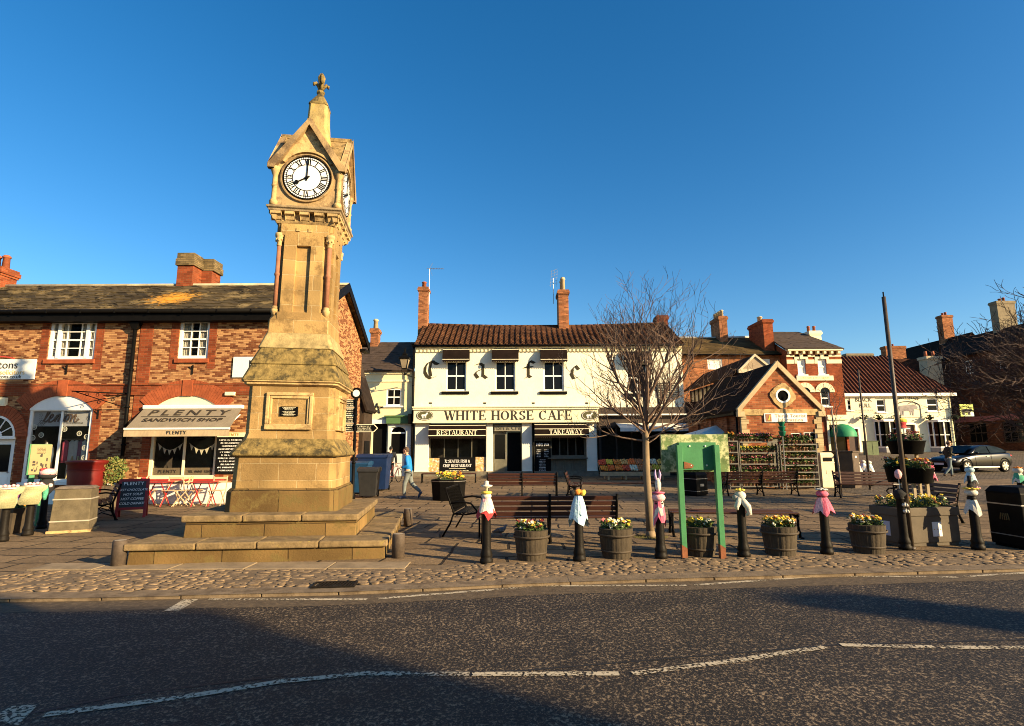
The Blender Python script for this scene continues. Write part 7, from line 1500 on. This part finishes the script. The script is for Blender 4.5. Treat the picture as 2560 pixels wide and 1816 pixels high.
# ---------------- tall poles, fingerpost, sapling ----------------
for px,py,tx,ty,r_,lab in ((2280,1375,2201,740,.038,'tall dark bare pole in front of the long grey planter'),(2176,1225,2140,924,.04,'thinner dark bare pole beyond the benches, in front of the pub sign')):
    x,y=G(px,py); z=V(tx,ty,y)[1]; t=T('bare_pole',lab,'pole',(x,y,0),0,'bare poles on the square'); b=MB(); b.s=True; b.tube([(0,0,0),(0,0,z-.02)],[r_,r_*.85],12); b.tube([(0,0,0),(0,0,.05)],r_*1.5,12); b.build('pole_shaft',M('brown_iron',(.06,.045,.032),.5,.3,6,.2),t); b=MB(); b.tube([(0,0,z-.02),(0,0,z+.07)],.012,6); b.build('pole_tip',black,t)
x,y=V(883,1190,17.2)[0],17.2; z=V(883,990,17.2)[1]; t=T('fingerpost','black fingerpost with round hoop finial and white lettered arms, right of the tower','fingerpost',(x,y,0)); b=MB(); b.s=True; b.lathe([(.09,0),(.08,.3),(.05,.35),(.045,z-.1)],n=12)
for zz in (1.2,1.9,2.35,2.7,z-.15): b.lathe([(.045,zz),(.065,zz+.02),(.065,zz+.05),(.045,zz+.07)],n=12)
b.build('post',black,t); b=MB(); b.s=True; zc=z+.08; b.tube([(.15*math.cos(a),0,zc+.15*math.sin(a)) for a in [i*math.pi/12 for i in range(25)]],.035,8); b.build('hoop_finial',black,t); b=MB(); b.M=Matrix.Translation((0,-.0,zc))@Matrix.Rotation(rad(90),4,'X'); b.lathe([(.11,-.02),(.11,.02)],n=20); b.build('finial_disc',wtw,t)
za=V(905,1071,17.2)[1]; 
for i,(s,zz,L) in enumerate(((1,za,.72),(-1,za+.02,.6),(-1,za+.28,.6),(-1,za+.52,.6),(-1,za+.78,.6))):
    b=MB(); P=[(0,-.12),(L-.12,-.12),(L,0),(L-.12,.12),(0,.12)]; b.prism([(s*a,zz+c) for a,c in P][::s],-.015,.015); ar=fixn(b.build('sign_arm',wt,t)); b=MB(); P=[(.02,-.1),(L-.13,-.1),(L-.025,0),(L-.13,.1),(.02,.1)]; b.prism([(s*a,zz+c) for a,c in P][::s],-.02,.02); fixn(b.build('sign_face',black,ar)); b=MB()
    for k in range(3): scrib(b,*( (.07,L-.2) if s>0 else (-L+.2,-.07)),zz+.045-.06*k,.035,-.021)
    b.build('lettering',wt,ar)
# ---------------- trees (bare) ----------------
bark=M('smooth_bark',(.20,.145,.085),.85,.35,6,.4,20,stretch=(1,1,.4),dirt=(.35,.27,.16),da=.6,ds=3); twigm=M('twig_bark',(.13,.085,.06),.85,.3,8,.1); darktw=M('shaded_twig_bark',(.06,.036,.026),.85,.3,8,.1)  # darker twig copy has the right-hand tree's shade put into its colour
def tree(name,lab,loc,base,r0,seed,spec,mts,trunk,minr=.004,group=None):
    """trunk: list of points; spec: list of (origin index fraction, dir, length, radius)"""
    random.seed(seed); t=T(name,lab,'tree',loc,0,group); b=MB(); b.s=True; b.tube(trunk,[r0*(1-.35*i/(len(trunk)-1)) for i in range(len(trunk))],12); b.tube([(0,0,-.02),(0,0,.12)],[r0*1.35,r0*1.02],12); b.build('trunk',mts[0],t)
    L1=MB(); L1.s=True; L2=MB(); cnt=[0]
    def grow(p,d,L,r,lev):
        n=5 if lev<2 else 4; pts=[p]; cur=p; dd=d.copy()
        for i in range(n):
            dd=(dd+Vector((ru(-1,1),ru(-1,1),ru(-.6,1)))*(.16+.05*lev)+Vector((0,0,spec['up']))).normalized(); cur=cur+dd*(L/n); pts.append(cur)
        rs=[max(minr*.7,r*(1-.6*i/n)) for i in range(n+1)]; (L1 if lev<2 else L2).tube(pts,rs,6 if lev<2 else 3,False); cnt[0]+=1
        if lev>=spec['lev']: return
        k=spec['kids'][lev]
        for i in range(k):
            u=ru(.25,1.0) if i else 1.0; j=min(n-1,int(u*n)); q=pts[j]+(pts[j+1]-pts[j])*(u*n-j if u<1 else 1); tdir=(pts[min(n,j+1)]-pts[j]).normalized(); s=tdir.orthogonal(); s.rotate(Matrix.Rotation(ru(0,6.28),3,tdir)); nd_=(tdir+s*ru(.45,.95)).normalized(); grow(q,nd_,L*ru(*spec['len']),max(minr,r*(1-.6*u)*.8),lev+1)
    for (p,d,L,r) in base: grow(Vector(p),Vector(d).normalized(),L,r,0)
    L1.build('limbs',mts[0] if spec.get('pale') else mts[1],t); o=L2.build('twigs',mts[1],t); return t
x,y=G(1629,1345); bb=[]
random.seed(21)
for i in range(14):
    a=i*2.4; tl=ru(.45,1.15) if i%3 else ru(.1,.35); z=1.78+ru(0,.75); bb.append(((ru(-.02,.02),0,z),(math.cos(a)*tl*1.05,math.sin(a)*tl,1.0),ru(1.2,1.75) ,ru(.024,.038)))
for i in range(9):
    a=i*2.4+.6; bb.append(((0,0,1.75+.05*i),(math.cos(a),math.sin(a),ru(.0,.45)),ru(1.0,1.5),ru(.016,.022)))
tree('young_bare_tree','slender leafless tree with pale trunk and upswept twiggy crown, behind the barrel planters',(x,y+.06,0),bb,.078,4,dict(up=.10,lev=3,kids=[6,4,3],len=(.38,.64)),[bark,twigm],[(0,0,0),(-.01,0,.6),(-.03,0,1.2),(-.02,0,1.8),(.0,0,2.35),(0.03,0,2.7)],.0038)
# right hand tree, trunk just outside the view
bb=[]; random.seed(9)
for i in range(26):
    a=i*2.4; tl=ru(.4,1.6); bb.append(((0,0,ru(1.3,2.9)),(math.cos(a)*tl,math.sin(a)*tl,ru(.35,.85)),ru(1.9,2.5),ru(.03,.05)))
tree('spreading_bare_tree','dense leafless tree reaching into view at the right edge',(14.3,13.6,0),bb,.14,8,dict(up=.0,lev=3,kids=[8,6,4],len=(.38,.6)),[bark,darktw],[(0,0,0),(.02,0,1),(0,.02,2),(-.05,0,3.1)],.0075)
x,y=G(2104,1243); bb=[((0,0,z),(math.cos(z*7)*.6,math.sin(z*7)*.6,1),.8,.012) for z in (1.9,2.1,2.3,2.5,2.7,2.8,2.9)]
tree('thin_sapling','very thin leafless sapling in front of the cream litter bin',(x,y,0),bb,.035,5,dict(up=.08,lev=2,kids=[3,2],len=(.4,.6)),[M('pale_sapling_bark',(.28,.22,.16),.8,.2,6,.1),twigm],[(0,0,0),(.0,0,1),(-.04,0,2),(-.06,0,3)],.006)
# grass tuft at tree base
x,y=G(1629,1345); b=MB(); random.seed(3)
for i in range(350): a,r_=ru(0,6.28),.1+.22*rnd()**.7; c=(x+r_*math.cos(a),y+.06+r_*math.sin(a)*.8); h=ru(.015,.05); b.add([(c[0]-.006,c[1],0),(c[0]+.006,c[1],0),(c[0]+ru(-.02,.02),c[1],h)],[(0,1,2)])
tag(b.build('grass_tufts',M('tree_pit_grass',(.10,.09,.03),.9,.4,9,0)),'thin grass growing round the foot of the bare tree','grass',kind='stuff')
# ---------------- planters ----------------
x,y=G(1117,1253); t=T('octagonal_planter','black octagonal planter of yellow flowers in front of the cafe window','planter',(x,y+.5,0)); b=MB(); b.lathe([(.54,0),(.58,.5),(.60,.62),(.6,.66),(.54,.66),(.53,.6)],n=8,sq=.39); b.build('planter_body',black,t,bev=.01); b=MB(); b.lathe([(.605,.60),(.61,.62)],n=8,sq=.39); b.build('rim_line',steel,t); b=MB(); b.lathe([(.53,.6),(0,.62)],n=8,sq=.39); b.build('soil',soil,t)
random.seed(31); flowerbed(t,[(a,c,.61) for a,c in disc(80,.5)],.08,.28,1,(6,2,1,0,2),seed=31,fs=.045)
xa,ya=G(2206,1372); xb_,yb_=G(2397,1366); W=xb_-xa+.0; plx=(xa+xb_)/2; ply=(ya+yb_)/2+.42; grm=M('grey_brown_planter',(.10,.08,.055),.75,.2,3,.2,dirt=(.15,.12,.08),da=.6)
W=1.16; plx,ply=7.12-.05,9.6+.30
t=T('long_planter','long low grey planter with white notice plates and yellow pansies','planter',(plx,ply,0),rad(9)); hz=.64; b=MB(); b.box(-W/2+.02,-.28,.0,W/2-.02,.28,.06); b.box(-W/2,-.30,.06,W/2,.30,.50); b.box(-W/2-.015,-.315,.50,W/2+.015,.315,hz); b.build('planter_body',grm,t,bev=.01); b=MB(); b.box(-W/2+.03,-.28,hz-.02,W/2-.03,.28,hz+.004); b.build('soil',soil,t)
b=MB(); b.box(.04,-.312,.16,.22,-.301,.40); pl_=b.build('notice_plate',wtw,t,bev=.003); b=MB()
for xx in (.07,.13,.19): b.M=Matrix.Translation((xx,-.313,.28))@Matrix.Rotation(rad(90),4,'X'); b.lathe([(.010,0),(.010,.003)],n=10)
b.build('emblem_dots',gt,pl_); b=MB(); b.box(-W/2-.008,-.1,.16,-W/2-.0,.1,.40); b.build('notice_plate',M('pale_plate',(.5,.5,.55),.6,.05,3,0),t)
random.seed(32); flowerbed(t,[(ru(-W/2+.06,W/2-.06),ru(-.25,.25),hz) for _ in range(120)],.05,.2,1,(7,3,1,0,1),seed=32,fs=.026)
# tiered tower of tubs rising from behind
Yt=ply+.55; t=T('tiered_tub_planter','tall black tiered flower planter with three round tubs on posts, behind the long planter','planter',(V(2275,1300,Yt)[0],Yt,0)); tx0=V(2275,1300,Yt)[0]
def tub(px0,px1,py0,py1,dy=0,mix=(2,1,5,1,1),seed=1):
    x0_,z1=V(px0,py0,Yt+dy); x1_,_=V(px1,py0,Yt+dy); z0=V(px0,py1,Yt+dy)[1]; cx=(x0_+x1_)/2-tx0; r_=(x1_-x0_)/2
    b=MB(); b.s=True; b.lathe([(r_*.78,z0),(r_*.8,z0+.01),(r_*.97,z1-.03),(r_,z1-.02),(r_*1.02,z1),(r_*.95,z1),(r_*.93,z1-.04)],(cx,dy,0),28); o=b.build('tub',black,t); b=MB(); b.lathe([(r_*.93,z1-.04),(0,z1-.02)],(cx,dy,0),20); b.build('soil',soil,o)
    random.seed(seed); flowerbed(o,[(cx+a,dy+c,z1-.03) for a,c in disc(60,r_*.9)],.06,.20,1.2,mix,seed=seed,fs=.026); return cx,z0
c1_=tub(2214,2272,1164,1206,.12,(1,1,4,1,2),51); c2_=tub(2262,2328,1170,1208,-.1,(4,1,5,1,2),52); c3_=tub(2222,2305,1102,1136,.05,(0,0,6,2,0),53)
b=MB(); b.s=False
for cx,z0,dy in ((c1_[0],c1_[1],.12),(c2_[0]-.12,c2_[1],-.1),(c2_[0]+.13,c2_[1],-.1)): b.box(cx-.025,dy-.025,0,cx+.025,dy+.025,z0+.01)
b.box(c3_[0]-.1,.03,0,c3_[0]-.05,.08,c3_[1]+.02); b.box(c3_[0]+.16,.03,0,c3_[0]+.2,.08,c3_[1]+.1); b.build('support_post',M('pale_post',(.35,.28,.18),.7,.3,5,.1),t)
x,z=V(2258,1073,Yt); x-=tx0; b=MB(); b.s=True; b.lathe([(.10,z+.02),(.085,z+.04),(.08,z+.06),(.09,z+.10),(.10,z+.13)],(x,.05,0),14); o=tag(b.build('knitted_topper',Y_['red'],None,loc=(tx0,Yt,0)),'red and yellow knitted pot standing on top of the tiered planter','knitted topper','knitted toppers on the bollards'); b=MB(); b.s=True; b.lathe([(.10,z+.13),(.105,z+.15),(.105,z+.18),(.07,z+.2),(.0,z+.21)],(x,.05,0),14); b.build('yellow_band',Y_['yellow'],o); b=MB(); b.s=True; b.lathe([(.14,z),(.14,z+.015),(.09,z+.02)],(x,.05,0),14); b.build('saucer',whitec,o)
# planters at left behind the scroll bollards
x,y=V(22,1340,11.6)[0],11.6; t=T('left_edge_planter','dark square planter of yellow flowers between the two scroll topped bollards','planter',(x,y,0)); b=MB(); b.frust((-.2,-.2,.2,.2),0,(-.25,-.25,.25,.25),.5); b.build('planter_body',M('dark_wood_planter',(.06,.045,.03),.9,.3,4,.3),t); random.seed(61); flowerbed(t,[(ru(-.2,.2),ru(-.2,.2),.48) for _ in range(50)],.03,.16,1,(8,1,0,0,3),seed=61)
# pigeons
for px,py,rz,lab in ((1252,1340,.3,'grey pigeon on the paving left of the first barrel planter'),(1541,1268,2.6,'pigeon standing at the right end of the near double bench')):
    Y=G(px,py)[1] if py>1300 else 10.9; x,z=(G(px,py)[0],0) if py>1300 else (V(px,py+6,Y)[0],.0)
    t=T('pigeon',lab,'pigeon',(x,Y,z),rz,'pigeons on the square'); b=MB(); b.s=True; b.tube([(-.17,0,.07),(-.1,0,.085),(-.03,0,.10),(.04,0,.115),(.08,0,.15),(.095,0,.185),(.12,0,.19),(.14,0,.182)],[.006,.03,.055,.05,.03,.024,.018,.004],10); b.build('body',M('pigeon_grey',(.13,.13,.14),.7,.5,14,.1),t); b=MB(); b.s=True
    for s in (-1,1): b.loft([[(-.17,s*.02,.085),(-.16,s*.03,.08),(-.17,s*.03,.09)],[(-.05,s*.05,.14),(-.05,s*.06,.09),(-.04,s*.055,.12)],[(.04,s*.04,.13),(.05,s*.05,.10),(.05,s*.045,.12)]])
    b.build('wing',M('pigeon_wing',(.25,.25,.25),.7,.3,10,.1),t); b=MB()
    for s in (-1,1): b.tube([(0,s*.02,.07),(.005,s*.022,.0),(.03,s*.022,.0)],.004,4)
    b.build('leg',M('pigeon_leg',(.4,.12,.08)),t)
# bicycle leaning in the alley
x,_=V(985,1200,27); t=T('bicycle','dark bicycle leaning in the shade near the alley corner','bicycle',(x,27,0),rad(75)); 
for s in (-.5,.5): b=MB(); b.s=True; b.tube([(s+.33*math.cos(a),0,.34+.33*math.sin(a)) for a in [i*math.pi/12 for i in range(25)]],.018,6); o=b.build('wheel',blackm,t); b=MB(); [b.tube([(s,0,.34),(s+.33*math.cos(a),0,.34+.33*math.sin(a))],.003,3) for a in [i*math.pi/6 for i in range(12)]]; b.build('spokes',steel,o)
b=MB(); b.s=True
for p,q in (((-.5,.34),(-.15,.78)),((-.5,.34),(-.05,.3)),((-.05,.3),(-.2,.85)),((-.05,.3),(.38,.72)),((-.17,.74),(.36,.8)),((.36,.85),(.5,.34))): b.tube([(p[0],0,p[1]),(q[0],0,q[1])],.016,6)
b.tube([(.34,-.25,.95),(.36,0,.93),(.34,.25,.95)],.014,5); b.build('frame',M('bike_red',(.12,.02,.02),.4,.2,5,0),t); b=MB(); b.s=True; b.blob((-.2,0,.9),(.13,.06,.035),0,2); b.build('saddle',blackm,t)
# ---------------- people ----------------
skin=M('skin',(.52,.30,.19),.6,.08,8,.05); hairb=M('brown_hair',(.08,.05,.03),.8,.3,20,.3,60)
def skinmesh(name,pts,edges,mat,par,root=0,sub=2):
    me=bpy.data.meshes.new(name); me.from_pydata([p[0] for p in pts],edges,[]); me.materials.append(mat); o=bpy.data.objects.new(name,me); C.objects.link(o); o.parent=par
    o.modifiers.new('skin','SKIN'); sv=me.skin_vertices[0].data if me.skin_vertices else None
    for i,p in enumerate(pts):
        r_=p[1]; sv[i].radius=(r_,r_) if not isinstance(r_,tuple) else r_; sv[i].use_root=(i==root); sv[i].use_loose=False
    m_=o.modifiers.new('sub','SUBSURF'); m_.levels=sub; m_.render_levels=sub
    for p_ in me.polygons: p_.use_smooth=True
    o.modifiers['skin'].use_smooth_shade=True
    return o
def person(lab,loc,rz,h,pose,top,legs,shoes,hair,cap=None,topname='jacket'):
    """figure faces local +x; pose gives joints in metres for a 1.75 m person"""
    t=T('person',lab,'person',loc,rz); k=h/1.75; t.scale=(k,k,k); P=pose
    J=[(P['pel'],(.13,.16)),(P['chest'],(.12,.17)),(P['neck'],.055),(P['head0'],.07)]
    pts=[(P['pel'],.115),(P['waist'],.11),(P['chest'],.125),(P['neck'],.052),(P['jaw'],.06)]; E=[(0,1),(1,2),(2,3),(3,4)]
    for s,n in ((1,'L'),(-1,'R')):
        i=len(pts); pts+=[(P['sh'+n],.062),(P['el'+n],.042),(P['wr'+n],.027),(P['ha'+n],.034)]; E+=[(2,i),(i,i+1),(i+1,i+2),(i+2,i+3)]
        i=len(pts); pts+=[(P['hip'+n],.09),(P['kn'+n],.056),(P['an'+n],.036),(P['to'+n],.036)]; E+=[(0,i),(i,i+1),(i+1,i+2),(i+2,i+3)]
    skinmesh('body',pts,E,skin,t)
    hx_,hy_,hz_=P['head']; b=MB(); b.s=True; b.blob(P['head'],(.098,.078,.125),0,3); b.blob((hx_+.095,hy_,hz_-.01),(.022,.014,.024),0,2); b.blob((hx_+.05,hy_,hz_-.085),(.05,.05,.04),0,2)
    for s in (-1,1): b.blob((hx_,hy_+s*.08,hz_-.01),(.022,.012,.032),0,2)
    b.build('head',skin,t); b=MB(); b.s=True
    for s in (-1,1): b.blob((hx_+.082,hy_+s*.032,hz_+.01),(.01,.013,.008),0,1)
    b.build('eyes',blackm,t); b=MB(); b.blob((hx_+.085,hy_,hz_-.06),(.008,.022,.005),0,1); b.build('mouth',M('lips',(.35,.12,.1),.6,.05,3,0),t)
    # clothes as slightly larger skins
    pt=[((P['pel'][0],P['pel'][1],P['pel'][2]-.09),(.15,.17)),(P['waist'],.15),(P['chest'],.15),(P['col'],.075)]; E=[(0,1),(1,2),(2,3)]
    for n in 'LR': i=len(pt); pt+=[(P['sh'+n],.085),(P['el'+n],.066),(P['wr'+n],.05)]; E+=[(2,i),(i,i+1),(i+1,i+2)]
    skinmesh(topname,pt,E,top,t)
    pt=[(tuple(P['pel']),.125)]; E=[]
    for n in 'LR': i=len(pt); pt+=[(P['hip'+n],.105),(P['kn'+n],.078),(P['an'+n],.06)]; E+=[(0,i),(i,i+1),(i+1,i+2)]
    skinmesh('trousers',pt,E,legs,t)
    for n in 'LR':
        a=Vector(P['an'+n]); c=Vector(P['to'+n]); b=MB(); b.s=True; b.tube([a+Vector((-.05,0,-.03)),a+Vector((0,0,-.02)),(a+c)/2,c,c+(c-a).normalized()*.05],[.03,.052,.045,.042,.02],8); b.build('shoe',shoes,t)
    for n in 'LR':   # fingers
        w_=Vector(P['wr'+n]); hh=Vector(P['ha'+n]); d=(hh-w_).normalized(); s_=Vector((0,1,0)); b=MB(); b.s=True
        for q in range(4): o_=s_*(q-1.5)*.018; L_=(.07,.08,.075,.06)[q]; b.tube([hh+o_,hh+o_+d*L_*.5+Vector((.01,0,0)),hh+o_+d*L_+Vector((.015,0,-.01))],[.010,.009,.007],5)
        b.tube([w_+d*.02+s_*.02,w_+d*.05+s_*.04+Vector((.02,0,0)),w_+d*.08+s_*.035+Vector((.03,0,0))],[.012,.01,.008],5); b.build('fingers',skin,t)
    if hair:
        b=MB(); b.s=True; vs,fs=ico(3)
        b.add([(hx_-.012+v[0]*.106,hy_+v[1]*.087,hz_+.012+v[2]*.128*(1 if v[2]>-.1 else .7)) if not (v[0]>.35 and v[2]<.45) else (hx_-.01+v[0]*.09,hy_+v[1]*.07,hz_+v[2]*.11) for v in vs],fs); b.build('hair',hair,t)
    if cap:
        b=MB(); b.s=True; b.lathe([(.105,.03),(.105,.07),(.09,.11),(.05,.14),(.0,.15)],(hx_-.005,hy_,hz_),16); b.loft([[(hx_+.08,hy_-.07,hz_+.05),(hx_+.08,hy_+.07,hz_+.05),(hx_+.08,hy_+.07,hz_+.062),(hx_+.08,hy_-.07,hz_+.062)],[(hx_+.19,hy_-.04,hz_+.035),(hx_+.19,hy_+.04,hz_+.035),(hx_+.19,hy_+.04,hz_+.045),(hx_+.19,hy_-.04,hz_+.045)]]); b.build('cap',cap,t)
    return t
walk=dict(pel=(0,0,.93),waist=(.02,0,1.10),chest=(.05,0,1.32),col=(.07,0,1.48),neck=(.07,0,1.5),head0=(.1,0,1.56),jaw=(.10,0,1.56),head=(.11,0,1.64),
 shL=(.05,.19,1.40),elL=(-.02,.26,1.14),wrL=(.20,.20,1.06),haL=(.27,.18,1.08),shR=(.05,-.19,1.40),elR=(-.02,-.25,1.14),wrR=(.20,-.21,1.08),haR=(.27,-.2,1.10),
 hipL=(0,.09,.86),knL=(.12,.09,.48),anL=(.12,.09,.09),toL=(.26,.09,.035),hipR=(0,-.09,.86),knR=(-.10,-.09,.50),anR=(-.42,-.09,.22),toR=(-.36,-.09,.07))
x,y=G(1020,1247); jean=M('faded_jeans',(.16,.18,.17),.9,.3,6,.2); jb=M('bright_blue_jacket',(.01,.20,.55),.6,.15,5,.3,12)
person('man in a bright blue jacket and jeans walking left beside the cafe corner',(x,y,0),math.pi,1.70,walk,jb,jean,M('blue_trainers',(.06,.08,.12),.6,.2,5,0),hairb)
stand=dict(walk); stand.update(shL=(.0,.19,1.42),elL=(-.03,.27,1.15),wrL=(.04,.28,.92),haL=(.05,.28,.85),shR=(0,-.19,1.42),elR=(-.03,-.27,1.15),wrR=(.04,-.28,.92),haR=(.05,-.28,.85),chest=(.0,0,1.33),waist=(0,0,1.1),col=(0,0,1.48),neck=(0,0,1.5),jaw=(.02,0,1.56),head=(.02,0,1.64),knL=(.06,.09,.48),anL=(.10,.09,.08),toL=(.22,.09,.03),knR=(-.02,-.09,.48),anR=(-.16,-.09,.1),toR=(-.03,-.09,.03))
x,y=V(975,1200,27.5); dk_=M('black_coat',(.012,.012,.014),.85,.2,5,.1); person('person in dark clothes walking away in the alley shade',(V(975,1200,28.0)[0],28.0,0),rad(100),1.75,stand,dk_,dk_,blackm,M('black_hair',(.01,.01,.01),.8,.2,9,.1))
Yp=28.5; x=V(2376,1190,Yp)[0]; w2_=dict(walk); w2_.update(elL=(-.05,.25,1.14),wrL=(.22,.18,1.05),anR=(-.3,-.09,.14),toR=(-.22,-.09,.04),knR=(-.03,-.09,.48))
person('man in a dark green jacket, jeans and tan cap walking past the parked car',(x,Yp,gh(x,Yp)-.05),rad(-10),1.82,w2_,M('dark_olive_coat',(.045,.04,.025),.85,.3,5,.2),M('washed_jeans',(.13,.17,.18),.9,.25,6,.2),M('brown_boots',(.08,.05,.03)),hairb,M('tan_cap',(.45,.28,.15),.8,.1,5,.1))
# ---------------- parked car ----------------
def car(lab,loc,rz):
    t=T('parked_car',lab,'car',loc,rz); paintm=M('dark_grey_car_paint',(.008,.008,.0075),.25,.05,2,0,metal=.2,spec=.4); L,Wd=4.35,1.78   # nose at -x
    # body loft: stations along x, each a ring in y,z
    st=[(-2.15,.42,.62,.62,.70),(-2.05,.30,.76,.74,.84),(-1.6,.24,.86,.84,.88),(-1.0,.22,.95,.87,.90),(-.6,.21,1.0,.88,.90),(0,.21,1.02,.88,.90),(.8,.21,1.04,.88,.90),(1.5,.22,1.06,.88,.89),(1.95,.28,1.05,.84,.86),(2.15,.40,.98,.72,.76)]
    rings=[]
    for x,z0,z1,w1_,w2_ in st:
        zm=z0+(z1-z0)*.55; q=[(-w1_*.92,z0),(w1_*.92,z0),(w1_,z0+.08),(w2_,zm),(w1_*.97,z1-.05),(w1_*.88,z1),(-w1_*.88,z1),(-w1_*.97,z1-.05),(-w2_,zm),(-w1_,z0+.08)]; rings.append([(x,a,c) for a,c in q])
    b=MB(); b.s=True; b.loft(rings); o=b.build('body',paintm,t); m_=o.modifiers.new('sub','SUBSURF'); m_.levels=2; m_.render_levels=2
    cab=[(-1.15,.93,.93,.80),(-.55,.93,1.26,.74),(-.2,.93,1.42,.66),(.4,.95,1.49,.62),(1.1,.97,1.45,.60),(1.75,1.0,1.25,.62),(2.05,1.0,1.06,.70)]
    rings=[]
    for x,z0,z1,w_ in cab: rings.append([(x,-.80,z0),(x,.80,z0),(x,w_+.04,(z0+z1)/2+.03),(x,w_,z1-.03),(x,w_*.85,z1),(x,-w_*.85,z1),(x,-w_,z1-.03),(x,-w_-.04,(z0+z1)/2+.03)])
    b=MB(); b.s=True; b.loft(rings); o=b.build('cabin',paintm,t); m_=o.modifiers.new('sub','SUBSURF'); m_.levels=1; m_.render_levels=2
    cg=glassmat('car_glass',(.02,.03,.032),0,.03)
    for s in (-1,1):
        for nm,q in (('front_side_window',[(-.75,1.02),(-.35,1.28),(-.05,1.40),(.38,1.43),(.40,1.02)]),('rear_side_window',[(.47,1.02),(.46,1.43),(1.0,1.40),(1.5,1.24),(1.72,1.10),(1.4,1.05)])):
            b=MB(); vs=[]
            for a,z in q: f=(z-1.0)/.45; vs.append((a,s*(.83-.17*f),z))
            b.add(vs,[list(range(len(vs))),list(range(len(vs)-1,-1,-1))]); b.build(nm,cg,t)
    b=MB(); b.add([(-1.18,-.66,1.01),(-1.18,.66,1.01),(-.33,.54,1.405),(-.33,-.54,1.405)],[(0,1,2,3),(3,2,1,0)]); b.M=Matrix(); o=b.build('windscreen',cg,t,loc=(-.03,0,.03))
    rimm=M('alloy_rim',(.62,.58,.48),.35,.1,4,0,metal=.5)
    for xx in (-1.35,1.35):
        for s in (-1,1):
            b=MB(); b.s=True; b.M=Matrix.Translation((xx,s*.80,.33))@Matrix.Rotation(rad(90)*(-s),4,'X'); b.lathe([(.2,-.1),(.33,-.1),(.335,0),(.325,.09),(.24,.105),(.2,.09)],n=26); b.build('tyre',blackm,t)
            b=MB(); b.M=Matrix.Translation((xx,s*.80,.33))@Matrix.Rotation(rad(90)*(-s),4,'X'); b.lathe([(.235,.07),(.245,.10),(.235,.105),(.21,.09)],n=26)
            for q in range(6):
                a=q*math.pi/3; b.prism([(.04*math.cos(a-1),.04*math.sin(a-1)),(.225*math.cos(a-.16),.225*math.sin(a-.16)),(.225*math.cos(a+.16),.225*math.sin(a+.16)),(.04*math.cos(a+1),.04*math.sin(a+1))],.08,.105,'z')
            b.lathe([(.06,.1),(.05,.115)],n=12); o=b.build('rim',rimm,t)
            b=MB(); b.M=Matrix.Translation((xx,s*.845,.36)); b.s=False; n=20
            for i in range(n):
                a,c=math.pi*i/n-.15,math.pi*(i+1)/n-.15; b.add([(.36*math.cos(a),s*.05,.36*math.sin(a)),(.36*math.cos(c),s*.05,.36*math.sin(c)),(.42*math.cos(c),s*.035,.42*math.sin(c)),(.42*math.cos(a),s*.035,.42*math.sin(a))],[(0,1,2,3),(3,2,1,0)])
            b.build('wheel_arch',blackm,t)
    for s in (-1,1):
        b=MB(); b.box(-.95,s*.86-.03,.24,.95,s*.86+.03,.31); b.build('sill_trim',rimm,t,bev=.01)
        b=MB(); b.s=True; b.blob((-.72,s*.98,1.04),(.09,.11,.07),0,2); b.build('wing_mirror',paintm,t)
        b=MB(); b.s=True; b.blob((2.0,s*.70,.88),(.12,.12,.07),0,2); b.build('tail_lamp',M('red_lamp',(.45,.02,.02),.25,.1,3,0),t)
        b=MB(); b.s=True; b.blob((-1.98,s*.62,.68),(.14,.16,.07),0,2); b.build('headlight',M('lamp_lens',(.5,.5,.5),.15,.05,3,0),t)
        b=MB(); b.box(.08,s*.895-.01,.84,.26,s*.895+.01,.87); b.build('door_handle',rimm,t)
        b=MB(); b.bar((.43,s*.893,.32),(.43,s*.885,1.0),.008); b.bar((-.7,s*.895,.32),(-.72,s*.885,.98),.008); b.build('door_gap',blackm,t)
    b=MB(); b.box(-2.17,-.5,.34,-2.1,.5,.52); b.build('grille',blackm,t); b=MB(); b.box(-2.19,-.26,.40,-2.17,.26,.51); b.build('number_plate',wtw,t)
    return t
Yk=31.0; x=V(2421,1140,Yk)[0]; car('dark grey hatchback with pale alloy wheels parked at the right',(x,Yk,gh(x,Yk)),rad(14))
